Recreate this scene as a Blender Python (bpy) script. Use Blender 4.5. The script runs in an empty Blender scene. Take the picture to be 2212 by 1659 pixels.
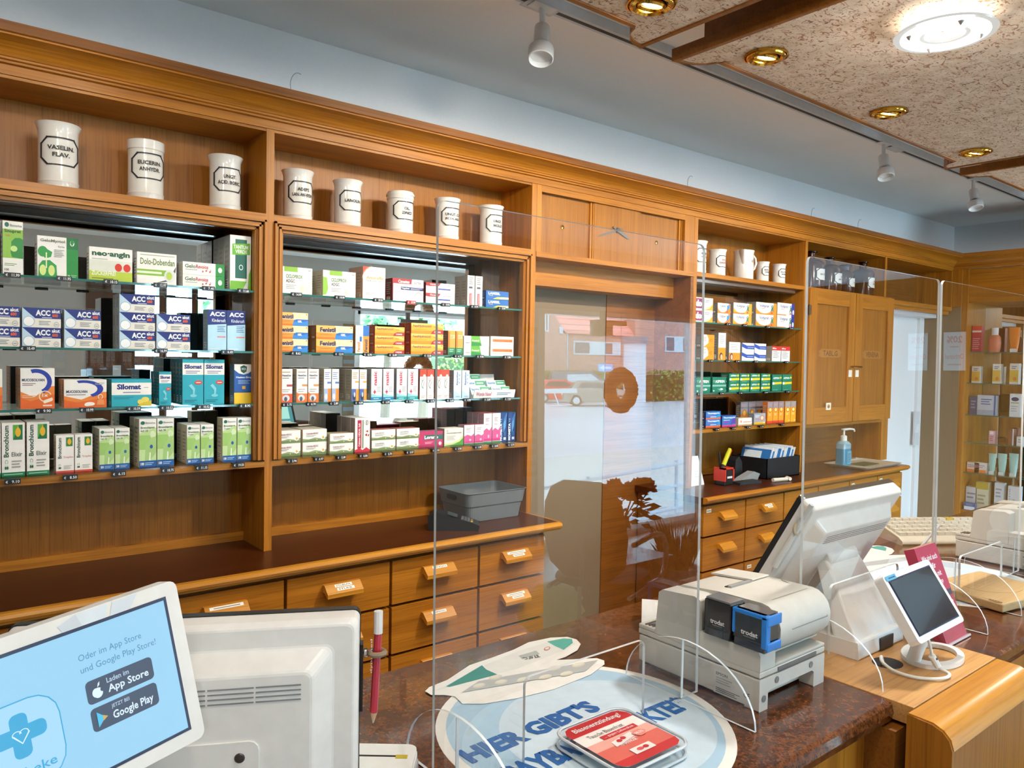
import bpy, math, random
from math import sin, cos, radians, pi
from mathutils import Vector, Matrix
random.seed(7)
S = bpy.context.scene
COL = S.collection
# ------------------------------------------------------------------ camera
F_PX = 1648.0
YAW, PIT, ROL = radians(38.83), radians(-2.03), radians(1.06)
CAM = Vector((0, -2.242, 1.55))
fw = Vector((sin(YAW)*cos(PIT), cos(YAW)*cos(PIT), sin(PIT)))
_r0 = Vector((cos(YAW), -sin(YAW), 0)); _u0 = _r0.cross(fw)
rt = cos(ROL)*_r0 + sin(ROL)*_u0
up = -sin(ROL)*_r0 + cos(ROL)*_u0
cd = bpy.data.cameras.new('camera'); cam = bpy.data.objects.new('camera', cd); COL.objects.link(cam)
cam.matrix_world = Matrix(((rt.x, up.x, -fw.x, CAM.x), (rt.y, up.y, -fw.y, CAM.y), (rt.z, up.z, -fw.z, CAM.z), (0, 0, 0, 1)))
cd.sensor_width = 36.0; cd.lens = 36.0*F_PX/2212.0; cd.clip_start = 0.02; cd.clip_end = 300
S.camera = cam
def ray(x, y): return fw + rt*((x-1106)/F_PX) - up*((y-829.5)/F_PX)
def at(x, y, ax, v):                       # the point of plane <ax>=v seen at photo pixel x, y
    d = ray(x, y); i = 'XYZ'.index(ax); return CAM + d*((v-CAM[i])/d[i])
# ------------------------------------------------------------------ world, lights, exposure
W = bpy.data.worlds.new('sky'); S.world = W; W.use_nodes = True
_bg = W.node_tree.nodes['Background']; _bg.inputs[0].default_value = (0.50, 0.76, 1.0, 1); _bg.inputs[1].default_value = 27.0
S.view_settings.view_transform = 'Standard'; S.view_settings.look = 'None'; S.view_settings.gamma = 1.0
S.view_settings.use_curve_mapping = False; S.view_settings.exposure = 0.5
cy = S.cycles
cy.max_bounces = 10; cy.diffuse_bounces = 4; cy.glossy_bounces = 5; cy.transmission_bounces = 6; cy.transparent_max_bounces = 20
cy.use_denoising = True; cy.caustics_reflective = False; cy.caustics_refractive = False; cy.sample_clamp_indirect = 6.0
WARM = (1.0, 0.80, 0.56); NEUT = (1.0, 0.965, 0.92); COOL = (0.78, 0.89, 1.0)
def lamp(kind, name, loc, power, col, size=.1, size_y=None, target=None, spot=60, blend=.5, portal=False):
    l = bpy.data.lights.new(name, kind); l.energy = power; l.color = col
    if kind == 'AREA':
        l.shape = 'RECTANGLE' if size_y else 'DISK'; l.size = size
        if size_y: l.size_y = size_y
        if portal: l.cycles.is_portal = True
    elif kind == 'SPOT': l.spot_size = radians(spot); l.spot_blend = blend; l.shadow_soft_size = size
    else: l.shadow_soft_size = size
    o = bpy.data.objects.new(name, l); COL.objects.link(o); o.location = loc
    if target is not None: o.rotation_euler = (Vector(target)-Vector(loc)).to_track_quat('-Z', 'Y').to_euler()
    return o
# daylight enters through the shop front (sky portals in the openings)
lamp('AREA', 'shopfront_portal', (5.25, -5.42, 1.05), 1, (1, 1, 1), 2.1, 1.9, (5.25, 0, 1.05), portal=True)
lamp('AREA', 'door_portal', (2.1, -5.42, 1.45), 1, (1, 1, 1), 1.1, 1.7, (2.1, 0, 1.45), portal=True)
# ceiling fittings
DOWNLIGHTS = [(1.405, -1.00), (1.883, -1.00), (2.607, -1.00), (3.34, -1.00), (0.1, -1.00), (1.25, -2.2), (0.2, -2.3), (3.25, -2.2)]
PZ = 2.40                                   # underside of the hanging ceiling panels
for i, (x, y) in enumerate(DOWNLIGHTS):
    lamp('SPOT', 'downlight_lamp', (x, y, PZ-.03), (11 if x < .5 else 26) if y > -1.5 else 8, (1, .91, .77), .03, target=(x+.08, .03, 1.45) if y > -1.5 else (x, y, 0), spot=116, blend=.8)
lamp('POINT', 'ring_lamp_light', (1.998, -1.42, 2.325), 3.5, NEUT, .07)
lamp('AREA', 'ring_lamp_light', (1.998, -1.42, 2.332), 16, NEUT, .2, target=(1.998, -1.42, 0))
lamp('POINT', 'ring_lamp_light', (0.55, -2.0, 2.325), 17, NEUT, .07)
lamp('POINT', 'ring_lamp_light', (4.55, -1.6, 2.325), 17, NEUT, .07)
lamp('POINT', 'ring_lamp_light', (-1.1, -4.5, 2.16), 28, (.95, .97, 1), .09)  # added fill lamp, out of view, to lift the ceiling brightness
TRACK = [(0.46, -.49), (1.50, -.49), (3.64, -.49), (4.70, -.49)]
for x, y in TRACK:
    lamp('SPOT', 'track_spot_lamp', (x-.03, y+.03, 2.30), 2.5, (1.0, .88, .70), .03, target=(x-.12, .10, 1.62), spot=125, blend=.9)
# ------------------------------------------------------------------ materials
MATS = {}
def lin(h):
    h = h.lstrip('#')
    if len(h) == 3: h = ''.join(c*2 for c in h)
    o = []
    for i in (0, 2, 4):
        c = int(h[i:i+2], 16)/255
        o.append(c/12.92 if c <= .04045 else ((c+.055)/1.055)**2.4)
    return (o[0], o[1], o[2], 1)
class NT:
    def __init__(s, name):
        s.m = bpy.data.materials.new(name); s.m.use_nodes = True; s.t = s.m.node_tree; s.n = s.t.nodes
        s.b = s.n['Principled BSDF']; s.out = s.n['Material Output']
    def add(s, typ, **kw):
        n = s.n.new(typ)
        for k, v in kw.items():
            if isinstance(k, str) and hasattr(n, k): setattr(n, k, v)
            else: n.inputs[k].default_value = v
        return n
    def link(s, a, b): s.t.links.new(a, b)
    def coords(s, scale, rot=(0, 0, 0)):
        t = s.add('ShaderNodeTexCoord'); m = s.add('ShaderNodeMapping'); m.inputs['Scale'].default_value = scale; m.inputs['Rotation'].default_value = rot
        s.link(t.outputs['Object'], m.inputs[0]); return m.outputs[0]
    def noise(s, vec, scale, detail=4, rough=.55, dist=0):
        n = s.add('ShaderNodeTexNoise'); n.inputs['Scale'].default_value = scale; n.inputs['Detail'].default_value = detail
        n.inputs['Roughness'].default_value = rough; n.inputs['Distortion'].default_value = dist; s.link(vec, n.inputs['Vector']); return n.outputs[0]
    def ramp(s, fac, stops):
        r = s.add('ShaderNodeValToRGB'); e = r.color_ramp.elements
        while len(e) < len(stops): e.new(.5)
        for x, (p, c) in zip(e, stops): x.position = p; x.color = c if len(c) == 4 else (*c, 1)
        s.link(fac, r.inputs[0]); return r.outputs[0]
    def mix(s, fac, a, b, mode='MIX'):
        n = s.add('ShaderNodeMix'); n.data_type = 'RGBA'; n.blend_type = mode
        for v, i in ((fac, 0), (a, 6), (b, 7)):
            if hasattr(v, 'is_output'): s.link(v, n.inputs[i])
            else: n.inputs[i].default_value = v
        return n.outputs[2]
    def bump(s, h, strength, dist=.002):
        b = s.add('ShaderNodeBump'); b.inputs['Strength'].default_value = strength; b.inputs['Distance'].default_value = dist
        s.link(h, b.inputs['Height']); s.link(b.outputs[0], s.b.inputs['Normal'])
def paint(h, rough=.5, metal=0.0, coat=0.0, trans=0.0, emit=0.0, vary=.04):
    k = (h, rough, metal, coat, trans, emit)
    if k in MATS: return MATS[k]
    t = NT('paint_'+h.lstrip('#')); c = lin(h); b = t.b
    b.inputs['Roughness'].default_value = rough; b.inputs['Metallic'].default_value = metal
    b.inputs['Coat Weight'].default_value = coat; b.inputs['Transmission Weight'].default_value = trans
    if emit:
        b.inputs['Emission Color'].default_value = c; b.inputs['Emission Strength'].default_value = emit; b.inputs['Base Color'].default_value = (.02, .02, .02, 1)
    else:
        f = t.noise(t.coords((1, 1, 1)), 35, 3)
        lo = tuple(x*(1-vary) for x in c[:3]); hi = tuple(min(1, x*(1+vary)) for x in c[:3])
        t.link(t.ramp(f, [(.3, lo), (.7, hi)]), b.inputs['Base Color'])
    MATS[k] = t.m; return t.m
def wood(name, dark, light, axis='x', rough=.42, coat=.08, streak=.75, s=1.0, big=1.0):
    if name in MATS: return MATS[name]
    t = NT(name); i = 'xyz'.index(axis)
    sc = [26*s, 26*s, 26*s]; sc[i] = 1.3*s; v = t.coords(tuple(sc))
    f1 = t.noise(v, 1.0*big, 5, .6, .35)
    sc2 = [210*s, 210*s, 210*s]; sc2[i] = 5*s; f2 = t.noise(t.coords(tuple(sc2)), 1.0, 3, .5)
    c1 = t.ramp(f1, [(.28, dark), (.72, light)])
    p = t.ramp(f2, [(.34, (streak, streak*.94, streak*.86)), (.5, (1, 1, 1))])
    t.link(t.mix(1.0, c1, p, 'MULTIPLY'), t.b.inputs['Base Color'])
    t.b.inputs['Specular IOR Level'].default_value = .35; t.b.inputs['Roughness'].default_value = rough; t.b.inputs['Coat Weight'].default_value = coat; t.b.inputs['Coat Roughness'].default_value = .22
    t.bump(f2, .06); MATS[name] = t.m; return t.m
OAK_D, OAK_L = (.32, .112, .007), (.51, .196, .014)
OAKX = wood('oak_lengthwise', OAK_D, OAK_L, 'x'); OAKZ = wood('oak_upright', OAK_D, OAK_L, 'z'); OAKY = wood('oak_crosswise', OAK_D, OAK_L, 'y')
OAKP = wood('oak_panel_veneer', (.26, .092, .006), (.36, .136, .011), 'z', .45, .06)
TOPW = wood('red_brown_worktop', (.050, .010, .0015), (.072, .016, .002), 'x', .36, .08, .9)
PLATE = wood('light_oak_plate', (.46, .22, .065), (.62, .34, .11), 'x', .4, .1, .8)
FASCIA = wood('brown_oak_fascia', (.18, .058, .006), (.26, .09, .010), 'x', .45, .15)
BOARD = wood('beech_board', (.52, .33, .14), (.66, .45, .21), 'x', .5, 0, .92, big=.5)
BLOCK = wood('varnished_oak_block', (.46, .18, .014), (.62, .28, .028), 'x', .3, .25, .85)
BROWN = wood('dark_door_wood', (.07, .026, .010), (.11, .042, .016), 'z', .4, .2)
def granite():
    t = NT('granite'); v = t.coords((1, 1, 1))
    a = t.noise(v, 95, 6, .75, .4); b = t.noise(v, 230, 4, .7, .2); g = t.noise(v, 9, 3, .5, .6)
    c = t.ramp(a, [(.28, (.012, .006, .004)), (.40, (.06, .018, .007)), (.50, (.14, .044, .012)), (.60, (.20, .072, .020)), (.74, (.17, .095, .052))])
    d = t.ramp(b, [(.38, (.08, .07, .07)), (.46, (1, 1, 1))])
    e = t.ramp(g, [(.3, (.62, .58, .58)), (.7, (1.1, 1.02, .95))])
    t.link(t.mix(1.0, t.mix(.85, c, d, 'MULTIPLY'), e, 'MULTIPLY'), t.b.inputs['Base Color'])
    t.b.inputs['Roughness'].default_value = .16; t.b.inputs['Coat Weight'].default_value = .3; return t.m
GRANITE = granite()
def fibre():
    t = NT('plant_fibre_paper'); v = t.coords((1, 2.2, 1), (0, 0, .5))
    a = t.noise(v, 24, 5, .62, 2.4); b = t.noise(t.coords((2.4, 1, 1), (0, 0, -.3)), 36, 4, .6, 2.0); g = t.noise(t.coords((1, 1, 1)), 16, 3)
    base = t.ramp(g, [(.3, (.58, .43, .30)), (.7, (.76, .62, .49))])
    f1 = t.ramp(a, [(.565, (1, 1, 1)), (.60, (.42, .17, .05))]); f2 = t.ramp(b, [(.365, (.16, .09, .06)), (.40, (1, 1, 1))])
    t.link(t.mix(.9, t.mix(.85, base, f1, 'MULTIPLY'), f2, 'MULTIPLY'), t.b.inputs['Base Color'])
    t.b.inputs['Roughness'].default_value = .7; t.bump(a, .3, .003); return t.m
FIBRE = fibre()
def plaster(name, c):
    t = NT(name); f = t.noise(t.coords((1, 1, 1)), 90, 5, .6)
    t.link(t.ramp(f, [(.3, tuple(x*.97 for x in c)), (.7, c)]), t.b.inputs['Base Color']); t.b.inputs['Roughness'].default_value = .8; t.bump(f, .08, .002); return t.m
WALLM = plaster('white_wall_plaster', (.86, .86, .86)); CEILM = plaster('ceiling_plaster', (.88, .85, .82)); GREYW = plaster('grey_wall_plaster', (.50, .49, .47))
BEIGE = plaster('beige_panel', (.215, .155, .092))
def sheet(name, tint=(1, 1, 1), r0=.064, k=1.25):
    t = NT(name); n = t.n; n.remove(t.b)
    g = t.add('ShaderNodeNewGeometry'); d = t.add('ShaderNodeVectorMath', operation='DOT_PRODUCT')
    t.link(g.outputs['Normal'], d.inputs[0]); t.link(g.outputs['Incoming'], d.inputs[1])
    def ma(op, a, b=None):
        m = t.add('ShaderNodeMath', operation=op)
        for v, i in ((a, 0), (b, 1)):
            if v is None: continue
            if hasattr(v, 'is_output'): t.link(v, m.inputs[i])
            else: m.inputs[i].default_value = v
        return m.outputs[0]
    c = ma('ABSOLUTE', d.outputs['Value']); p = ma('POWER', ma('SUBTRACT', 1.0, c), 5.0)
    f = ma('MINIMUM', ma('ADD', ma('MULTIPLY', p, k), r0), 1.0); f = ma('MULTIPLY', f, ma('SUBTRACT', 1.0, g.outputs['Backfacing']))
    tr = t.add('ShaderNodeBsdfTransparent'); tr.inputs[0].default_value = (*tint, 1)
    gl = t.add('ShaderNodeBsdfGlossy'); gl.inputs['Roughness'].default_value = 0.0; gl.inputs[0].default_value = (1, 1, 1, 1)
    mx = t.add('ShaderNodeMixShader'); t.link(f, mx.inputs[0]); t.link(tr.outputs[0], mx.inputs[1]); t.link(gl.outputs[0], mx.inputs[2])
    t.link(mx.outputs[0], t.out.inputs[0]); return t.m
ACRYL = sheet('clear_acrylic', (.985, .985, .985)); GLASS = sheet('window_glass', (.97, .99, .98), .05, .9); SHELFG = sheet('shelf_glass', (.93, .98, .96), .05, .8)
EDGE = paint('e4ecee', .3, coat=.5); GEDGE = paint('2f6a62', .15, coat=.6)
MIRROR = paint('e4e8e6', .0, metal=1.0, vary=0)
WHITEP = paint('e6e5e0', .42); LGREY = paint('c9c9c8', .45); BLACK = paint('101012', .35); DGREY = paint('3a3d40', .45)
CHROME = paint('d0d2d4', .12, metal=1.0); BRASS = paint('c79a3c', .15, metal=1.0); PORC = paint('dfdcd4', .16, coat=.5)
WPLAS = paint('eceae4', .38, coat=.1); BEIGEP = paint('d8d5cc', .45); LAMPW = paint('fff1dc', .3, emit=14); LAMPR = paint('fff6e6', .3, emit=4)
# ------------------------------------------------------------------ text outlines
_tmp = bpy.data.scenes.new('tmp'); _TX = {}
def text_geo(s, bold=0.02):
    k = (s, bold)
    if k in _TX: return _TX[k]
    c = bpy.data.curves.new('t', 'FONT'); c.body = s; c.size = 1; c.offset = bold; c.resolution_u = 2; c.fill_mode = 'FRONT'
    o = bpy.data.objects.new('t', c); _tmp.collection.objects.link(o)
    vl = _tmp.view_layers[0]; vl.update(); e = o.evaluated_get(vl.depsgraph); me = e.to_mesh()
    vs = [(v.co.x, v.co.y) for v in me.vertices]; fs = [tuple(p.vertices) for p in me.polygons]
    e.to_mesh_clear(); bpy.data.objects.remove(o); bpy.data.curves.remove(c)
    if vs:
        x0 = min(v[0] for v in vs); x1 = max(v[0] for v in vs); y0 = min(v[1] for v in vs); y1 = max(v[1] for v in vs)
        vs = [((x-x0)/max(1e-6, x1-x0), (y-y0)/max(1e-6, y1-y0)) for x, y in vs]; asp = (x1-x0)/max(1e-6, y1-y0)
    else: asp = 1
    _TX[k] = (vs, fs, asp); return _TX[k]
# ------------------------------------------------------------------ mesh builder
class MB:
    def __init__(s): s.v = []; s.f = []; s.mi = []; s.sm = []; s.ms = []; s.T = None
    def slot(s, m):
        if m not in s.ms: s.ms.append(m)
        return s.ms.index(m)
    def add(s, vs, fs, m, smooth=False):
        b = len(s.v); T = s.T
        s.v += [tuple(T @ Vector(v)) if T else tuple(v) for v in vs]; k = s.slot(m)
        for f in fs: s.f.append(tuple(b+i for i in f)); s.mi.append(k); s.sm.append(smooth)
    def box(s, x0, y0, z0, x1, y1, z1, m):
        s.add([(x0, y0, z0), (x1, y0, z0), (x1, y1, z0), (x0, y1, z0), (x0, y0, z1), (x1, y0, z1), (x1, y1, z1), (x0, y1, z1)],
              [(3, 2, 1, 0), (4, 5, 6, 7), (0, 1, 5, 4), (1, 2, 6, 5), (2, 3, 7, 6), (3, 0, 4, 7)], m); return s
    def prism(s, poly, ax, a, b, m, smooth=False, sides=None):
        n = len(poly)
        def P(p, t): return {'x': (t, p[0], p[1]), 'y': (p[0], t, p[1]), 'z': (p[0], p[1], t)}[ax]
        ar = sum(poly[i][0]*poly[(i+1) % n][1]-poly[(i+1) % n][0]*poly[i][1] for i in range(n))
        if (ar > 0) == (ax == 'y'): poly = poly[::-1]
        vs = [P(p, a) for p in poly]+[P(p, b) for p in poly]
        s.add(vs, [tuple(range(n))[::-1], tuple(range(n, 2*n))], m)
        s.add(vs, [(i, (i+1) % n, n+(i+1) % n, n+i) for i in range(n)], sides or m, smooth); return s
    def lathe(s, prof, m, c=(0, 0, 0), seg=28, smooth=True, T=None):
        vs = []; fs = []; n = len(prof)
        for k in range(seg):
            a = 2*pi*k/seg
            for r, z in prof: vs.append((c[0]+r*cos(a), c[1]+r*sin(a), c[2]+z))
        for k in range(seg):
            for i in range(n-1):
                a, b = k*n+i, ((k+1) % seg)*n+i; fs.append((a, b, b+1, a+1))
        if T: vs = [tuple(T @ Vector(v)) for v in vs]
        s.add(vs, fs, m, smooth); return s
    def tube(s, path, r, m, seg=8, closed=False):
        path = [Vector(p) for p in path]; n = len(path); vs = []; fs = []; u = None
        for i, p in enumerate(path):
            if closed: d = path[(i+1) % n]-path[i-1]
            else: d = path[min(i+1, n-1)]-path[max(i-1, 0)]
            d.normalize()
            if u is None: u = d.orthogonal().normalized()
            u = (u-d*u.dot(d)); u = u.normalized() if u.length > 1e-6 else d.orthogonal().normalized()
            w = d.cross(u); rr = r[i] if isinstance(r, (list, tuple)) else r
            for k in range(seg): vs.append(tuple(p+(u*cos(2*pi*k/seg)+w*sin(2*pi*k/seg))*rr))
        for i in range(n if closed else n-1):
            for k in range(seg):
                a = i*seg+k; b = i*seg+(k+1) % seg; c = ((i+1) % n)*seg+(k+1) % seg; d = ((i+1) % n)*seg+k; fs.append((a, b, c, d))
        if not closed: fs += [tuple(range(seg))[::-1], tuple(range((n-1)*seg, n*seg))]
        s.add(vs, fs, m, True); return s
    def pr(s, O, U, V, w, h, els, eps=.0003, lift=1):
        """prints flat shapes (unit coordinates) on a face: O lower left corner, U right, V up"""
        O, U, V = Vector(O), Vector(U).normalized(), Vector(V).normalized(); N = U.cross(V)
        for k, e in enumerate(els):
            t = e[0]; z = N*(eps*(lift+k*.35))
            def Q(x, y): return tuple(O+U*(x*w)+V*(y*h)+z)
            if t == 'r': s.add([Q(e[1], e[2]), Q(e[3], e[2]), Q(e[3], e[4]), Q(e[1], e[4])], [(0, 1, 2, 3)], paint(e[5]))
            elif t == 'e':
                n = 64 if e[3]*w > .05 else 20; s.add([Q(min(1, max(0, e[1]+e[3]*cos(2*pi*i/n))), min(1, max(0, e[2]+e[4]*sin(2*pi*i/n)))) for i in range(n)], [tuple(range(n))], paint(e[5]))
            elif t == 'a':                         # ring or arc: cx cy rx ry width a0 a1 colour
                n = 18; pts = []
                for i in range(n+1):
                    a = radians(e[6]+(e[7]-e[6])*i/n); pts += [Q(e[1]+e[3]*cos(a), e[2]+e[4]*sin(a)), Q(e[1]+e[3]*(1-e[5])*cos(a), e[2]+e[4]*(1-e[5])*sin(a))]
                s.add(pts, [(2*i, 2*i+1, 2*i+3, 2*i+2)[::-1] for i in range(n)], paint(e[8]))
            elif t == 'p': s.add([Q(x, y) for x, y in e[1]], [tuple(range(len(e[1])))], paint(e[2]))
            elif t == 'l':                         # lines of fine print
                x0, y0, x1, y1, n, c = e[1:7]; lh = (y1-y0)/n
                for i in range(n):
                    xe = x1-(x1-x0)*(.28*((i*37+11) % 10)/10 if n > 1 else 0); y = y1-lh*(i+.75)
                    s.add([Q(x0, y), Q(xe, y), Q(xe, y+lh*.42), Q(x0, y+lh*.42)], [(0, 1, 2, 3)], paint(c))
            elif t == 't':                         # text fitted to a box; optional rotation flag reads upward
                txt, x0, y0, x1, y1, c = e[1:7]; rot = len(e) > 7 and e[7] == 'v'; bold = e[8] if len(e) > 8 else .02
                vs, fs, _ = text_geo(txt, bold)
                if rot: pts = [Q(x1-(x1-x0)*b, y0+(y1-y0)*a) for a, b in vs]
                else: pts = [Q(x0+(x1-x0)*a, y0+(y1-y0)*b) for a, b in vs]
                s.add(pts, fs, paint(c))
        return s
    def mesh(s, name, off=None, ang=35):
        me = bpy.data.meshes.new(name)
        me.from_pydata([tuple(Vector(v)-off) for v in s.v] if off else s.v, [], s.f)
        for m in s.ms: me.materials.append(m)
        me.polygons.foreach_set('material_index', s.mi); me.polygons.foreach_set('use_smooth', s.sm)
        if any(s.sm): me.set_sharp_from_angle(angle=radians(ang))
        me.update(); return me
    def done(s, name, parent=None, label=None, cat=None, group=None, kind=None, local=False, bevel=0, seg=2, origin=None, sub=0):
        off = None
        if not local:
            if parent is not None: off = WLOC[parent.name]
            else:
                if origin is None:
                    xs, ys, zs = zip(*s.v); origin = ((min(xs)+max(xs))/2, (min(ys)+max(ys))/2, min(zs))
                off = Vector(origin)
        o = bpy.data.objects.new(name, s.mesh(name, off)); COL.objects.link(o)
        if parent is not None: o.parent = parent; WLOC[o.name] = WLOC[parent.name]
        elif not local: o.location = off; WLOC[o.name] = off
        else: WLOC[o.name] = Vector((0, 0, 0))
        if bevel:
            b = o.modifiers.new('bevel', 'BEVEL'); b.width = bevel; b.segments = seg; b.limit_method = 'ANGLE'; b.angle_limit = radians(40); b.harden_normals = False
        if sub:
            d = o.modifiers.new('sub', 'SUBSURF'); d.levels = sub; d.render_levels = sub
        return tag(o, label, cat, group, kind)
WLOC = {}
def tag(o, label=None, cat=None, group=None, kind=None):
    if label: o['label'] = label
    if cat: o['category'] = cat
    if group: o['group'] = group
    if kind: o['kind'] = kind
    return o
def thing(name, loc, label, cat, group=None, rotz=0, mat=None):
    o = bpy.data.objects.new(name, None); COL.objects.link(o); o.empty_display_size = .05
    if mat is not None: o.matrix_world = mat; WLOC[o.name] = Vector((0, 0, 0))
    else: o.location = loc; o.rotation_euler = (0, 0, rotz); WLOC[o.name] = Vector(loc)
    return tag(o, label, cat, group)
def copy_tree(o, parent=None, loc=None, label=None, group=None):
    c = o.copy(); COL.objects.link(c)
    if parent is not None: c.parent = parent
    if loc is not None: c.location = loc
    if label: c['label'] = label
    if group: c['group'] = group
    for ch in list(o.children): copy_tree(ch, c)
    return c
def struct(name, mb, **k): return mb.done(name, kind='structure', **k)
def B(x0, y0, z0, x1, y1, z1, m): return MB().box(x0, y0, z0, x1, y1, z1, m)
def rrect(w, h, r, n=5, cx=0, cy=0):
    p = []
    for qx, qy, a0 in ((w/2-r, h/2-r, 0), (-w/2+r, h/2-r, 90), (-w/2+r, -h/2+r, 180), (w/2-r, -h/2+r, 270)):
        for i in range(n+1): a = radians(a0+90*i/n); p.append((cx+qx+r*cos(a), cy+qy+r*sin(a)))
    return p
def frame(O, X, Y, Z):
    X, Y, Z = Vector(X), Vector(Y), Vector(Z); return Matrix(((X.x, Y.x, Z.x, O[0]), (X.y, Y.y, Z.y, O[1]), (X.z, Y.z, Z.z, O[2]), (0, 0, 0, 1)))
ORD = ['first', 'second', 'third', 'fourth', 'fifth', 'sixth', 'seventh', 'eighth', 'ninth', 'tenth', 'eleventh', 'twelfth']
# ------------------------------------------------------------------ room shell
XL, XR, YF, YB, ZC = -2.0, 6.42, -5.5, .272, 2.625
struct('floor', B(XL-.1, YF-.15, -.06, XR+.1, YB+.1, 0, wood('floor_tiles', (.62, .58, .52), (.70, .66, .60), 'x', .35, .1)))
struct('ceiling', B(XL-.1, YF-.15, ZC, XR+.1, YB+.1, ZC+.1, CEILM))
struct('wall_back', B(XL-.1, YB, 0, XR+.1, YB+.1, ZC, WALLM))
struct('wall_right', B(XR, YF, 0, XR+.1, YB, ZC, WALLM))
struct('trim_haze_panel', B(XR-.004, -5.3, 0, XR, -2.45, 2.3, OAKP))  # unseen panelling added to darken what the acrylic panes reflect
struct('wall_left', B(XL-.1, YF, 0, XL, YB, ZC, GREYW))
m = MB()
SX0, SX1, SZ0, SZ1 = 4.2, 6.28, .06, 2.06       # shop front opening
DX0, DX1, DZ1 = 1.38, 2.66, 2.26                # entrance door opening
for a in ((XL, YF-.15, 0, DX0, YF, ZC), (DX1, YF-.15, 0, SX0, YF, ZC), (SX1, YF-.15, 0, XR, YF, ZC), (DX0, YF-.15, DZ1, DX1, YF, ZC), (SX0, YF-.15, SZ1, SX1, YF, ZC), (SX0, YF-.15, 0, SX1, YF, SZ0)): m.box(*a, GREYW)
struct('wall_front', m)
m = MB(); fr = paint('e8ecee', .4)
for a in ((SX0-.04, YF-.10, SZ0, SX0+.03, YF+.02, SZ1), (SX1-.03, YF-.10, SZ0, SX1+.20, YF+.02, SZ1), (SX0, YF-.10, SZ0, SX1, YF+.02, SZ0+.05), (SX0, YF-.10, SZ1-.04, SX1, YF+.02, SZ1)): m.box(*a, fr)
w1 = struct('window_1', m)
MB().box(SX0+.03, YF-.06, SZ0+.05, SX1-.03, YF-.055, SZ1-.04, GLASS).done('pane', w1, kind='structure')
# brown entrance door with textured panes (seen in the shelf mirror)
m = MB()
for a in ((DX0, 0, 1.80), (2.02, 0, 2.09), (2.33, 0, 2.39), (2.60, 0, DX1)): m.box(a[0], YF-.10, a[1], a[2], YF+.03, DZ1, BROWN)
for z0, z1 in ((0, .35), (1.40, 1.49), (2.08, 2.15), (2.22, DZ1)): m.box(1.80, YF-.09, z0, 2.60, YF+.02, z1, BROWN)
d1 = struct('door_1', m)
TEX = paint('e9f1f4', .25, trans=.95)
for a, b in ((1.80, 2.02), (2.09, 2.33), (2.39, 2.60)): MB().box(a, YF-.05, .35, b, YF-.044, 2.22, GLASS).done('pane', d1, kind='structure')
MB().box(1.60, YF+.03, 1.20, 1.67, YF+.05, 1.40, paint('cfd6da', .3)).done('door_plate', d1, kind='structure')
# niche and doorway linings of the wall unit
m = MB(); m.box(1.911, .215, 0, 2.52, .27, 1.935, BEIGE); struct('wall_niche', m)
m = MB(); m.box(2.52, .21, 0, 2.871, .27, 1.935, FASCIA); m.box(2.852, 0, 0, 2.871, .21, 1.935, FASCIA); struct('trim_niche', m)
m = MB(); m.box(4.85, .20, 0, 5.66, .27, 1.92, WALLM); struct('door_2', m)
m = MB(); m.box(5.66, .18, 0, 5.80, .27, 1.92, WALLM); m.box(5.73, -.06, 0, 5.80, .18, 1.95, BEIGE); struct('wall_doorway', m)
m = MB(); m.box(4.83, .02, 1.90, 5.73, .05, 1.925, OAKX); m.box(4.83, .10, 1.88, 5.73, .19, 1.91, WALLM); struct('trim_doorway', m)
# cornice: moulded profile along the wall unit and round the corner
PROF = [(0, 2.215), (-.004, 2.215), (-.004, 2.248), (-.012, 2.250), (-.012, 2.256), (-.020, 2.258), (-.020, 2.263), (-.028, 2.266), (-.030, 2.271), (-.040, 2.276), (-.058, 2.281), (-.076, 2.285), (-.090, 2.288), (-.094, 2.290), (-.094, 2.294), (-.100, 2.295), (-.100, 2.322), (.238, 2.322), (.238, 2.300), (0, 2.300)]
PROF = [(0, 2.213), (-.004, 2.213), (-.004, 2.236), (-.014, 2.238), (-.014, 2.243), (-.022, 2.245), (-.022, 2.250), (-.026, 2.251), (-.029, 2.256), (-.036, 2.263), (-.047, 2.270), (-.060, 2.275), (-.076, 2.279), (-.090, 2.281), (-.090, 2.285), (-.098, 2.286), (-.098, 2.309), (.238, 2.309), (.238, 2.29), (0, 2.29)]
m = MB(); m.prism([(p[0], p[1]) for p in PROF], 'x', -.3, 5.74, OAKX); m.prism([(p[0]*1.001-.001, p[1]) for p in PROF[15:18]+[(.238, 2.286)]], 'x', -.3, 5.74, FASCIA)
struct('trim_1', m)
m = MB(); m.prism([(5.73+p[0], p[1]) for p in PROF], 'y', .22, -3.2, OAKY); struct('trim_2', m)
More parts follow.
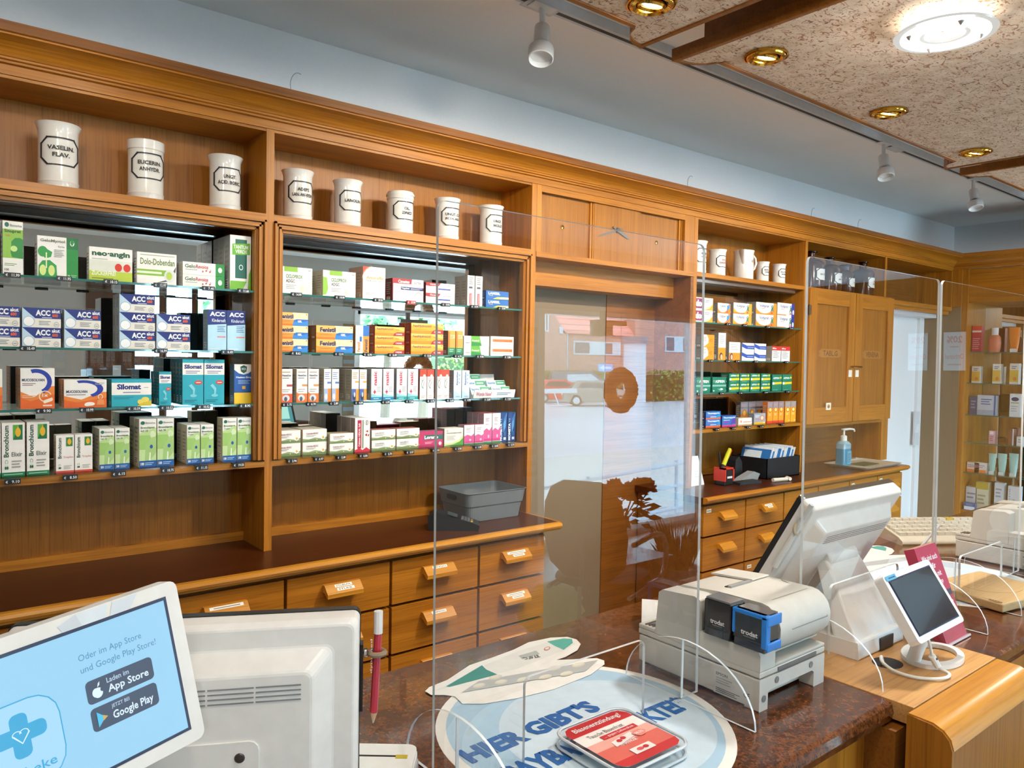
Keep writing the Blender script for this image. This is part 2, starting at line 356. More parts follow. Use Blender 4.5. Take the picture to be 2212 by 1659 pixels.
# ------------------------------------------------------------------ wall unit, bay by bay
GL = [1.7320, 1.5525, 1.3955]               # glass shelf top heights
def molding(mb, x0, x1, z0, z1):
    for k, (o, y) in enumerate(((0, -.010), (.008, -.002), (.015, -.006), (.021, .004))):
        w = .006
        mb.box(x0+o, y, z0, x0+o+w, .03, z1-o, OAKZ); mb.box(x1-o-w, y, z0, x1-o, .03, z1-o, OAKZ); mb.box(x0+o, y, z1-o-w, x1-o, .03, z1-o, OAKX)
    mb.box(x0, .006, z0, x0+.03, .03, z1, OAKZ); mb.box(x1-.03, .006, z0, x1, .03, z1, OAKZ); mb.box(x0, .006, z1-.03, x1, .03, z1, OAKX)
def bay(x0, x1, yb, label, mold=True, cw=.024, rightcol=False, mirror_to=None):
    t = thing('display_cabinet', ((x0+x1)/2, yb/2, .95), label, 'cabinet', 'built-in display cabinets')
    MB().box(x0-cw, 0, .95, x0, yb, 2.213, OAKZ).done('side_panel', t)
    if rightcol: MB().box(x1, 0, .95, x1+cw, yb, 2.213, OAKZ).done('side_panel', t)
    MB().box(x0, yb-.012, 1.962, x1, yb, 2.213, OAKP).done('back_panel', t)
    MB().box(x0, .002, 2.205, x1, yb-.012, 2.213, OAKX).done('top_panel', t)
    MB().box(x0, 0, 1.942, x1, yb-.012, 1.962, OAKX).done('shelf_board', t)
    m = MB(); m.box(x0, 0, 1.206, x1, yb-.012, 1.222, OAKX); m.done('shelf_board', t)
    MB().box(x0+.001, -.012, 1.222, x1-.001, yb-.014, 1.228, SHELFG).done('glass_lip', t)
    MB().box(x0, yb-.012, .95, x1, yb, 1.206, OAKP).done('lower_panel', t)
    MB().box(x0, yb-.03, .95, x1, yb-.012, .978, OAKX).done('plinth_strip', t)
    mt = mirror_to or x1
    MB().box(x0, yb-.008, 1.228, mt, yb, 1.942, MIRROR).done('mirror', t)
    if mirror_to: MB().box(mt, yb-.010, 1.228, x1, yb, 1.942, OAKP).done('mirror_side_panel', t)
    MB().box(x0+.03, .035, 1.922, x1-.03, .105, 1.941, paint('b9c0c6', .22, metal=1.0)).done('light_profile', t, label='silver light profile under the board')
    for z in GL:
        g = MB().box(x0+.004, .012, z-.006, x1-.004, yb-.012, z, SHELFG)
        g.box(x0+.004, .010, z-.006, x1-.004, .0125, z, GEDGE); g.done('glass_shelf', t)
    if mold:
        mm = MB(); molding(mm, x0+.001, x1-.001, 1.228, 1.942); mm.done('frame_molding', t)
    return t
bay(-.146, .855, .205, 'oak display cabinet bay at the far left with three white jars on top')
bay(.879, 1.886, .205, 'oak display cabinet bay with five white jars, left of the doorway niche', rightcol=True)
bay(2.896, 3.822, .26, 'oak display cabinet bay with white pitcher on top, right of the niche', mold=False, rightcol=True, mirror_to=None)
# closed cupboard over the niche
t = thing('wall_cupboard', (2.39, .1, 1.94), 'oak overhead cupboard with three sliding doors above the niche', 'cupboard')
MB().box(1.911, -.002, 1.937, 2.871, .2, 1.957, OAKX).done('bottom_board', t)
m = MB(); m.box(1.911, .0, 1.957, 1.935, .02, 2.213, OAKZ); m.box(2.80, .0, 1.957, 2.871, .02, 2.213, OAKZ); m.box(1.935, 0, 2.205, 2.80, .02, 2.213, OAKX)
m.box(1.911, .205, 1.957, 2.871, .215, 2.213, OAKP); m.done('carcass', t)
for x0, x1, y in ((1.935, 2.235, .024), (2.232, 2.512, .012), (2.512, 2.80, .024)):
    dm = MB(); dm.box(x0, y, 1.957, x1, y+.010, 2.205, OAKP); dr = dm.done('sliding_door', t)
    if y > .02:
        q = MB(); q.box(x1-.022, y-.008, 1.960, x1-.012, y, 2.20, OAKZ); q.box(x1-.009, y-.010, 1.960, x1-.002, y, 2.20, OAKZ); q.done('door_edge_strip', dr)
        MB().lathe([(0, -.006), (.008, -.004), (.009, .0), (0, .0)], BRASS, seg=14, T=frame((x0+.13 if x0 < 2.3 else x0+.12, y, 2.07), (1, 0, 0), (0, 0, 1), (0, 1, 0))).done('knob', dr, label='small brass door knob')
MB().box(1.935, .0, 2.188, 2.80, .012, 2.205, OAKX).done('top_rail', t)
MB().box(1.911, .10, 1.84, 2.852, .205, 1.937, OAKX).done('lower_beam', t)
# clock hands fixed on the middle sliding door
t = thing('wall_clock', (2.368, .012, 2.092), 'dark clock hands fixed straight onto the middle sliding cupboard door', 'clock')
def hand(name, dx, dz, w):
    L = math.hypot(dx, dz); X = Vector((dx, 0, dz))/L; Zv = Vector((0, -1, 0)); Yv = Zv.cross(X)
    q = MB(); q.T = frame((2.368, .008, 2.092), X, Yv, Zv); q.prism([(-.03, -w/3), (-.03, w/3), (L*.35, w/2), (L*.85, w*.4), (L, 0), (L*.85, -w*.4), (L*.35, -w/2)], 'z', 0, .0015, paint('5b5a55', .4)); q.done(name, t)
hand('hour_hand', .072, -.03, .012); hand('minute_hand', -.115, -.038, .008)
MB().lathe([(0, -.008), (.010, -.007), (.012, 0), (0, 0)], paint('4a4a48', .3), seg=16, T=frame((2.368, .010, 2.092), (1, 0, 0), (0, 0, 1), (0, 1, 0))).done('hub', t)
# cupboard with two panelled doors and open compartment above
t = thing('apothecary_cupboard', (4.34, .1, 1.2), 'oak cupboard with two framed doors and carved banners, under brown bottles', 'cupboard')
MB().box(4.732, 0, 1.205, 4.756, .26, 2.213, OAKZ).done('side_panel', t)
MB().box(4.756, .0, .95, 4.84, .26, 1.94, OAKZ).done('end_panel', t)
MB().box(3.847, .25, 1.962, 4.732, .262, 2.213, OAKP).done('back_panel', t)
MB().box(3.847, 0, 1.94, 4.83, .25, 1.962, OAKX).done('shelf_board', t)
MB().box(3.847, .002, 2.205, 4.732, .25, 2.213, OAKX).done('top_panel', t)
MB().box(3.847, .18, .95, 4.756, .20, 1.205, FASCIA).done('lower_panel', t)
MB().box(3.847, .0, 1.19, 4.756, .18, 1.205, OAKX).done('bottom_board', t)
for (x0, x1, word, kx) in ((3.856, 4.352, 'TABL.G', 4.31), (4.36, 4.828, 'VENENA', 4.39)):
    dm = MB(); fw_ = .075
    dm.box(x0, -.018, 1.21, x0+fw_, 0, 1.955, OAKZ); dm.box(x1-fw_, -.018, 1.21, x1, 0, 1.955, OAKZ)
    dm.box(x0+fw_, -.018, 1.21, x1-fw_, 0, 1.21+.09, OAKX); dm.box(x0+fw_, -.018, 1.955-.08, x1-fw_, 0, 1.955, OAKX)
    d = dm.done('door', t)
    MB().box(x0+fw_, -.006, 1.30, x1-fw_, 0, 1.875, OAKP).done('door_panel', d)
    cx = (x0+x1)/2; q = MB(); q.pr((cx-.13, -.006, 1.575), (1, 0, 0), (0, 0, 1), .26, .055, [('p', [(0, .15), (.12, .25), (.12, .85), (0, .75), (.05, .45)], '9c6426'), ('p', [(1, .15), (.88, .25), (.88, .85), (1, .75), (.95, .45)], '9c6426'), ('p', [(.1, .1), (.9, .1), (.9, .95), (.1, .95)], 'a46c2c'), ('t', word, .2, .25, .8, .8, '5f3a14')]); q.done('carved_banner', d)
    q = MB(); q.box(kx-.018, -.0205, 1.47, kx+.018, -.018, 1.51, paint('f0eee6')); q.done('paper_label', d)
q = MB(); q.tube([(4.30, -.03, 1.53), (4.36, -.035, 1.53), (4.42, -.03, 1.528)], .006, BRASS); q.tube([(4.36, -.018, 1.53), (4.36, -.035, 1.53)], .005, BRASS); q.done('door_bolt', t, label='brass sliding bolt')
q = MB(); q.box(3.84, -.022, 1.81, 3.862, -.010, 1.86, paint('4a3a2c', .4, metal=.6)); q.tube([(3.846, -.02, 1.805), (3.846, -.02, 1.865)], .006, paint('4a3a2c', .4, metal=.6)); q.done('hinge', t)
q = MB(); q.box(4.05, -.022, 1.285, 4.10, -.0185, 1.325, paint('efe9dc')); q.pr((4.05, -.022, 1.285), (1, 0, 0), (0, 0, 1), .05, .04, [('e', .5, .5, .3, .3, 'b58a4a'), ('e', .5, .45, .1, .12, '3a2a18')]); q.done('door_sticker', t)
# compartment over the doorway
t = thing('overdoor_compartment', (5.25, .1, 1.96), 'empty oak compartment above the white doorway in the room corner', 'cupboard')
MB().box(4.757, .25, 1.963, 5.73, .262, 2.213, FASCIA).done('back_panel', t); MB().box(4.842, 0, 1.925, 5.73, .25, 1.952, OAKX).done('shelf_board', t)
MB().box(4.757, .002, 2.205, 5.73, .25, 2.213, OAKX).done('top_panel', t); MB().box(5.71, .0, 1.952, 5.73, .25, 2.205, OAKZ).done('side_panel', t); MB().box(5.7305, -.059, 1.952, 5.775, .25, 2.213, OAKZ).done('corner_filler', t)
# ------------------------------------------------------------------ base units
def worktop(x0, x1, lab):
    t = thing('worktop', ((x0+x1)/2, 0, .918), lab, 'worktop')
    MB().box(x0, -.190, .92, x1, .205, .95, TOPW).done('top_surface', t)
    ed = [(-.190, .9502), (-.206, .9502), (-.213, .947), (-.216, .940), (-.213, .933), (-.206, .930), (-.204, .924), (-.190, .922)]
    m = MB(); m.prism(ed, 'x', x0, x1, BLOCK if x0 < 0 else OAKX); m.box(x1, -.19, .925, x1+.012, .2, .9495, OAKY); m.done('front_edge', t, label='golden oak front edge')
worktop(-.35, 1.88, 'long red-brown worktop under the two left display bays')
worktop(2.735, 4.68, 'red-brown worktop with tray and leaflet box, right of the niche')
def handle(mb, cx, w, zt, labels=True, y=-.180):
    mb.prism([(y, zt), (y-.012, zt), (y-.036, zt-.022), (y-.036, zt-.034), (y-.030, zt-.034), (y-.012, zt-.022), (y, zt-.022)], 'x', cx-w/2, cx+w/2, BLOCK)
def drawers(x_edges, rows, label, w, wr, kind):
    x0, x1 = x_edges[0], x_edges[-1]
    t = thing('drawer_unit', ((x0+x1)/2, 0, 0), label, 'drawer unit')
    m = MB(); m.box(x0+.004, -.15, .08, x1-.004, .2, .918, FASCIA); m.box(x0-.004, -.163, .905, x1+.004, -.15, .92, FASCIA); m.box(x0, -.13, 0, x1, .2, .08, FASCIA); m.done('carcass', t)
    n = 0
    for j in range(len(rows)-1):
        for i in range(len(x_edges)-1):
            a, b = x_edges[i]+.005, x_edges[i+1]-.005; z1, z0 = rows[j]-.005, rows[j+1]+.005
            if (b+a)/2 < -.1: continue
            d = MB().box(a, -.180, z0, b, -.151, z1, OAKX if kind == 0 else OAKX).done('drawer', t)
            c = (a+b)/2; q = MB(); zt = z1-.034; handle(q, c, w, zt); h = q.done('handle', d)
            s = Vector((0, -.024, -.022)).normalized(); V = -s; U = Vector((1, 0, 0)); O = Vector((c, -.192, zt))
            if kind == 0 or (kind == 1 and (i, j) in ((1, 0), (3, 0))):
                q = MB(); lw = .055; tx = TXT.get((i, j), [.6, .4])
                for k, row in enumerate(tx):
                    wd = row if isinstance(row, float) else .55
                    q.pr(O-V*(.012+.012*k)+U*(-wd*.05+.004*k), U, V, wd*.1, .0095, [('r', 0, 0, 1, 1, 'efece2')]+([('t', row, .08, .2, .92, .8, '4a4a44')] if isinstance(row, str) else [('l', .12, .2, .9, .85, 1, '77746a')]))
                q.done('label_strip', h)
            elif kind == 1 and (i+j) % 3 == 0 or i > 3:
                q = MB(); q.pr((a+.02, -.180, z1-.03), (1, 0, 0), (0, 0, 1), .034, .016, [('r', 0, 0, 1, 1, 'efece2'), ('l', .1, .2, .9, .8, 1, '8a877e')]); q.done('label_strip', d)
    return t
TXT = {(2, 0): [.9], (3, 0): ['STUELPA', 'STUHL'], (4, 0): ['UNGO'], (4, 1): ['KOMPRESSEN'], (4, 2): ['PFLASTER'], (5, 0): [.8, .5], (5, 1): [.8, .5], (5, 2): [.6]}
drawers([-.17, .17, .51, .85, 1.19, 1.53, 1.83], [.912, .765, .608, .452, .296, .09], 'oak drawer unit with wedge handles and paper labels under the long left worktop', .115, 0, 0)
drawers([2.75, 3.07, 3.39, 3.71, 4.03, 4.35, 4.66], [.912, .768, .613, .455, .296, .09], 'oak drawer unit with plain wedge handles under the worktop right of niche', .10, 0, 1)
# ------------------------------------------------------------------ medicine cartons
CT = {}
def C(key, desc, base, els, d=.045, side=None, top=None, sl=True): CT[key] = (desc, base, els, d, side or base, top or base, sl)
G1, G2, G3 = '6fae2e', '2f8a3c', '0f6a4a'
GRY = '8f8f8c'; NAVY = '1c2f7c'; ORG = 'e8731a'; WH = 'f2efe8'; OFF = 'e9e4d8'; RED = 'c8232c'; DK = '2b2b2b'
def lung(c1, c2, c3): return [('e', .30, .78, .13, .12, c1), ('p', [(.38, .86), (.47, .72), (.40, .62), (.24, .62)], c1), ('p', [(.02, .02), (.04, .42), (.22, .56), (.38, .56), (.56, .42), (.64, .05)], c1), ('e', .2, .24, .11, .17, c2), ('e', .42, .24, .11, .17, c2), ('r', .29, .3, .33, .7, c3)]
C('sin', 'tall white and lime carton with green face profile', WH, [('r', 0, .31, 1, .85, '8fc04a'), ('p', [(1, .31), (.45, .33), (.38, .42), (.42, .55), (.42, .62), (.6, .69), (.85, .70), (1, .67)], G2), ('e', .55, .49, .17, .055, 'c9e38b'), ('r', 0, 0, 1, .31, WH), ('e', .2, .93, .11, .045, '1f6a58'), ('t', 'Bionorica', .36, .9, .94, .945, '6a7a70'), ('t', 'Sinupret', .08, .77, .9, .845, '2c4a20', 0, .03), ('t', 'Saft', .12, .71, .36, .75, 'd07a4a'), ('l', .08, .16, .7, .22, 2, '7a9a5a'), ('t', '100', .08, .07, .3, .115, DK)], .045)
C('gel', 'white carton with green head and lungs and green band', WH, [('r', .71, 0, 1, 1, '1f8a3a'), ('r', .71, .72, 1, 1, '16703a'), ('e', .85, .87, .055, .07, WH), ('p', [(.85, .8), (.9, .9), (.84, .97), (.8, .88)], '1f8a3a')]+[(e[0],)+tuple(e[1:]) if e[0] != 'p' else e for e in [('e', .13, .62, .12, .13, '2f9a48'), ('p', [(.2, .7), (.36, .62), (.33, .5), (.25, .47), (.16, .47)], '2f9a48'), ('p', [(.02, .0), (.03, .28), (.12, .4), (.3, .42), (.46, .3), (.48, 0)], '2f9a48'), ('e', .13, .17, .08, .13, 'd8e48a'), ('e', .34, .17, .08, .13, 'd8e48a'), ('r', .2, .22, .23, .6, 'e4efb8')]]+[('t', 'GeloMyrtol', .07, .84, .67, .93, '6b7568', 0, .02), ('t', 'forte', .5, .74, .66, .79, '8a8a85'), ('l', .4, .5, .66, .7, 5, 'a5a5a0'), ('t', '20', .73, .04, .79, .09, 'd8ecd0'), ('l', .82, .03, .97, .1, 2, 'a8d0a8')], .05)
C('neo', 'white and lime carton with two red lozenges', WH, [('r', 0, 0, 1, .3, 'b9cc3a'), ('r', 0, .3, 1, .62, 'dfe2d2'), ('t', 'neo·angin', .06, .70, .94, .9, '1e5a3a', 0, .045), ('l', .06, .63, .42, .68, 1, 'a8aca0'), ('e', .67, .43, .085, .12, 'd8331e'), ('e', .87, .43, .085, .12, 'd8331e'), ('t', 'ZUCKERFREI', .05, .17, .6, .30, 'f6f6e4'), ('l', .06, .05, .55, .12, 1, '7f9030')], .035)
C('dol', 'white carton with green band and silver spoon swirl', WH, [('r', 0, .28, .74, .47, '86b83a'), ('r', 0, .34, .62, .41, 'e6eed2'), ('t', 'Dolo-Dobendan', .08, .62, .95, .82, '64802c', 0, .015), ('l', .08, .9, .95, .95, 1, 'a5a59c'), ('p', [(.45, .04), (.8, .2), (.99, .62), (.97, .42), (.85, .14)], '55585a'), ('e', .83, .3, .15, .2, 'dfe0dc'), ('e', .81, .3, .08, .13, 'b4cc52')], .04)
C('rev', 'flat white carton with music notes and green end', WH, [('r', .78, 0, 1, 1, '1f8a3a'), ('e', .89, .5, .05, .22, WH), ('t', 'Gelo', .05, .52, .3, .82, '4a6a40'), ('t', 'Revoice', .31, .52, .6, .82, 'c23a4a'), ('l', .06, .34, .34, .46, 1, 'a5a59c'), ('e', .47, .3, .02, .07, 'c25a6a'), ('e', .55, .36, .02, .07, 'c25a6a'), ('r', .565, .36, .575, .56, 'c25a6a'), ('e', .64, .3, .02, .07, 'c25a6a'), ('r', .655, .3, .665, .5, 'c25a6a')], .035, side='d9d4c6')
C('tan', 'tall white carton with dark green panel and lime tag', WH, [('r', .25, .22, .8, .93, '12604e'), ('p', [(0, 0), (.02, .17), (.8, .17), (.6, 0)], '74b62e'), ('p', [(.84, 0), (1, 0), (1, .42), (.9, .3)], '74b62e'), ('p', [(.1, .64), (.1, .84), (.95, .87), (.95, .66)], '6cb42c'), ('t', 'TANTUM', .16, .755, .86, .825, WH, 0, .03), ('t', 'VERDE', .24, .675, .82, .74, WH, 0, .03), ('a', .52, .42, .1, .05, .3, 0, 360, 'd8eeee')], .05, side='a9b3ae')
ACC = [('p', [(0, 1), (.33, .46), (1, .46), (1, 1)], NAVY), ('p', [(0, 1), (0, .0), (.22, 0), (.33, .46)], 'bcd6e8'), ('e', .165, .30, .15, .27, 'f4f6f6'), ('a', .165, .30, .15, .27, .12, 0, 360, '9fb6c4'), ('t', 'ACC', .34, .60, .72, .90, 'f4f4f4', 0, .045), ('t', 'akut', .76, .76, .97, .95, 'f4f4f4', 0, .03), ('t', '600', .77, .55, .92, .72, 'e8601e', 0, .04), ('l', .5, .47, .76, .56, 1, 'c5cbe4'), ('l', .42, .12, .74, .36, 3, '8a9098'), ('a', .88, .17, .07, .13, .15, 0, 360, '8a9098'), ('r', .84, .155, .92, .185, '8a9098')]
C('acc', 'white and navy carton with round white tablet', OFF, ACC, .04, side='b9bcc0')
C('acc2', 'slightly smaller white and navy tablet carton', OFF, ACC, .04, side='b9bcc0', top='33499a')
C('acs', 'navy and light blue upright carton', 'a9d4e8', [('r', 0, .66, 1, 1, NAVY), ('p', [(0, .66), (1, .76), (1, .6), (0, .6)], NAVY), ('p', [(0, 0), (0, .62), (1, .66), (1, 0)], 'b4dcee'), ('t', 'ACC', .1, .84, .9, .95, 'f4f4f4', 0, .045), ('t', 'Kindersaft', .22, .70, .95, .78, 'e8ecf4', 0, .01), ('l', .5, .45, .95, .62, 4, '5f7fae'), ('l', .5, .3, .95, .38, 1, 'd88a8a'), ('l', .1, .02, .6, .06, 1, 'f0f4f4')], .045, side='8fb0c4', top='1c2f7c')
MUC = [('r', 0, 0, 1, .55, 'e4661c'), ('p', [(0, .55), (0, .28), (.3, .18), (1, .35), (1, .55)], 'e8832e'), ('p', [(0, .55), (.0, .42), (.4, .28), (.7, .46), (.8, .7), (.7, .9), (.4, 1), (0, 1)], WH), ('a', .45, .66, .47, .32, .3, -60, 110, '2338a0'), ('r', .78, .55, 1, 1, WH), ('a', .45, .66, .47, .32, .3, -62, 100, '2338a0')]
C('muc', 'white and orange carton with blue swoosh and dial', WH, MUC+[('t', 'MUCOSOLVAN', .04, .67, .70, .74, '26305a', 0, .035), ('l', .05, .56, .45, .64, 2, '8a6a70'), ('a', .72, .30, .19, .14, .16, 20, 300, 'f4ead8'), ('t', '1x', .63, .29, .8, .37, 'f4ead8', 0, .03), ('p', [(.66, .14), (.68, .2), (.92, .27), (.95, .22), (.92, .18), (.7, .12)], 'f4e6cc'), ('l', .05, .26, .45, .34, 2, 'f0c9a8'), ('r', .65, .05, .92, .09, 'f0d8c0')], .05, side='dfa878')
C('mul', 'wide white and orange carton with blue swoosh', WH, MUC+[('t', 'MUCOSOLVAN', .05, .52, .54, .62, '26305a', 0, .035), ('l', .05, .43, .5, .49, 1, '8a6a70'), ('e', .6, .12, .12, .07, 'f6efe0'), ('e', .54, .09, .07, .05, 'f6efe0'), ('a', .85, .38, .06, .09, .25, -60, 240, 'f6efe0'), ('p', [(.76, .08), (.78, .26), (.85, .3), (.93, .26), (.95, .08)], 'e89050'), ('l', .72, .8, .95, .9, 2, 'a5a5a8')], .04, side='d8b090')
SIL = '27a7b8'
C('sil', 'wide turquoise and white carton with yellow lozenges', SIL, [('r', 0, .42, 1, .87, WH), ('t', 'Silomat', .13, .62, .73, .82, '232f78', 0, .05), ('l', .8, .66, .92, .72, 1, 'a8a8b0'), ('l', .28, .48, .72, .55, 1, '6a6a90'), ('l', .05, .26, .55, .36, 2, '1c7f92'), ('e', .84, .24, .1, .1, 'e8d25a'), ('e', .72, .16, .08, .09, 'e8d25a'), ('p', [(.64, 0), (.7, .08), (1, .22), (1, 0)], 'd8c234')], .04, top='1f8292')
SILT = [('r', 0, .66, 1, .92, WH), ('t', 'Silomat', .08, .79, .92, .885, '232f78', 0, .05), ('l', .15, .68, .85, .76, 2, '7a7aa0'), ('e', .76, .49, .19, .05, 'cf4a3a'), ('l', .65, .47, .87, .51, 1, 'f0d8d0'), ('p', [(.3, .42), (.42, .46), (.6, .36), (.56, .2), (.5, .2), (.5, .32)], '8ad0dc'), ('e', .52, .2, .16, .035, '7accd8'), ('l', .1, .05, .7, .12, 2, '156f80')]
C('sis', 'slim turquoise and white carton with red oval', SIL, SILT, .03, side='1d7f90', top='1f8292')
C('sib', 'tall turquoise and white carton with red oval', SIL, SILT, .03, side='1d8494', top='2f95a4')
C('hus', 'blue and yellow upright carton with dark shield', '1f57a4', [('p', [(0, .86), (.25, .77), (.5, .74), (.75, .77), (1, .86), (1, 1), (0, 1)], WH), ('p', [(.32, .94), (.35, .82), (.5, .77), (.65, .82), (.68, .94), (.5, .98)], '2a5a4a'), ('t', 'WICK', .38, .855, .62, .91, WH), ('t', 'Husten-Sirup', .1, .63, .95, .70, 'dfe8f4', 0, .03), ('l', .2, .5, .9, .61, 3, '9ab8dc'), ('r', .42, .37, .6, .45, 'e8b23a'), ('r', 0, 0, 1, .28, 'f0c61e'), ('p', [(0, .28), (1, .28), (1, .33), (.5, .3)], '163f7e')], .04, side='7f92a8', top='c9ccd0')
BRO = [('r', 0, 0, 1, .075, '0f7a48'), ('t', 'Bronchicum', .08, .36, .30, .95, '1f4a34', 'v', .03), ('r', .48, .68, .9, .96, '12703e'), ('p', [(.48, .68), (.48, .96), (.75, .96), (.5, .7)], '5aa83a'), ('e', .7, .82, .12, .085, 'e8b21e'), ('p', [(.6, .8), (.8, .8), (.7, .95)], 'e8b21e'), ('t', 'Elixir', .42, .37, .88, .45, '5a5f58', 0, .01), ('a', .2, .27, .07, .04, .25, -70, 250, '6a8a70'), ('p', [(.08, .13), (.12, .22), (.28, .22), (.32, .13)], 'd9e2d4'), ('e', .16, .16, .04, .03, '2a5a3a'), ('e', .24, .16, .04, .03, '2a5a3a'), ('l', .42, .15, .86, .31, 3, 'a09f98'), ('l', .08, .02, .9, .055, 1, 'a8d8bc')]
C('bre', 'tall white carton with green foot', WH, BRO, .05, side='d8d0c0')
C('brt', 'small white carton with green square, red foot', WH, [('r', 0, 0, 1, .05, 'cf4a34')]+[('t', 'Bronchicum', .1, .38, .3, .93, '2f4a3c', 'v', .03), ('r', .55, .7, .92, .94, '2f7f3e'), ('e', .74, .82, .11, .08, 'e8b21e'), ('p', [(.65, .8), (.83, .8), (.74, .93)], 'e8b21e'), ('t', 'Tropfen', .4, .37, .95, .44, 'd08a88', 0, .01), ('a', .2, .2, .06, .03, .25, -70, 250, '6a8a70'), ('e', .17, .13, .04, .025, '2a5a3a'), ('e', .24, .13, .04, .025, '2a5a3a'), ('l', .42, .09, .88, .2, 3, 'b0aea6')], .04, side='d4cab8')
def bp(sub, num): return [('r', 0, .3, 1, .66, '9cc76a'), ('p', [(0, .66), (1, .66), (1, .82), (.45, .76), (0, .70)], 'b9d88e'), ('r', 0, .13, 1, .36, 'c2dc9c'), ('e', .8, .67, .16, .07, 'd2e6b4'), ('p', [(.32, .13), (.36, .42), (.62, .56), (.7, .62), (.9, .62), (1, .56), (1, .3), (.62, .13)], 'a4c97a'), ('a', .8, .67, .17, .075, .13, 80, 250, WH), ('p', [(.56, .13), (.6, .3), (.66, .3), (.66, .13)], 'e8f2dc'), ('e', .7, .42, .09, .04, '1f5aa0'), ('r', 0, 0, 1, .13, '1c5a9c'), ('t', num, .08, .035, .28, .095, WH, 0, .03), ('l', .34, .03, .85, .1, 2, 'a8c4e0'), ('e', .2, .92, .12, .038, '1f6a58'), ('t', 'Bionorica', .36, .9, .92, .94, '7f8f86'), ('t', 'Bronchipret', .08, .79, .9, .845, '4a7a2e', 0, .03), ('t', sub, .08, .735, .5, .775, '4a6a3a')]
C('b50', 'small green body outline carton with blue foot', WH, bp('Saft TE', '50'), .05, side='d6d2bc')
C('b100', 'large green body outline carton with blue foot', WH, bp('Saft TE', '100'), .055, side='d6d2bc')
C('t50', 'narrow green body outline carton', WH, bp('Tropfen', '50'), .05, side='cfc8b4')
C('t100', 'tall narrow green body outline carton', WH, bp('Tropfen', '100'), .05, side='cfc8b4')
C('cic', 'white carton with lime tab and pale toes', WH, [('p', [(0, .05), (.0, .75), (.12, .72), (.16, .3), (.1, .08)], '8cbe36'), ('r', .2, .82, .58, 1, '86b62e'), ('t', 'CICLOPIROX', .25, .58, .72, .72, '4a7a34', 0, .02), ('t', 'ADGC', .25, .42, .5, .54, '4a4f46', 0, .02), ('l', .25, .18, .55, .36, 3, 'a5a59c'), ('e', .73, .24, .1, .2, 'd9d6d0'), ('e', .92, .26, .09, .24, 'd4d2ce'), ('e', .71, .2, .06, .09, 'e4e2b4'), ('l', .88, .88, .95, .93, 1, '6a6a66')], .05, side='c9c2ae')
C('amo', 'tall white carton with red arc corner', WH, [('p', [(0, 1), (0, .72), (.06, .82), (.16, .91), (.32, 1)], 'd8432e'), ('a', .42, .62, .46, .4, .05, 92, 178, 'c88a5a'), ('t', 'Amorolfin', .15, .62, .92, .72, 'd8a04a', 0, .03), ('t', 'STADA', .12, .55, .36, .60, '6a5a4a'), ('l', .4, .55, .9, .59, 1, 'a8a49a'), ('l', .12, .13, .5, .22, 2, 'b0aea6')], .05, side='c9a490')
C('can', 'white carton with dark red banner and foot sketch', WH, [('p', [(0, .78), (0, 1), (.62, 1), (.6, .78)], 'a8222a'), ('t', 'Canesten', .18, .81, .54, .95, 'f4e6e0', 0, .03), ('t', 'EXTRA', .7, .80, .92, .90, '5a5a58'), ('r', .26, .52, 1, .65, '262a5a'), ('t', 'Nagelset', .28, .54, .54, .63, 'e8e8f0'), ('l', .58, .54, .96, .63, 2, 'b8bcd8'), ('r', .3, .22, .58, .34, 'e8c8c8'), ('a', .84, .2, .14, .26, .14, 0, 180, 'a8a098'), ('r', 0, 0, .02, .78, 'a8222a')], .05, side='6a2a30')
C('cae', 'white carton with red corner and blue strip', WH, [('p', [(0, .7), (0, 1), (.5, 1), (.44, .72), (.1, .66)], 'a8222a'), ('t', 'Canesten', .14, .78, .42, .93, 'f4e6e0'), ('t', 'EXTRA', .62, .72, .86, .86, '77776f'), ('r', .42, .36, .84, .5, '4a5a9a'), ('a', .95, .5, .04, .3, .3, 90, 270, 'c9b090')], .045, side='8a4a4c')
C('cat', 'slim grey white carton with red foot', 'e2dfd8', [('r', .3, .02, .62, .42, 'b8242c'), ('t', 'Canesten', .38, .04, .54, .4, 'f2e4e0', 'v'), ('r', .2, .58, .7, .64, '4a4a50'), ('l', .2, .7, .8, .95, 4, '8a8a86')], .04, side='b5afa2')
C('lam', 'blue carton with yellow wave', '2a66ae', [('t', 'LAMISIL', .1, .55, .62, .86, 'eef2f6', 0, .03), ('t', 'Creme', .12, .38, .3, .5, 'e8c83a'), ('p', [(.3, .04), (.5, .3), (1, .34), (1, .08)], 'ecc93a'), ('p', [(.5, .1), (.7, .24), (1, .26), (1, .12)], 'f2ecd8')], .04, side='234f8e')
FEN = [('r', 0, 0, 1, .5, 'e8952a'), ('p', [(0, .5), (0, 1), (1, 1), (1, .42)], 'efdcae'), ('p', [(0, .5), (.55, .62), (.5, 1), (0, 1)], 'f0b85a'), ('r', 0, 0, .5, .14, 'e2721e')]
C('fen', 'orange carton with blue flap', 'eab04e', FEN+[('p', [(.5, 0), (.54, .42), (.62, .5), (1, .5), (1, 0)], '1f66b4'), ('p', [(.5, 0), (.52, .3), (.85, .3), (1, .42), (1, 0)], '2f80cc'), ('t', 'Fenistil', .1, .52, .52, .86, '26265a', 0, .04), ('t', 'GEL', .66, .26, .8, .42, WH, 0, .04), ('e', .95, .88, .02, .05, 'd86a3a'), ('l', .1, .3, .42, .36, 1, 'b06a1e')], .04, side='9a6a30')
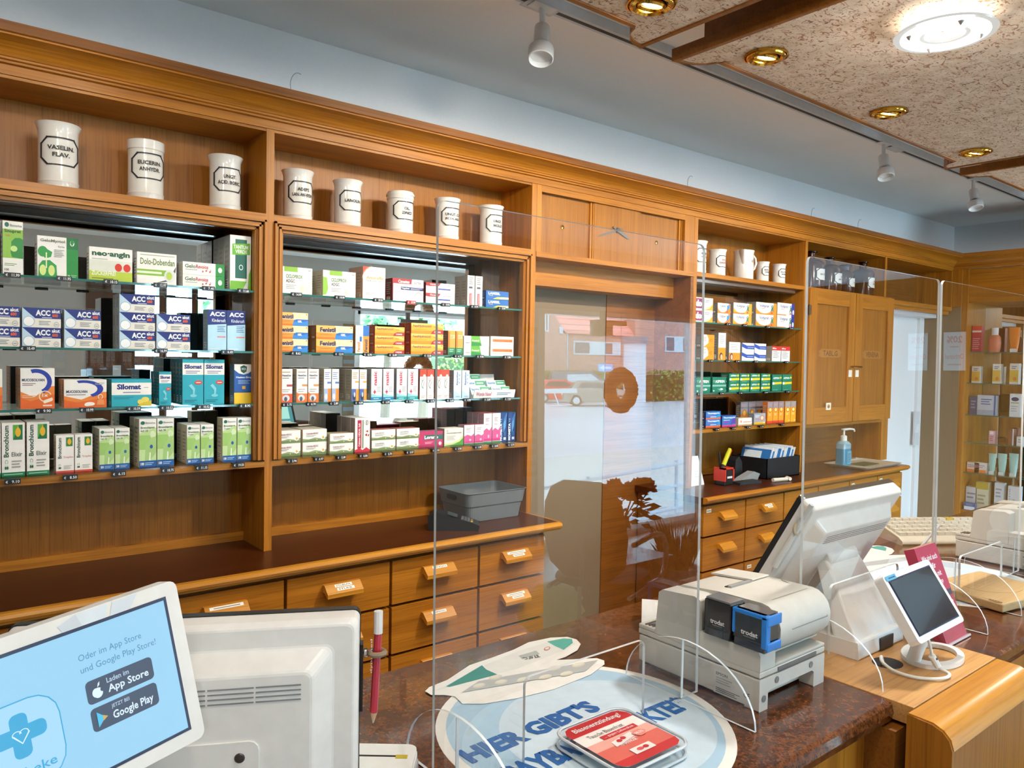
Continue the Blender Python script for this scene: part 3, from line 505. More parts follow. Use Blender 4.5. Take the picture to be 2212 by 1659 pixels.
C('fev', 'upright white and orange carton', 'efe6d6', [('r', .55, 0, 1, .62, 'e8952a'), ('r', .55, .62, 1, 1, '2a70ba'), ('t', 'Fenistil', .66, .06, .88, .5, '26265a', 'v', .03), ('t', 'Fenistil', .12, .06, .34, .4, 'd8843a', 'v', .03), ('r', .3, .42, .46, .6, '2a70ba'), ('e', .38, .75, .06, .14, 'd9dde2')], .04, side='b08a5a')
C('feh', 'amber carton with red tab', 'f0a830', [('r', 0, 0, 1, .3, 'e88a1e'), ('p', [(0, .75), (.6, .9), (1, .55), (1, 1), (0, 1)], 'f4c868'), ('t', 'FeniHydrocort', .06, .56, .62, .86, '6a4a5a', 0, .02), ('t', '0,5%', .7, .6, .82, .76, 'a8702a'), ('p', [(.6, 0), (.66, .3), (.74, .42), (1, .42), (1, 0)], 'b02a34'), ('t', 'CREME', .7, .12, .92, .28, 'f2dcd4', 0, .03), ('e', .95, .88, .02, .05, 'd86a3a'), ('l', .06, .38, .5, .44, 1, 'c07a1e')], .04, side='c04a22', top='a84a2a')
C('fes', 'slim amber upright carton with green foot', 'eda546', [('r', 0, .1, 1, .3, '2f8a5a'), ('r', 0, 0, 1, .1, '246f4c'), ('r', .1, .68, .9, .82, 'f4d8a0'), ('l', .15, .7, .85, .8, 2, 'c26a2a'), ('r', 0, .3, .25, .95, 'e2812a'), ('l', .2, .12, .8, .26, 2, 'a8d4b8')], .04, side='8a6a3c')
C('hyg', 'flat white carton with green middle', WH, [('p', [(.28, 0), (.28, 1), (.62, 1), (.7, 0)], '62ac3a'), ('p', [(.28, .0), (.3, .4), (.66, .3), (.7, 0)], '2f8a3c'), ('t', 'Fenistil', .32, .44, .6, .62, 'e8f4e0'), ('e', .15, .6, .04, .2, 'd0d4d8'), ('l', .06, .22, .24, .34, 1, '5a5a58'), ('l', .7, .25, .95, .6, 3, 'b5b3ac')], .04, side='b8c9a0')
C('bnd', 'flat white carton with orange banner', WH, [('r', .08, .42, .95, .72, 'e2854a'), ('t', 'Wund- und Heilsalbe', .14, .48, .78, .66, 'b54a1e', 0, .02), ('r', .8, .45, .93, .68, 'e86a1e'), ('l', .1, .18, .9, .3, 1, 'a8a59c')], .04, side='c9b8a0')
def nas(c): return [('r', 0, 0, 1, .26, c), ('p', [(0, .0), (0, .3), (.2, .26), (.2, 0)], 'e8702a'), ('e', .45, .13, .32, .10, 'cfd4d8'), ('e', .42, .1, .14, .07, '55585e'), ('t', 'NasenDuo', .12, .78, .88, .84, '3a4a6a', 0, .02), ('l', .12, .7, .7, .76, 1, '8a8a88'), ('r', .5, .48, 1, .54, 'd8934a' if c == 'e8742a' else 'b04a4a'), ('l', .12, .88, .8, .94, 1, 'b5956a'), ('l', .12, .3, .8, .42, 2, 'b5b3ac')]
C('nak', 'white upright carton with red strip, orange foot', WH, nas('d9532a'), .04, side='b9b2a4')
C('naj', 'white upright carton with orange strip and foot', WH, nas('e8742a'), .04, side='b9b2a4')
C('nab', 'slim white carton with blue and orange foot', WH, [('r', .55, 0, 1, .4, 'e8862e'), ('r', 0, 0, .55, .4, 'a4b4d0'), ('e', .3, .15, .2, .1, 'd5dae2'), ('l', .1, .68, .85, .92, 4, '8a9ac0'), ('r', .45, .55, 1, .61, '5a7ac0')], .04, side='b9b2a4')
C('nad', 'slim white carton, blue foot with orange edge', WH, [('r', .6, 0, 1, .38, 'e8982e'), ('r', 0, 0, .6, .38, '4a66a8'), ('e', .35, .12, .22, .1, '2a3040'), ('e', .4, .2, .1, .08, 'c9ced8'), ('l', .1, .7, .85, .92, 4, 'c2a070'), ('r', .45, .58, 1, .63, 'e8a43a')], .045, side='b3ad9f')
def nsc(c): return [('r', 0, 0, 1, .10, c), ('p', [(0, .1), (0, .22), (.5, .16), (1, .14), (1, .1)], '8acad0'), ('t', 'nasic', .22, .48, .52, .92, 'c2264e', 'v', .03), ('r', .2, .25, .44, .29, 'c2264e'), ('r', .28, .2, .36, .34, 'c2264e'), ('p', [(.8, .68), (.72, .5), (.84, .46), (.78, .52)], 'c9ccd0'), ('l', .52, .26, .9, .44, 4, 'a8a8a8'), ('l', .2, .03, .7, .08, 1, 'b8e4ec')]
C('ns1', 'white carton with upright magenta word, blue foot', WH, nsc('1f7fae'), .045, side='9fa6aa')
C('ns2', 'white carton with upright magenta word, teal foot', WH, nsc('1f9a9a'), .045, side='9fa6aa')
C('nr', 'slim white carton with red top', WH, [('r', 0, .76, 1, 1, 'cf4a32'), ('e', .65, .78, .2, .06, 'e8d0c8'), ('a', .5, .5, .3, .14, .25, 100, 280, '5a9a9a'), ('p', [(.3, .35), (.4, .38), (.7, .6), (.62, .6)], 'd07a6a'), ('l', .15, .62, .7, .7, 2, 'b58a80'), ('l', .2, .04, .8, .14, 2, 'c9a49a')], .045, side='b98a80', top='b5442e')
C('bep', 'slim pale blue carton with upright word', 'd3dfe6', [('t', 'Bepanthen', .34, .48, .6, .95, '27569a', 'v', .03), ('p', [(0, 0), (0, .3), (1, .1), (1, 0)], 'b4d0de'), ('l', .62, .5, .85, .9, 3, '9ab0c4'), ('l', .3, .04, .8, .1, 1, '8aa0b0')], .045, side='9fb0ba')
C('bpt', 'small aqua and green carton lying tilted', 'bfe0e6', [('r', .5, .5, 1, .95, '3f9a6a'), ('t', 'Bepanthen', .05, .52, .46, .85, '2a62a0', 0, .02), ('p', [(0, 0), (0, .4), (.5, .2), (1, .3), (1, 0)], 'e4eff0'), ('l', .56, .6, .92, .85, 1, 'd8ecdc')], .03)
DAI = [('p', [(0, 0), (0, .28), (.25, .22), (.5, .34), (.75, .26), (1, .38), (1, 0)], '8f9f72'), ('p', [(0, 0), (0, .14), (.5, .2), (1, .16), (1, 0)], '6f8450'), ('l', .14, .40, .55, .56, 2, '8f8f8a')]+[('e', .84+.075*cos(a*pi/4), .36+.15*sin(a*pi/4), .035, .05, 'f6f4ee') for a in range(8)]+[('e', .84, .36, .04, .075, 'e2ae1e'), ('e', .58, .18, .02, .04, 'e4e2b0')]
C('cet', 'white carton with daisy meadow', WH, DAI+[('t', 'Cetirizin-ADGC', .14, .62, .64, .76, '8a3a52', 0, .02)], .05, side='c9bda2', top='d8cdb6')
C('ce3', 'slightly smaller white daisy meadow carton', WH, DAI+[('t', 'Cetirizin-ADGC', .12, .62, .62, .76, '8a3a52', 0, .02)], .05, side='c9bda2', top='b8a888')
C('lor', 'pale daisy carton with grey word', WH, DAI+[('t', 'Lora-ADGC', .14, .62, .52, .76, '6a7a8a', 0, .02)], .05, side='b5a088', top='a8584a')
C('cal', 'tall white carton with magenta stripe and hearts', WH, [('r', .16, .1, .42, .94, 'b3203f'), ('r', .42, .1, .5, .94, 'd8ccc4'), ('r', .5, .1, .56, .94, '3f7a52'), ('t', 'Calcium HEXAL Saft', .22, .16, .35, .85, 'f0dce0', 'v', .03), ('a', .78, .86, .13, .07, .12, 0, 360, '3a3a3a'), ('r', .76, .8, .8, .92, '3a3a3a'), ('p', [(0, 0), (0, .06), (.3, .12), (.5, .05), (.75, .13), (1, .05), (1, 0)], 'c2283c'), ('p', [(.7, .6), (.84, .64), (.88, .57)], 'b3203f'), ('p', [(.64, .5), (.8, .54), (.8, .46)], 'b3203f'), ('p', [(.84, .5), (.96, .52), (.9, .44)], 'b3203f')], .032, side='a59a94')
C('lrn', 'magenta carton with white italic word', 'c03a68', [('p', [(.2, .5), (.24, .78), (1, .78), (1, .46)], '2f6a62'), ('t', 'Lorano', .24, .52, .8, .74, 'f4f0ee', 0, .05), ('r', 0, 0, 1, .14, 'a02a54'), ('l', .26, .2, .6, .36, 2, 'e8b8c8'), ('e', .88, .2, .06, .12, 'e8c8d4')], .05, side='8f2a4e', top='a84a70')
C('wgr', 'white carton with green sweep', 'ece8dc', [('p', [(0, 0), (.45, .05), (.8, .2), (1, .42), (1, 0)], '4f9a36'), ('p', [(0, .1), (.4, .12), (.8, .32), (1, .55), (1, .44), (.8, .22), (.45, .06), (0, .02)], 'c9d87a'), ('t', 'Heuschnupfenmittel', .12, .66, .9, .78, '77776a', 0, .01), ('l', .12, .3, .6, .58, 4, 'a8a698'), ('e', .15, .86, .05, .06, 'c9c0a8')], .05, side='b5aa94')
PNK = [('p', [(0, .1), (0, .42), (.35, .5), (.7, .42), (1, .55), (1, .1)], 'd0568e'), ('r', 0, .06, 1, .14, 'c9327a'), ('r', 0, 0, 1, .05, '3f8a5a'), ('e', .6, .22, .1, .06, 'e8b8d0'), ('l', .2, .72, .7, .86, 3, '9a7a8a'), ('l', .2, .6, .6, .66, 1, 'c29ab0')]
C('pks', 'small white and pink carton', WH, PNK, .04, side='b59aa4', top='a84a5a')
C('pkt', 'tall white and pink carton', WH, PNK, .035, side='b59aa4', top='b5444e')
C('mom', 'slim dark blue carton with white upright word', '173f7a', [('p', [(.55, .3), (.5, .6), (.75, .9), (1, 1), (.85, .75), (.8, .5)], '5a9ad0'), ('p', [(.5, .75), (.9, .98), (1, .9), (.7, .7)], '3a74b4'), ('t', 'MOMETA', .06, .02, .34, .62, 'eef2f6', 'v', .04), ('r', .55, .05, .85, .14, 'c9d4e4'), ('r', .6, .18, .8, .34, '2f66a4'), ('l', .12, .66, .3, .8, 2, '9ab4d8')], .045, side='10305e', top='28508a')
# right-hand bay
C('doc', 'white and orange carton with purple word square', WH, [('r', 0, .1, .52, .92, '8a2a5e'), ('t', 'doc', .04, .24, .5, .8, 'f6f0f2', 0, .07), ('l', .56, .6, .84, .85, 2, '77777a'), ('p', [(.5, 0), (.8, .15), (1, .55), (1, 0)], 'e8a02a'), ('p', [(.5, .05), (.8, .2), (.9, .35), (.7, .25)], 'd8c27a')], .045)
def vol(c): return [('r', 0, 0, 1, 1, c), ('e', .4, .72, .4, .62, WH), ('p', [(0, .85), (0, 1), (.85, 1), (.8, .7)], WH), ('t', 'Voltaren', .16, .60, .62, .86, '3a4a7a', 0, .02), ('l', .2, .46, .42, .54, 1, 'd86a3a'), ('p', [(.68, .2), (.74, .6), (.68, .85), (.78, .66), (.86, .86), (.82, .55), (.86, .2), (.78, .4)], '3f7a5a'), ('e', .77, .78, .03, .06, '2f5aa0'), ('p', [(.7, .1), (.76, .3), (.8, .1)], 'd83a5a')]
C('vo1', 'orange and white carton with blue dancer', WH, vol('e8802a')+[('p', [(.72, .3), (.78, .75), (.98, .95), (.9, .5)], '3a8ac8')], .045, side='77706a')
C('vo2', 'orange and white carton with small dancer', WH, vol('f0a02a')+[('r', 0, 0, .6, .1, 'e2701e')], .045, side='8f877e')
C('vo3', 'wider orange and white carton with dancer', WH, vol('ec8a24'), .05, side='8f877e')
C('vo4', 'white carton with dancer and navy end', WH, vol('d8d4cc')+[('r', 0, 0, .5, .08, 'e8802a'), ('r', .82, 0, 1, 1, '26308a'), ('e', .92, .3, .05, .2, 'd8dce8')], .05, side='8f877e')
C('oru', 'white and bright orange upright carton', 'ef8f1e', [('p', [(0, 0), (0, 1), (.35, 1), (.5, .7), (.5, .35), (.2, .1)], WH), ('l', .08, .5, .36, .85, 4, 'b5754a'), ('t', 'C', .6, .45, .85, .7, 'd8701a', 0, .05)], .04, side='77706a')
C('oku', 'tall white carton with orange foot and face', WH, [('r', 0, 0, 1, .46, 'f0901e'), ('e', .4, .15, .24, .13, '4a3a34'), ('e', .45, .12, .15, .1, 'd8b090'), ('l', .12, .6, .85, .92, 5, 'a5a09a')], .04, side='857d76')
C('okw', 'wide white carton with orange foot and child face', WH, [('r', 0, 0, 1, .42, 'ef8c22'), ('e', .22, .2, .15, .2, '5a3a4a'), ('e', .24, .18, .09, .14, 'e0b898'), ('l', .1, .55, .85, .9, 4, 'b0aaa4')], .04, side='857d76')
C('blw', 'white and royal blue carton', WH, [('p', [(0, .95), (.4, .7), (1, .72), (1, .3), (.35, .32), (0, .55)], '2a4fa8'), ('p', [(0, 1), (0, .95), (.4, .7), (1, .72), (.6, .95)], 'e8dcd8'), ('l', .45, .44, .95, .56, 1, 'c2d0ec'), ('l', .1, .1, .9, .2, 1, 'd0a4a8')], .04, side='8f8f94')
C('rdw', 'white carton with red top band', WH, [('r', 0, .72, 1, 1, 'cc2a26'), ('t', 'Novo', .2, .80, .5, .92, 'f4e4e0', 0, .03), ('e', .12, .86, .07, .05, 'f4e4e0'), ('l', .1, .2, .85, .6, 5, '8f8b86'), ('l', .1, .62, .6, .68, 1, '4a4a4a')], .04, side='a59c8e')
ASP = [('t', 'ASPIRIN', .2, .62, .88, .82, 'e8f0ea', 0, .03), ('a', .12, .74, .06, .07, .25, 0, 360, 'a8d4c0'), ('r', 0, .38, 1, .5, '7fb0a4'), ('e', .62, .2, .16, .07, 'e8eeea'), ('p', [(.3, .22), (.6, .27), (.6, .15)], '5aa48f'), ('e', .1, .1, .05, .05, 'd8e6de')]
C('asp', 'square teal green carton with white tablet', '12745a', ASP, .05, side='0f5f4a', top='14503f')
C('asc', 'teal carton with yellow banner', '15795c', [('p', [(.05, .22), (.1, .48), (1, .52), (1, .28)], 'e8c41e'), ('t', 'ASPIRIN', .14, .68, .7, .86, 'eaf2ec', 0, .03), ('e', .86, .78, .1, .12, 'd8c21e'), ('e', .12, .38, .09, .12, 'f0f0e8'), ('l', .2, .06, .7, .14, 1, '7fbca4')], .05, side='0f5f4a', top='1c6a54')
C('ast', 'tall teal carton with yellow banner', '15795c', [('p', [(.05, .38), (.1, .52), (1, .55), (1, .42)], 'e8c41e'), ('t', 'ASPIRIN', .1, .72, .74, .84, 'eaf2ec', 0, .03), ('e', .88, .8, .09, .07, 'd8c21e'), ('e', .12, .46, .1, .08, 'f0f0e8'), ('l', .1, .04, .6, .09, 1, '7fbca4')], .05, side='0f5f4a', top='1c6a54')
C('tho', 'blue carton with orange base stripe', '2a70b8', [('t', 'Thomapyrin', .1, .62, .92, .88, 'eef4f8', 0, .03), ('p', [(0, 0), (0, .2), (.6, .14), (1, .24), (1, 0)], 'e2602a'), ('p', [(.72, .1), (.8, .55), (.95, .75), (.98, .3)], '1c8ac8'), ('l', .1, .45, .5, .56, 1, 'd84a3a'), ('r', .3, .25, .7, .36, 'a8c8e4')], .04, side='1c2a5e', top='24508e')
C('thi', 'blue and magenta carton', '2a6ab4', [('t', 'Thomapyrin', .08, .70, .95, .90, 'eef4f8', 0, .03), ('l', .1, .52, .55, .64, 1, 'c8dcf0'), ('p', [(.1, .3), (.1, .45), (.5, .45), (.5, .3)], '8a3a9a'), ('p', [(0, 0), (0, .12), (.7, .08), (1, .16), (1, 0)], 'd8408a'), ('p', [(.6, .12), (.72, .6), (.95, .8), (.98, .3)], '5a3a9a')], .045, side='2a2a72', top='2a4a94')
C('viv', 'white carton with orange letters', WH, [('t', 'vivimed', .32, .32, .92, .56, 'd87a2e', 0, .03), ('p', [(.1, .25), (.16, .5), (.1, .72), (.2, .6), (.3, .74), (.24, .5), (.26, .25), (.18, .42)], 'e2861e'), ('l', .1, .82, .9, .9, 1, 'c9a07a'), ('r', 0, 0, 1, .1, 'e8b07a')], .05, top='c9b490', side='c2a888')
SUNR = [('e', .55, .52, .2, .2, 'e8962a'), ('e', .55, .52, .13, .13, 'f4d27a')]
C('ibg', 'small grey and yellow carton with ring', '9aa0ac', [('r', 0, 0, 1, .16, 'e8b22a'), ('e', .7, .55, .17, .26, 'e8842a'), ('e', .7, .55, .11, .17, 'd8d4c4'), ('l', .1, .62, .5, .85, 2, 'e4e4e4'), ('l', .1, .42, .5, .52, 1, 'd86a4a'), ('e', .88, .1, .05, .06, 'f4f0e0')], .035, side='7a7e8a')
C('ibo', 'slim orange carton with grey top and sun', 'ef9a22', [('r', 0, .68, 1, 1, '8f8a94'), ('r', 0, 0, 1, .1, 'd8442a'), ('e', .5, .62, .36, .12, 'd0642a'), ('e', .5, .62, .25, .085, 'f2cf6a'), ('l', .2, .8, .8, .92, 2, 'd88a7a'), ('l', .2, .34, .7, .46, 2, 'f6d69a')], .03, side='c86a1e', top='c9722a')
C('iby', 'slim amber carton with ring', 'f0a41e', [('r', 0, .72, 1, 1, '99949a'), ('e', .5, .6, .36, .12, 'd8781e'), ('e', .5, .6, .24, .08, 'f6dc8a'), ('l', .2, .8, .8, .92, 2, 'c9a84a'), ('l', .2, .34, .7, .46, 2, 'f8e0a4'), ('e', .8, .07, .1, .03, 'f6e8c0')], .03, side='c87a1e', top='d08a2a')
C('ibx', 'grey and orange carton with ring, deeper in shelf', '8a8690', [('r', 0, 0, 1, .42, 'b5722a'), ('e', .5, .45, .3, .2, 'b5722a'), ('e', .5, .45, .18, .12, 'd8a84a'), ('l', .15, .72, .85, .9, 2, 'b58a84')], .03, side='6a5a50', top='a89a90')

PROTO = {}; USED = {}
def proto(key, w, h):
    k = (key, round(w, 3), round(h, 3))
    for kk in PROTO:
        if kk[0] == key and abs(kk[1]-w) < .004 and abs(kk[2]-h) < .004: return PROTO[kk], kk
    desc, base, els, d, side, top, sl = CT[key]; m = MB(); b = paint(base)
    m.add([(0, 0, 0), (w, 0, 0), (w, d, 0), (0, d, 0), (0, 0, h), (w, 0, h), (w, d, h), (0, d, h)], [(3, 2, 1, 0), (0, 1, 5, 4), (2, 3, 7, 6)], b)
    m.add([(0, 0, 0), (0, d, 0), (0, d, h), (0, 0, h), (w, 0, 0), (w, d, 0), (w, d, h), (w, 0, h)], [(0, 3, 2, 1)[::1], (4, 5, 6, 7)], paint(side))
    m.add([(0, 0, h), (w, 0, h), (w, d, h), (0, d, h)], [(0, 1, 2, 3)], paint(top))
    m.pr((0, 0, 0), (1, 0, 0), (0, 0, 1), w, h, els)
    if sl: m.pr((0, d, 0), (0, -1, 0), (0, 0, 1), d, h, [('l', .15, .30, .8, .85, 6, '9f998e'), ('r', .2, .06, .7, .2, 'f0eee8'), ('l', .22, .07, .68, .19, 3, '2a2a2a')])
    m.pr((0, 0, h), (1, 0, 0), (0, 1, 0), w, d, [('r', 0, .86, 1, .875, '9a958a'), ('r', .02, .02, .03, .98, 'b0aaa0')])
    PROTO[k] = m.mesh('carton_'+key); return PROTO[k], k
LAY = {1: [''], 2: ['lower', 'upper'], 3: ['bottom', 'middle', 'top']}
def row(key, xs, x1, ytop, z, shelf, lev=1, dep=1, yf=.036, q='', ys=None, lv=None):
    """cartons standing side by side: left edges xs (photo pixels), right edge of the first x1, top edge ytop"""
    pts = []; xm = (xs[0]+x1)/2
    p0 = at(xm, ytop, 'Y', yf); hh = (p0.z-z)/lev; py = (ytop+at_px(p0.x, yf, z)[1])/2
    a = at(xs[0], py, 'Y', yf).x; w = at(x1, py, 'Y', yf).x-a
    me, kk = proto(key, w-.0012, hh-.0004); d = CT[key][3]; desc = CT[key][0]
    for j in range(dep):
        for i, x in enumerate(xs):
            X = at(x, py, 'Y', yf).x
            for l in range(lev if lv is None else lv[i]):
                o = bpy.data.objects.new('medicine_carton', me); COL.objects.link(o)
                o.location = (X+random.uniform(-.0003, .0003), yf+j*(d+.0015)+random.uniform(0, .0008), z+.0003+l*hh)
                if lev == 1 and dep == 1 and len(xs) == 1: o.rotation_euler.z = radians(random.uniform(-.6, .2))
                w_ = []
                n = len(xs)
                if n == 2: w_.append(['left one', 'right one'][i])
                elif n > 2: w_.append(['leftmost', 'second from left', 'third from left', 'fourth from left'][i] if i < n-1 else 'rightmost')
                if lev > 1: w_.append(LAY[lev][l])
                if dep > 1: w_.append(['front row', 'second row', 'third row', 'fourth row', 'fifth row'][j])
                lab = desc+(' '+q if q else '')+(', '+' '.join(w_) if w_ else '')+', '+shelf
                USED[lab] = USED.get(lab, 0)+1
                tag(o, lab, 'medicine box', 'medicine cartons, '+shelf)
def at_px(X, Y, Z):
    d = Vector((X, Y, Z))-CAM; zz = d.dot(fw); return (1106+F_PX*d.dot(rt)/zz, 829.5-F_PX*d.dot(up)/zz)
A1, A2, A3, A4 = GL[0], GL[1], GL[2], 1.228
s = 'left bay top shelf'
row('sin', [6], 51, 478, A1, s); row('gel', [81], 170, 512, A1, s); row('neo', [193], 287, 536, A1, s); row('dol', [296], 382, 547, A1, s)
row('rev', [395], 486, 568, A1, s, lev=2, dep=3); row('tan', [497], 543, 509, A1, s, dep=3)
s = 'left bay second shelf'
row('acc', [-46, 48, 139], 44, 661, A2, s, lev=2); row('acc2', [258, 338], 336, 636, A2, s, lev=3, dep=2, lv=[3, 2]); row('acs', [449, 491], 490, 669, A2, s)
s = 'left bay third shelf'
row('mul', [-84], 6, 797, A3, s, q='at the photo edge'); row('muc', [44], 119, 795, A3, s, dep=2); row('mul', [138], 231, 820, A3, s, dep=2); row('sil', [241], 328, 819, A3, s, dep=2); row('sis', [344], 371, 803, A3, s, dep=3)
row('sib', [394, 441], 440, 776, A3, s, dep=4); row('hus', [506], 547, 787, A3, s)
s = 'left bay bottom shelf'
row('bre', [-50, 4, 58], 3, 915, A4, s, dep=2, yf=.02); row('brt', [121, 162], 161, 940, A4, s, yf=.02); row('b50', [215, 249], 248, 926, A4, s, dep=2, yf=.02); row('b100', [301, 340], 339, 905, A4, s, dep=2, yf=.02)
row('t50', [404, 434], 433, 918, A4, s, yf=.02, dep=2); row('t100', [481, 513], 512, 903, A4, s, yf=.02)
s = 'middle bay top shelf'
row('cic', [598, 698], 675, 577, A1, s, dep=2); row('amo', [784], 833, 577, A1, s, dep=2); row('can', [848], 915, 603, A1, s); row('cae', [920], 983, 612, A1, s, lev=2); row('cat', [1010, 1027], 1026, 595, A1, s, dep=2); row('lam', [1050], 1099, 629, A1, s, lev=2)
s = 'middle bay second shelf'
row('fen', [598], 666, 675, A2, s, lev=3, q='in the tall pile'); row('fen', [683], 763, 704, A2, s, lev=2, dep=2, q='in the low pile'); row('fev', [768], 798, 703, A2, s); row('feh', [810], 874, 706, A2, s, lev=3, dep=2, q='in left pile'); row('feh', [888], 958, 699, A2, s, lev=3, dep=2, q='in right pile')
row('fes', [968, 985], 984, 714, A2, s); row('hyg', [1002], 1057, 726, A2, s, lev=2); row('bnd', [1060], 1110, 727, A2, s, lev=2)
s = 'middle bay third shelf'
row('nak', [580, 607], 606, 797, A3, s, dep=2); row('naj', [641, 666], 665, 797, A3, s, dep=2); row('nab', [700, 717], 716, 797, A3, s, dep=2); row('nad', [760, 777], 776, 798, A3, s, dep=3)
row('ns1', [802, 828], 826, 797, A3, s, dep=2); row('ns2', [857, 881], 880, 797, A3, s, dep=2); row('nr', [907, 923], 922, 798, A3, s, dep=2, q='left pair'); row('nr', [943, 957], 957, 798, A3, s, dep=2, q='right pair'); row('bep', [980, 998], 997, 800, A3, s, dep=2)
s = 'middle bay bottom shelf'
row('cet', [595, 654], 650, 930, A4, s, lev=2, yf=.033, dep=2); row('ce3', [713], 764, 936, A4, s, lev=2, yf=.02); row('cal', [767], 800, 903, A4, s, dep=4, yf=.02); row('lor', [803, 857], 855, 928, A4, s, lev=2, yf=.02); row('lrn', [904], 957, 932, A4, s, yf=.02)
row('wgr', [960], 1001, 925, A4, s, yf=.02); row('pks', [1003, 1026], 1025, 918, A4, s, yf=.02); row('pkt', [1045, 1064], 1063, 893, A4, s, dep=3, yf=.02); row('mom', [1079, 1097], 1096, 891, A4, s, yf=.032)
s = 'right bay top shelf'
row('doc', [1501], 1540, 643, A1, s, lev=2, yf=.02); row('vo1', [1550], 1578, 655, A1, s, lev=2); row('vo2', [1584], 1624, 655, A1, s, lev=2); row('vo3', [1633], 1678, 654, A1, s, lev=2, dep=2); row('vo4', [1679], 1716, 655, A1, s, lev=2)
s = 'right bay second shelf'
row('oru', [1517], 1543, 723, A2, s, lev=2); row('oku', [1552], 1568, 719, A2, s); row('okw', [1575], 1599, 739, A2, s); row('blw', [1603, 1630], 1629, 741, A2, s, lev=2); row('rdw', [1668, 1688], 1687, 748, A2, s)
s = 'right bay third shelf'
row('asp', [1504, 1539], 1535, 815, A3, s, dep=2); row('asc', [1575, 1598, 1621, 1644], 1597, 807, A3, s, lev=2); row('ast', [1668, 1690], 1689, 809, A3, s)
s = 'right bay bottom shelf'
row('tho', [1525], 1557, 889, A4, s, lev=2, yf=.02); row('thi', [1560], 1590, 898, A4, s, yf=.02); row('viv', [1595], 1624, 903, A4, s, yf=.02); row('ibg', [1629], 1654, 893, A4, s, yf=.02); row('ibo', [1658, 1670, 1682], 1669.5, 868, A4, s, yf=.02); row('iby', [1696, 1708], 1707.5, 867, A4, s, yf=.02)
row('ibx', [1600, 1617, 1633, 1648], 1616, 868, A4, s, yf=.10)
# slanted counter display tray with small tilted boxes (middle bay, third shelf)
t = thing('display_tray', (1.75, .06, A3), 'white slanted card tray of small aqua boxes, middle bay third shelf', 'display tray')
x0 = at(1019, 850, 'Y', .03).x; x1 = at(1107, 850, 'Y', .03).x
m = MB(); m.prism([(.02, A3+.0005), (.012, A3+.030), (.015, A3+.031), (.022, A3+.004), (.14, A3+.004), (.15, A3+.085), (.153, A3+.085), (.143, A3+.0005)], 'x', x0, x1, paint(WH)); m.pr((x0, .0195, A3+.001), (1, 0, 0), (0, -.008, .03), x1-x0, .031, [('t', 'Wunde Nase?', .05, .25, .42, .75, 'c06a86', 0, .02), ('l', .55, .3, .9, .7, 2, '6a90c0')]); m.done('tray', t)
for k in range(2):
    for j in range(3 if k == 0 else 2):
        w = (x1-x0)/2-.008; O = (x0+.003+k*(w+.01), .030+.032*j, A3+.006+.022*j); q = MB(); q.T = frame(O, (1, 0, 0), (0, .9, -.43), (0, .43, .9))
        q.box(0, 0, 0, w, .020, .040, paint('cfe4e8')); q.pr((0, 0, 0), (1, 0, 0), (0, 0, 1), w, .04, CT['bpt'][2])
        o = q.done('medicine_carton', label='small aqua and green box in the card tray, %s column, %s step' % (['left', 'right'][k], ['front', 'second', 'rear'][j]), cat='medicine box', group='boxes in the card tray')
# price tags clipped to the shelf edges
def price(px, py, txt, z, shelf, y=-.0045, red=False, w=.034):
    X = at(px, py, 'Y', y).x; m = MB(); zz = z-.010
    m.box(X-w/2, y, zz, X+w/2, y+.006, zz+.0125, paint('a8201e' if red else '131315', .35))
    m.box(X-w/2+.004, y+.006, zz+.002, X+w/2-.004, .014, zz+.0105, paint('131315', .35))
    e = '\u20ac' if txt else '\u20ac'
    els = [('t', e, .08, .25, .22, .75, 'e4e4e0', 0, .02)]
    if txt: els.append(('t', txt, .46, .22, .93, .8, 'e4e4e0', 0, .02))
    else: els.append(('l', .5, .2, .9, .8, 1, 'c9c9c4'))
    m.pr((X-w/2, y, zz), (1, 0, 0), (0, 0, 1), w, .0125, els)
    PT.append((X, txt, shelf, m.done('price_tag', label='black', cat='price tag', group='price tags, '+shelf), red))
PT = []
for px, t_ in ((27, '11.99'), (139, '11.95'), (240, '10.15'), (347, '12.97'), (451, '7.40'), (527, '11.66')): price(px, 600, t_, GL[0], 'left bay top shelf')
for px, t_ in ((60, '10.49'), (348, '16.99'), (492, '4.49')): price(px, 750, t_, GL[1], 'left bay second shelf')
for px, t_ in ((95, '9.90'), (188, '10.99'), (290, '10.59'), (361, '10.52'), (441, '10.52'), (530, '8.90')): price(px, 880, t_, GL[2], 'left bay third shelf')
for px, t_ in ((27, '9.10'), (152, '8.50'), (257, '6.15'), (363, '10.75'), (436, '11.15'), (516, '19.55')): price(px, 1015, t_, 1.224, 'left bay bottom shelf', y=-.020)
for px, t_ in ((641, '14.99'), (735, '19.99'), (818, '29.90'), (889, '37.99'), (964, '18.95'), (1026, '14.99'), (1085, '7.99')): price(px, 650, t_, GL[0], 'middle bay top shelf', red=t_ == '37.99')
for px, t_ in ((640, '8.62'), (733, '12.91'), (795, '6.90'), (849, '8.49'), (924, '13.20'), (990, '6.79'), (1038, '9.96'), (1097, '5.80')): price(px, 765, t_, GL[1], 'middle bay second shelf', w=.032)
for px, t_ in ((621, '5.75'), (673, '6.78'), (722, '2.89'), (776, '4.89'), (834, '6.89'), (885, '7.50'), (931, '2.75'), (973, '3.69'), (1010, '4.90'), (1053, '5.89'), (1097, '7.30')): price(px, 868, t_, GL[2], 'middle bay third shelf', w=.031)
for px, t_ in ((632, '2.96'), (690, '6.97'), (738, '12.80'), (786, '6.86'), (839, '2.70'), (886, '5.57'), (942, '4.93'), (990, '17.85'), (1033, '11.89'), (1069, '8.48'), (1104, '12.70')): price(px, 975, t_, 1.224, 'middle bay bottom shelf', y=-.020, w=.031)
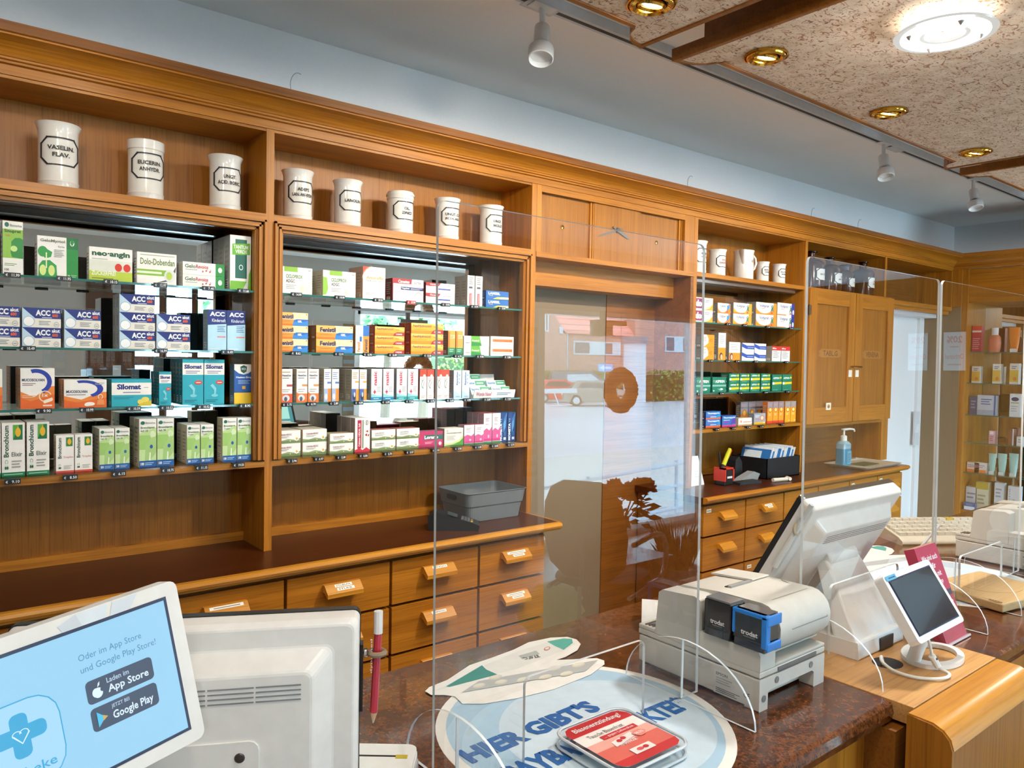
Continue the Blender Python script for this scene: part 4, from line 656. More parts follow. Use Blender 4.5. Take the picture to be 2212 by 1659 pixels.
for px in (1574, 1610, 1660, 1710): price(px, 698, '', GL[0], 'right bay top shelf', w=.030)
for px in (1536, 1573, 1594, 1634, 1700): price(px, 778, '', GL[1], 'right bay second shelf', w=.030)
for px in (1512, 1560, 1600, 1655, 1702): price(px, 850, '', GL[2], 'right bay third shelf', w=.030)
for px in (1550, 1586, 1618, 1646, 1691): price(px, 928, '', 1.224, 'right bay bottom shelf', y=-.020, w=.030)
seen = {}
for X, t_, sh, o, red in sorted(PT, key=lambda a: (a[2], a[0])):
    k = seen[sh] = seen.get(sh, 0)+1
    c = 'red' if red else 'black'
    o['label'] = f'{c} price tag reading {t_}, {ORD[k-1]} from left, {sh} edge' if t_ else f'{c} price tag, {ORD[k-1]} from left, {sh} edge'
# ------------------------------------------------------------------ apothecary jars on the top shelf
ZS = 1.9622
def curved(mb, c, r, z, w, h, els, a0):
    """prints wrapped round a jar wall: a0 is the facing direction of the label's middle"""
    sub = MB(); sub.pr((0, 0, 0), (1, 0, 0), (0, 1, 0), w, h, els)
    def wrap(v):
        a = a0+(v[0]-w/2)/r; rr = r+.0004+v[2]
        return (c[0]+rr*cos(a), c[1]+rr*sin(a), z+v[1])
    for m_ in sub.ms:
        k = sub.ms.index(m_); fs = [f for f, q in zip(sub.f, sub.mi) if q == k]
        mb.add([wrap(v) for v in sub.v], fs, m_)
def strip(x0, y0, x1, y1, wd, col, n=1):
    L = math.hypot((x1-x0), (y1-y0)); dx, dy = (x1-x0)/L*wd/2, (y1-y0)/L*wd/2; nx, ny = -dy, dx
    out = []
    for i in range(n):
        a, b = i/n, (i+1)/n; ax, ay, bx, by = x0+(x1-x0)*a, y0+(y1-y0)*a, x0+(x1-x0)*b, y0+(y1-y0)*b
        out.append(('p', [(ax-nx-dx*(i == 0), ay-ny-dy*(i == 0)), (bx-nx+dx*(i == n-1), by-ny+dy*(i == n-1)), (bx+nx+dx*(i == n-1), by+ny+dy*(i == n-1)), (ax+nx-dx*(i == 0), ay+ny-dy*(i == 0))][::1], col))
    return out
def octo(lines, c='26262a', tc='26262a'):
    k = .17; P = [(k, 0), (1-k, 0), (1, k*1.4), (1, 1-k*1.4), (1-k, 1), (k, 1), (0, 1-k*1.4), (0, k*1.4)]; e = []
    for i in range(8):
        a, b = P[i], P[(i+1) % 8]; e += strip(*a, *b, .055, c, 6 if abs(a[0]-b[0]) > .4 else 1)
    n = len(lines)
    for i, l in enumerate(lines):
        hw = min(.37, .040*len(l)); y = .5+(n/2-i-1)*.26+.05; e.append(('t', l, .5-hw, y, .5+hw, y+.16, tc, 0, .03))
    return e
def jar(xc, dia, h, flare, lines, label, y=.09, lid=False, tc='26262a'):
    t = thing('apothecary_jar', (xc, y, ZS), label, 'jar', 'porcelain jars on the top shelf')
    r = dia/2; rb = r*.97
    if flare: pr = [(0, .001), (rb*.9, 0), (rb, .004), (rb, h*.11), (rb+.001, h*.12), (rb*.985, h*.14), (rb*.985, h*.78), (rb*.99, h*.80), (rb*.985, h*.83), (rb, h*.90), (r*1.06, h*.975), (r*1.09, h*.99), (r*1.07, h), (r*1.02, h*.99), (r*.93, h*.9), (r*.9, h*.5), (0, h*.45)]
    else: pr = [(0, .001), (rb*.9, 0), (rb, .004), (rb, h*.12), (rb+.001, h*.13), (rb*.985, h*.15), (rb*.985, h*.83)]+[(rb+.0015, h*.845), (rb+.0015, h*.985), (rb*.95, h), (0, h*1.0)]
    m = MB(); m.lathe(pr, PORC, (xc, y, ZS), 40); m.done('body', t)
    if lid: q = MB(); q.lathe([(rb+.004, h*.0), (rb+.004, .006), (rb*.98, .008), (rb*.97, .014), (0, .016)], PORC, (xc, y, ZS+h-.012), 40); q.done('lid', t)
    q = MB(); curved(q, (xc, y), rb*.985, ZS+h*.36, dia*.98, h*.40, octo(lines, tc=tc), radians(-90)+.0); q.done('label_plate', t)
JN = 'white porcelain jar lettered '
jar(.332, .098, .172, True, ['VASELIN.', 'FLAV.'], JN+'VASELIN. FLAV. with flared rim, on top shelf')
jar(.545, .096, .170, False, ['EUCERIN.', 'ANHYDR.'], JN+'EUCERIN. ANHYDR. with straight rim, on top shelf')
jar(.764, .092, .166, True, ['UNGT.', 'ACID. BORIC.'], JN+'UNGT. ACID. BORIC. on top shelf')
jar(.991, .093, .161, True, ['ADEPS', 'LAN. ANHYDR.'], JN+'ADEPS LAN. ANHYDR. beside the oak divider')
jar(1.164, .091, .157, True, ['LANOLIN.'], JN+'LANOLIN. on top shelf')
jar(1.364, .094, .148, False, ['OL.', 'ZINCI'], JN+'OL. ZINCI with a flat lid', lid=True)
jar(1.560, .090, .155, True, ['UNGT. OL.', 'JECOR. ASELL.'], JN+'UNGT. OL. JECOR. behind the acrylic corner')
jar(1.760, .090, .156, True, ['UNGT.', 'MOLLE'], JN+'UNGT. MOLLE at right end of row')
jar(3.005, .097, .160, True, ['BORN.', 'PULV.'], 'large white porcelain jar lettered BORN. over the word cartons, right bay')
jar(3.170, .084, .136, True, ['FOL.', 'DIGITAL.'], 'white porcelain jar with red lettering, left of the white pitcher', tc='8a2a34')
jar(3.561, .068, .112, True, ['ACID. SAL.', 'VASELIN.'], 'small white jar right beside the pitcher handle')
jar(3.716, .070, .114, True, ['SULF. PRAEC.', 'VASELIN.'], 'small white jar at the right end of the pitcher shelf')
# pitcher
t = thing('pitcher', (3.39, .09, ZS), 'white porcelain pitcher with handle and deep spout', 'pitcher')
m = MB(); h = .154; r = .050
m.lathe([(0, .001), (.046, 0), (.050, .006), (.0505, h*.5), (.049, h*.8), (.051, h*.93), (.054, h*.985), (.053, h), (.049, h*.98), (.045, h*.7), (0, h*.4)], PORC, (3.39, .09, ZS), 40); m.done('body', t)
m = MB(); a = radians(215)
sp = [(0, .52), (.02, .62), (.045, .76), (.07, .90), (.088, .985)]
vs = []; n = 7
for i, (o, zz) in enumerate(sp):
    wdt = .006+.020*i/4
    for k in range(n):
        u = -1+2*k/(n-1); rad = .0495+o*.36*(1-u*u); tx, ty = -sin(a), cos(a)
        vs.append((3.39+rad*cos(a)+tx*wdt*u, .09+rad*sin(a)+ty*wdt*u, ZS+h*zz))
m.add(vs, [(i*n+k, i*n+k+1, (i+1)*n+k+1, (i+1)*n+k) for i in range(4) for k in range(n-1)], PORC, True); m.done('spout', t)
m = MB(); m.tube([(3.39+.047*cos(b)+o, .09+.047*sin(b)-.6*o, ZS+zz) for b, o, zz in ((.0, 0, .135), (0, .018, .138), (0, .030, .12), (0, .034, .095), (0, .026, .068), (0, .010, .05), (0, .0, .042))], .0055, PORC); m.done('handle', t)
m = MB(); curved(m, (3.39, .09), .0503, ZS+.088, .05, .02, [('t', 'ACET.', .05, .1, .95, .9, '44444a', 0, .0)], radians(-70)); m.done('lettering', t)
# amber bottles
AMB = paint('3a1206', .16, vary=.1); AMBD = paint('1c0905', .2)
for q_ in (AMB, AMBD): q_.node_tree.nodes['Principled BSDF'].inputs['Specular IOR Level'].default_value = .25
def bottle(xc, r, hs, wide, lab, word, y=.08):
    t = thing('apothecary_bottle', (xc, y, ZS), lab, 'bottle', 'amber bottles over the oak doors')
    m = MB(); n = r*(.52 if wide else .30)
    m.lathe([(0, 0), (r*.95, 0), (r, .004), (r, hs*.62), (r*.93, hs*.70), (r*.7, hs*.765), (n*1.05, hs*.80), (n, hs*.84), (n, hs*.91), (n*1.25, hs*.915), (n*1.25, hs*.93), (0, hs*.93)], AMB, (xc, y, ZS), 32); m.done('body', t)
    q = MB(); q.lathe([(n*.9, hs*.93), (n*.9, hs*.945), (n*1.5, hs*.96), (n*1.55, hs*.985), (n*1.1, hs), (0, hs*1.005)] if not wide else [(n*1.2, hs*.93), (n*1.3, hs*.95), (n*1.35, hs*.985), (n*1.1, hs), (0, hs)], AMBD, (xc, y, ZS), 28); q.done('stopper', t)
    q = MB(); curved(q, (xc, y), r, ZS+hs*.22, r*1.7, hs*.30, [('p', [(.12, 0), (.88, 0), (1, .2), (1, .8), (.88, 1), (.12, 1), (0, .8), (0, .2)], 'dcdcd8')][:0]+[('r', i/8, 0, (i+1)/8, 1, 'dcdcd8') for i in range(8)]+octo(word), radians(-78)); q.done('label_plate', t)
bottle(4.018, .074, .215, False, 'tallest brown bottle lettered GLYCERIN, at left over the doors', ['GLYCERIN'])
bottle(4.220, .068, .200, False, 'brown bottle with flat stopper, second from left over doors', ['OL.', 'JECORIS'])
bottle(4.396, .056, .172, True, 'short wide-necked brown bottle lettered TALC., third from left over doors', ['TALC.'])
bottle(4.616, .066, .210, False, 'brown bottle lettered OL. OLIV., rightmost over the doors', ['OL.', 'OLIV.'])
# thin wire picture hooks over the cornice
for k, (px, py) in enumerate(((648, 172), (1497, 390), (1762, 458), (1862, 482))):
    p = at(px, py, 'Y', .22); m = MB(); m.tube([(p.x+.028*sin(a)-.0, .232-.0, p.z+.045*cos(a)-.02) for a in [radians(q) for q in range(180, 380, 18)]], .0014, paint('a9abad', .4, metal=.5), 5)
    m.done('wire_hook', label=['thin wire hook on the wall over the left jars', 'thin wire hook on wall above the white pitcher bay', 'thin wire hook on wall above the brown bottles', 'last thin wire hook on wall towards the corner'][k], cat='hook')
# ------------------------------------------------------------------ things on the wall unit worktops
ZW = .9504
gx = at(1043, 1090, 'Y', .02).x
BX0, BX1, BY0, BY1 = 1.56, 1.86, -.055, .155
t = thing('storage_basket', (1.71, .05, ZW), 'grey plastic storage basket with hand holes on the left worktop', 'basket'); GP = paint('6c7173', .5)
def ring(w, d, z, r=.02, cx=1.71, cyy=.05): return [(cx+x, cyy+y, z) for x, y in rrect(w, d, r, 4)]
m = MB(); lv = [ring(.24, .165, ZW), ring(.255, .18, ZW+.055), ring(.262, .187, ZW+.058), ring(.275, .20, ZW+.105), ring(.283, .208, ZW+.107), ring(.277, .202, ZW+.109), ring(.256, .18, ZW+.06), ring(.236, .16, ZW+.005)]
n = len(lv[0])
lv[3] = [(x, y, z-(.032 if (y < -.02 and abs(x-1.71) < .09) else 0)) for x, y, z in lv[3]]
for li in (3, 4, 5):
    lv[li] = [(x, y, z) for x, y, z in lv[li]]
vs = [v for l in lv for v in l]; fs = [(i*n+k, i*n+(k+1) % n, (i+1)*n+(k+1) % n, (i+1)*n+k) for i in range(len(lv)-1) for k in range(n)]
m.add(vs, fs+[tuple(range(n))[::-1], tuple(range(7*n, 8*n))], GP); m.done('body', t, bevel=.002)
for sx in (-1, 1):
    q = MB(); q.prism(rrect(.06, .018, .008, 3, .05, ZW+.085), 'x', 1.71+sx*.1385, 1.71+sx*.1395, paint('1c1e1f', .6)); q.done('hand_hole', t)
t = thing('card_terminal', (1.50, -.07, ZW), 'black card payment terminal with keypad beside the grey basket', 'card terminal')
m = MB(); m.T = frame((1.50, -.07, ZW), (.80, -.60, 0), (.60, .80, 0), (0, 0, 1))
m.prism([(-.085, 0), (.085, 0), (.09, .018), (.06, .030), (-.02, .050), (-.06, .062), (-.088, .05)], 'y', -.038, .038, paint('1b1c1e', .4)); m.done('body', t, bevel=.006)
m = MB(); m.T = frame((1.50, -.07, ZW), (.80, -.60, 0), (.60, .80, 0), (0, 0, 1))
U = Vector((0, 1, 0)); V = Vector((-.08, 0, .020)).normalized()
for r_ in range(4):
    for c_ in range(4): m.pr((.067-.011*r_-.0, -.030+.0155*c_, .0280+.0029*r_), U, V, .012, .008, [('r', 0, 0, 1, 1, ['d8b23a', '4aa04a', 'c23a34', '5a5c60'][(c_) % 4] if r_ == 0 or c_ == 3 else '6a6c70')], lift=3)
m.done('keypad', t)
m = MB(); m.T = frame((1.50, -.07, ZW), (.80, -.60, 0), (.60, .80, 0), (0, 0, 1)); m.pr((.012, -.028, .0435), U, Vector((-.04, 0, .0125)), .056, .036, [('r', 0, 0, 1, 1, '3a4448')], lift=4); m.done('screen', t)
# right worktop: desk clutter
p = at(1535, 1032, 'Z', ZW)
t = thing('paper_stand', (2.98, .04, ZW), 'white leaflet standing upright at left end of right worktop', 'leaflet'); m = MB()
m.prism([(.03, ZW), (.031, ZW), (.075, ZW+.135), (.073, ZW+.135)], 'x', 2.93, 3.035, paint('e6e9ee')); m.pr((2.93, .0295, ZW), (1, 0, 0), (0, .044, .135), .105, .142, [('l', .3, .25, .8, .8, 6, 'c9cdd2')]); m.done('sheet', t); m = MB(); m.prism([(.04, ZW), (.12, ZW), (.12, ZW+.005), (.081, ZW+.14), (.076, ZW+.14)], 'x', 3.03, 3.045, paint('2a2a2c')); m.done('stand', t)
PCX, PCY = 3.12, -.02
t = thing('pen_box', (PCX, PCY, ZW), 'black and red pen box with marker pens on the right worktop', 'pen holder')
m = MB(); m.box(PCX-.035, PCY-.03, ZW, PCX+.035, PCY+.03, ZW+.075, paint('18181a', .4)); m.done('box', t, bevel=.004)
m = MB()
for x in (PCX-.037, PCX+.029): m.box(x, PCY-.033, ZW+.02, x+.008, PCY+.033, ZW+.085, paint('c8301e', .4))
m.box(PCX-.037, PCY-.033, ZW+.077, PCX+.037, PCY+.0, ZW+.085, paint('c8301e', .4)); m.done('red_clip', t)
m = MB(); m.pr((PCX-.02, PCY-.0335, ZW+.03), (1, 0, 0), (0, 0, 1), .04, .02, [('r', 0, .2, 1, .7, 'd8d8d8')]); m.done('label', t)
for k, (c, dx, dz, ln) in enumerate((('c2c21e', .07, .11, 'fat yellow marker pen leaning in the black pen box'), ('b8301e', .085, .10, 'red pencil leaning in the black pen box'), ('20242a', -.02, .10, 'black pen standing in the black pen box'))):
    m = MB(); a = Vector((PCX-.02+.02*k*.6, PCY+.005+.008*k, ZW+.06)); b = a+Vector((dx, 0, dz)); rr = (.011, .004, .005)[k]
    m.tube([a, a+(b-a)*.75, b], [rr, rr, rr*.8], paint(c, .4), 10); m.tube([a+(b-a)*.02, a+(b-a)*.3], rr*1.06, paint('1a1a1c', .4), 10)
    m.done('marker_pen' if k == 0 else ['', 'pencil', 'pen'][k], label=ln, cat='pen')
t = thing('tape_dispenser', (3.30, .05, ZW), 'black desk tape dispenser with grey slip behind the leaflet box', 'tape dispenser')
m = MB(); m.T = Matrix.Translation((3.33, .07, ZW)); m.prism([(-.10, 0), (.08, 0), (.085, .02), (.03, .03), (.025, .085), (-.0, .115), (-.03, .10), (-.035, .04), (-.09, .03)], 'y', -.03, .03, paint('1d1f22', .4)); m.done('body', t, bevel=.005)
m = MB(); m.T = Matrix.Translation((3.33, -.02, ZW)); m.prism([(-.10, .002), (.06, .0), (.08, .03), (.03, .045), (-.06, .02)], 'y', -.01, .03, paint('8f9192', .5)); m.done('paper_slip', t)
m = MB(); m.prism([(3.16, -.085), (3.32, -.10), (3.33, -.04), (3.17, -.03)], 'z', ZW, ZW+.012, paint('26282c', .5)); m.done('notepad', label='dark flat notepad lying before the tape dispenser on right worktop', cat='notepad', bevel=.002)
m = MB(); m.tube([(3.40, -.11, ZW+.009), (3.50, -.13, ZW+.009)], [.010, .009], paint('d8cfbd', .5), 10); m.tube([(3.50, -.145, ZW+.011), (3.512, -.118, ZW+.011)], [.009, .011], paint('d8cfbd', .5), 10); m.done('pestle', label='small bone-coloured stick lying before the black leaflet box', cat='stick')
t = thing('leaflet_box', (3.60, .07, ZW), 'black open box on the right worktop packed with leaflets', 'box')
LB = (3.44, -.05, 3.745, .16)
m = MB(); K = paint('17191c', .45); x0, y0, x1, y1 = LB
for a in ((x0, y0, x1, y0+.004), (x0, y1-.004, x1, y1), (x0, y0, x0+.004, y1), (x1-.004, y0, x1, y1)): m.box(a[0], a[1], ZW, a[2], a[3], ZW+.105, K)
m.box(x0, y0, ZW, x1, y1, ZW+.004, K); m.done('box', t)
for k in range(16):
    m = MB(); x = x0+.012+k*.0150; c = ['2f74b8', 'e6ecf2', '3a80c0', 'e9e6df', 'd2dfea', '2f74b8'][k % 6]; m.T = frame((x, .055, ZW+.006), (.93, 0, -.36), (0, 1, 0), (.36, 0, .93)); zt = .150+.012*sin(k*2.1)
    m.box(0, -.085, 0, .004, .085, zt, paint(c)); m.pr((0, .085, 0), (0, -1, 0), (0, 0, 1), .17, zt, [('r', .1, .55, .7, .92, 'dfe8f0' if c[0] in '23' else '6a9ac8')], lift=2)
    m.done('leaflet', label=('blue' if c[0] in '23' else 'white')+' folded leaflet, %s from left in the black box' % (ORD+['thirteenth', 'fourteenth', 'fifteenth', 'sixteenth'])[k], cat='leaflet', group='leaflets in the black box')
# tray with hand sanitiser
t = thing('tray', (4.42, -.06, ZW), 'pale rectangular tray under the blue sanitiser bottle', 'tray'); m = MB(); TP = paint('cfc9ba', .35)
lv = [[(4.43+x, -.055+y, z) for x, y in rrect(w, d, .02, 4)] for w, d, z in ((.40, .22, ZW), (.44, .26, ZW+.014), (.445, .265, ZW+.014), (.42, .24, ZW+.006), (.40, .22, ZW+.004))]
n = len(lv[0]); m.add([v for l in lv for v in l], [(i*n+k, i*n+(k+1) % n, (i+1)*n+(k+1) % n, (i+1)*n+k) for i in range(4) for k in range(n)]+[tuple(range(n))[::-1], tuple(range(4*n, 5*n))], TP); m.done('dish', t)
bp0 = at(1847, 995, 'Z', ZW+.006); SXX, SYY = 4.26, -.02
t = thing('sanitiser_bottle', (SXX, SYY, ZW+.006), 'blue hand sanitiser bottle with white pump on the pale tray', 'bottle'); z = ZW+.006
m = MB(); m.prism(rrect(.085, .055, .012, 4, SXX, SYY), 'z', z, z+.10, paint('2a86a8', .15, coat=.5), True); m.done('liquid_part', t, label='blue lower part', bevel=.004)
m = MB(); m.prism(rrect(.0855, .0555, .012, 4, SXX, SYY), 'z', z+.10, z+.128, paint('8fb9c9', .2, coat=.5), True); m.lathe([(.040, .128), (.030, .14), (.017, .146), (0, .146)], paint('8fb9c9', .2, coat=.5), (SXX, SYY, z)); m.done('shoulder', t)
m = MB(); m.lathe([(.018, .144), (.018, .172), (.011, .176), (.006, .178), (.006, .205), (.014, .207), (.015, .214), (0, .216)], WHITEP, (SXX, SYY, z), 20); m.tube([(SXX, SYY, z+.21), (SXX+.05, SYY-.01, z+.212), (SXX+.085, SYY-.015, z+.208), (SXX+.09, SYY-.016, z+.196)], [.007, .006, .005, .005], WHITEP, 10); m.done('pump', t)
m = MB(); m.pr((SXX-.005, SYY-.0276, z+.012), (1, 0, 0), (0, 0, 1), .045, .075, [('r', 0, 0, 1, 1, '4aa0be'), ('l', .1, .1, .9, .85, 5, '1f5f80')]); m.done('label', t)
m = MB(); m.box(4.36, -.10, z+.0005, 4.53, -.01, z+.0035, paint('5a6a4a', .6)); m.done('card', label='dark green card lying flat in the pale tray', cat='card')
m = MB(); sx = at(1978, 925, 'Y', .178).x; sz = at(1978, 925, 'Y', .178).z
t = thing('light_switch', (sx, .178, sz), 'white double light switch beside the white doorway', 'light switch')
MB().box(sx-.04, .170, sz-.12, sx+.04, .180, sz+.12, paint('dcdde0', .3)).done('plate', t); MB().box(sx-.025, .165, sz-.03, sx+.025, .170, sz+.03, paint('eef0f2', .3)).done('rocker', t)
# ------------------------------------------------------------------ sales counter
ZCN = .99; GYF, GYB = -1.675, -1.075
def slab(mb, x0, x1, yf, yb, z1=ZCN, th=.036, m=None):
    mb.prism([(yb, z1-th), (yf+.010, z1-th), (yf+.003, z1-th+.005), (yf, z1-th/2), (yf+.003, z1-.005), (yf+.010, z1), (yb, z1)], 'x', x0, x1, m or GRANITE)
m = MB(); slab(m, -.75, 1.282, GYF, GYB); m.box(1.282, -1.40, ZCN-.036, 1.637, GYB, ZCN, GRANITE)
m.done('granite_slab', label='red-brown granite counter slab at left of the oak plate', cat='counter top', bevel=0)
m = MB(); slab(m, 1.639, 3.6, -1.705, GYB); m.done('granite_slab', label='red-brown granite counter slab right of the oak plate', cat='counter top')
t = thing('till_plate', (1.46, -1.55, .96), 'light oak plate set in the granite counter under the small tablet', 'counter plate')
m = MB(); m.box(1.284, -1.705, ZCN-.03, 1.635, -1.402, ZCN+.0015, PLATE); m.done('plate', t, bevel=.001)
m = MB(); m.prism([(1.436+.03*cos(a)*1.0, -1.592+.026*sin(a)) for a in [2*pi*i/20 for i in range(20)]], 'z', ZCN+.0016, ZCN+.002, paint('1a120c', .8)); m.done('cable_hole', t)
t = thing('oak_end_block', (1.445, -1.74, .3), 'varnished oak block with rounded top on the counter front', 'counter block')
m = MB(); m.prism([(-1.706, .30), (-1.775, .30), (-1.775, .955), (-1.770, .970), (-1.760, .980), (-1.745, .986), (-1.706, .988)], 'x', 1.258, 1.640, OAKP); m.done('front_panel', t, bevel=.012)
m = MB(); m.prism([(-1.7065, .968), (-1.7765, .955), (-1.772, .971), (-1.761, .982), (-1.745, .9885), (-1.7065, .9895)], 'x', 1.262, 1.636, BLOCK, True); m.done('rounded_top', t)
t = thing('sales_counter', (0.5, -1.35, 0), 'oak front of the sales counter below the granite', 'counter')
m = MB(); m.box(-.70, -1.64, .06, 1.256, -1.11, ZCN-.037, OAKZ); m.box(1.257, -1.69, .06, 1.64, -1.11, ZCN-.037, FASCIA); m.done('left_carcass', t)
MB().box(1.642, -1.655, .06, 3.55, -1.11, ZCN-.037, OAKZ).done('right_carcass', t)
MB().box(-.68, -1.60, 0, 3.5, -1.15, .06, BROWN).done('plinth', t)
m = MB(); slab(m, 1.66, 3.5, -1.93, -1.656, .80, .06); m.done('bag_ledge', label='lower granite ledge on the front of the right counter', cat='ledge')
# acrylic hygiene panes
def pane(x0, x1, y, c0, c1, zc_, lab, feet, zt=1.742, rz=0):
    t = thing('hygiene_pane', ((x0+x1)/2, y, ZCN), lab, 'hygiene pane', 'clear acrylic panes on the counter'); r = .012; zb = ZCN+.0012
    def arc(cx, cz, a0): return [(cx+r*cos(radians(a0+18*i)), cz+r*sin(radians(a0+18*i))) for i in range(6)]
    out = [(x0, zb), (c0, zb), (c0, zc_-r)]+[(c0+r-r*cos(radians(18*i)), zc_-r+r*sin(radians(18*i))) for i in range(6)]+[(c1-r+r*sin(radians(18*i)), zc_-r+r*cos(radians(18*i))) for i in range(6)]+[(c1, zb), (x1, zb)]+arc(x1-r, zt-r, 0)+arc(x0+r, zt-r, 90)
    m = MB(); m.prism(out, 'y', y-.0025, y+.0025, ACRYL, sides=EDGE)
    tl = math.tan(radians(.7)); m.v = [(a, b+(c-1.3)*tl, c) for a, b, c in m.v]
    m.done('sheet', t)
    yb = y+(ZCN-1.3)*tl
    for fx in feet:
        o = [(yb+.125*1.05*cos(radians(a))-.012, zb+.10*sin(radians(a))) for a in range(0, 181, 9)]
        q = MB(); q.prism(o, 'x', fx-.002, fx+.002, ACRYL, sides=EDGE); q.box(fx-.0022, yb-.004, zb+.002, fx+.0022, yb-.0026, zb+.098, EDGE); q.done('foot', t)
pane(.519, 1.047, -1.45, .667, .912, 1.110, 'clear acrylic pane with its cut-out over the large round poster', (.553, 1.003))
pane(1.281, 1.836, -1.50, 1.385, 1.665, 1.125, 'middle clear acrylic pane in front of the tilted white monitor', (1.302, 1.762))
pane(1.850, 2.385, -1.50, 1.99, 2.26, 1.09, 'clear acrylic pane at the right over the wooden board', (1.957, 2.34))
# ------------------------------------------------------------------ receipt printer
PG = paint('cfcbc0', .45); PG2 = paint('bdbab1', .5)
def printer(lab):
    t = thing('receipt_printer', (1.162, -1.44, ZCN), lab, 'printer', 'receipt printers on the counter')
    z = ZCN; X0, X1 = 1.065, 1.262
    m = MB(); m.box(X0, -1.535, z+.004, X1, -1.308, z+.052, PG)
    m.prism([(X0, z), (X0+.024, z), (X0+.024, z+.026), (X0+.030, z+.030), (X1-.040, z+.030), (X1-.034, z+.026), (X1-.034, z), (X1, z), (X1, z+.052), (X0, z+.052)], 'y', -1.562, -1.535, PG); m.done('base', t, bevel=.002)
    for x, zz in ((X0+.012, z+.020), (X0+.048, z+.042), (X1-.045, z+.042)):
        q = MB(); q.lathe([(0, -.0008), (.0055, -.0008), (.0055, 0), (0, 0)], paint('7d7c78'), seg=14, T=frame((x, -1.5625, zz), (1, 0, 0), (0, 0, 1), (0, 1, 0))); q.done('screw_plug', t)
    q = MB(); q.pr((X0, -1.475, z+.004), (0, -1, 0), (0, 0, 1), .075, .040, [('r', 0, 0, 1, 1, 'd3d1c8'), ('t', 'EPSON', .06, .78, .36, .9, '5a5a58', 0, .02), ('l', .06, .42, .5, .72, 3, 'a3a19a'), ('l', .06, .06, .7, .28, 3, '55544f'), ('t', 'CE', .78, .3, .93, .5, '4a4a48', 0, .01)]); q.done('rating_label', t)
    m = MB(); m.box(X0, -1.562, z+.054, X1, -1.306, z+.064, PG); m.prism([(-1.443, z+.064), (-1.443, z+.098), (-1.558, z+.097), (-1.562, z+.090), (-1.562, z+.064)], 'x', X0, X0+.042, PG); m.box(X0, -1.345, z+.064, X1, -1.306, z+.072, PG); m.box(X0+.042, -1.562, z+.064, X1, -1.40, z+.070, PG2); m.done('slip_tray', t, bevel=.002)
    m = MB(); m.prism([(-1.345, z+.0645), (-1.4425, z+.0645), (-1.4425, z+.150), (-1.43, z+.154), (-1.36, z+.148), (-1.352, z+.142)], 'x', X0, X0+.042, PG)
    m.prism([(-1.345, z+.066), (-1.535, z+.070), (-1.548, z+.080)]+[(-1.535+.036*cos(radians(a)), z+.122+.040*sin(radians(a))) for a in (290, 262, 235, 210, 190, 170, 150, 130, 110, 90)]+[(-1.45, z+.160), (-1.37, z+.152), (-1.352, z+.142)], 'x', X0+.042, X1, PG, True); m.done('housing', t, bevel=.002)
    q = MB(); q.prism([(-1.36, z+.1525), (-1.45, z+.1605), (-1.45, z+.164), (-1.36, z+.156)], 'x', X1-.055, X1-.002, PG); q.done('cover_flap', t, bevel=.002)
    q = MB(); q.box(X0+.075, -1.452, z+.1585, X1-.06, -1.445, z+.1635, paint('9a9a96', .3)); q.box(X0+.075, -1.445, z+.158, X1-.06, -1.438, z+.1605, BLACK); q.done('paper_slot', t)
    q = MB(); q.pr((X0+.07, -1.536, z+.1622), (1, 0, 0), (0, 1, .0), .11, .001, [('r', 0, 0, 1, 1, '8a8984')]); q.tube([(X0+.075, -1.5715, z+.122), (X1-.012, -1.5715, z+.122), (X1-.010, -1.552, z+.1535), (X1-.010, -1.48, z+.1628)], .0008, paint('8a8984'), 4); q.done('lid_seam', t)
    q = MB(); q.box(X0+.05, -1.5635, z+.056, X1-.03, -1.562, z+.062, paint('6d6c69')); q.done('slip_slot', t)
    q = MB()
    for k in range(3): q.box(X0+.004+.0, -1.338+.008*k, z+.074-.001*k, X0+.034, -1.334+.008*k, z+.0755-.001*k, paint('4a4a48'))
    q.done('keys', t)
    return t
p1 = printer('grey receipt printer with two ink stamps between the acrylic panes')
copy_tree(p1, loc=(1.162+1.335, -1.47, ZCN), label='grey receipt printer on the right counter behind the third acrylic pane')
def stamp(y0, y1, z0, z1, blue, lab):
    t = thing('self_inking_stamp', (1.085, (y0+y1)/2, z0), lab, 'stamp', 'ink stamps on the printer')
    x0, x1 = 1.058, 1.098; k = paint('0f1012', .25, coat=.4)
    MB().box(x0, y0, z0+.012, x1, y1, z1, k).done('body', t, bevel=.003)
    MB().box(x0+.001, y0+.002, z0, x1-.001, y1-.002, z0+.013, paint('222428', .15, coat=.5)).done('foot', t, bevel=.001)
    q = MB(); q.pr((x0, y1-.004, z1-.001), (0, -1, 0), (0, 0, 1), y1-y0-.008, .004, [], 0); q.box(x0+.002, y0+.003, z1, x1-.002, y1-.003, z1+.003, paint('6d7276', .1, coat=.5)); q.done('index_window', t)
    q = MB(); q.pr((x0, y1-(y1-y0)*.25, z0+.020), (0, -1, 0), (0, 0, 1), (y1-y0)*.52, .010, [('t', 'trodat', 0, .2, 1, 1, 'd8d8d6', 0, .03), ('l', .15, -.15, .85, .1, 1, '8a8a88')]); q.done('printed_word', t)
    if blue:
        b = paint('1c7cd0', .3); q = MB()
        q.box(x0-.002, y1-.004, z0+.020, x0+.006, y1+.001, z1+.001, b); q.box(x0-.002, y0-.003, z0+.008, x0+.010, y0+.007, z1+.002, b); q.box(x0-.002, y0-.003, z1-.004, x0+.012, y1+.001, z1+.003, b)
        q.box(x0, y0-.004, z0+.004, x1, y0-.0005, z0+.018, b); q.box(x0, y0-.004, z1-.014, x1, y0-.0005, z1+.003, b); q.done('blue_frame', t, label='bright blue frame', bevel=.002)
stamp(-1.510, -1.456, 1.0895, 1.150, False, 'black ink stamp with white lettering, left one on the printer ledge')
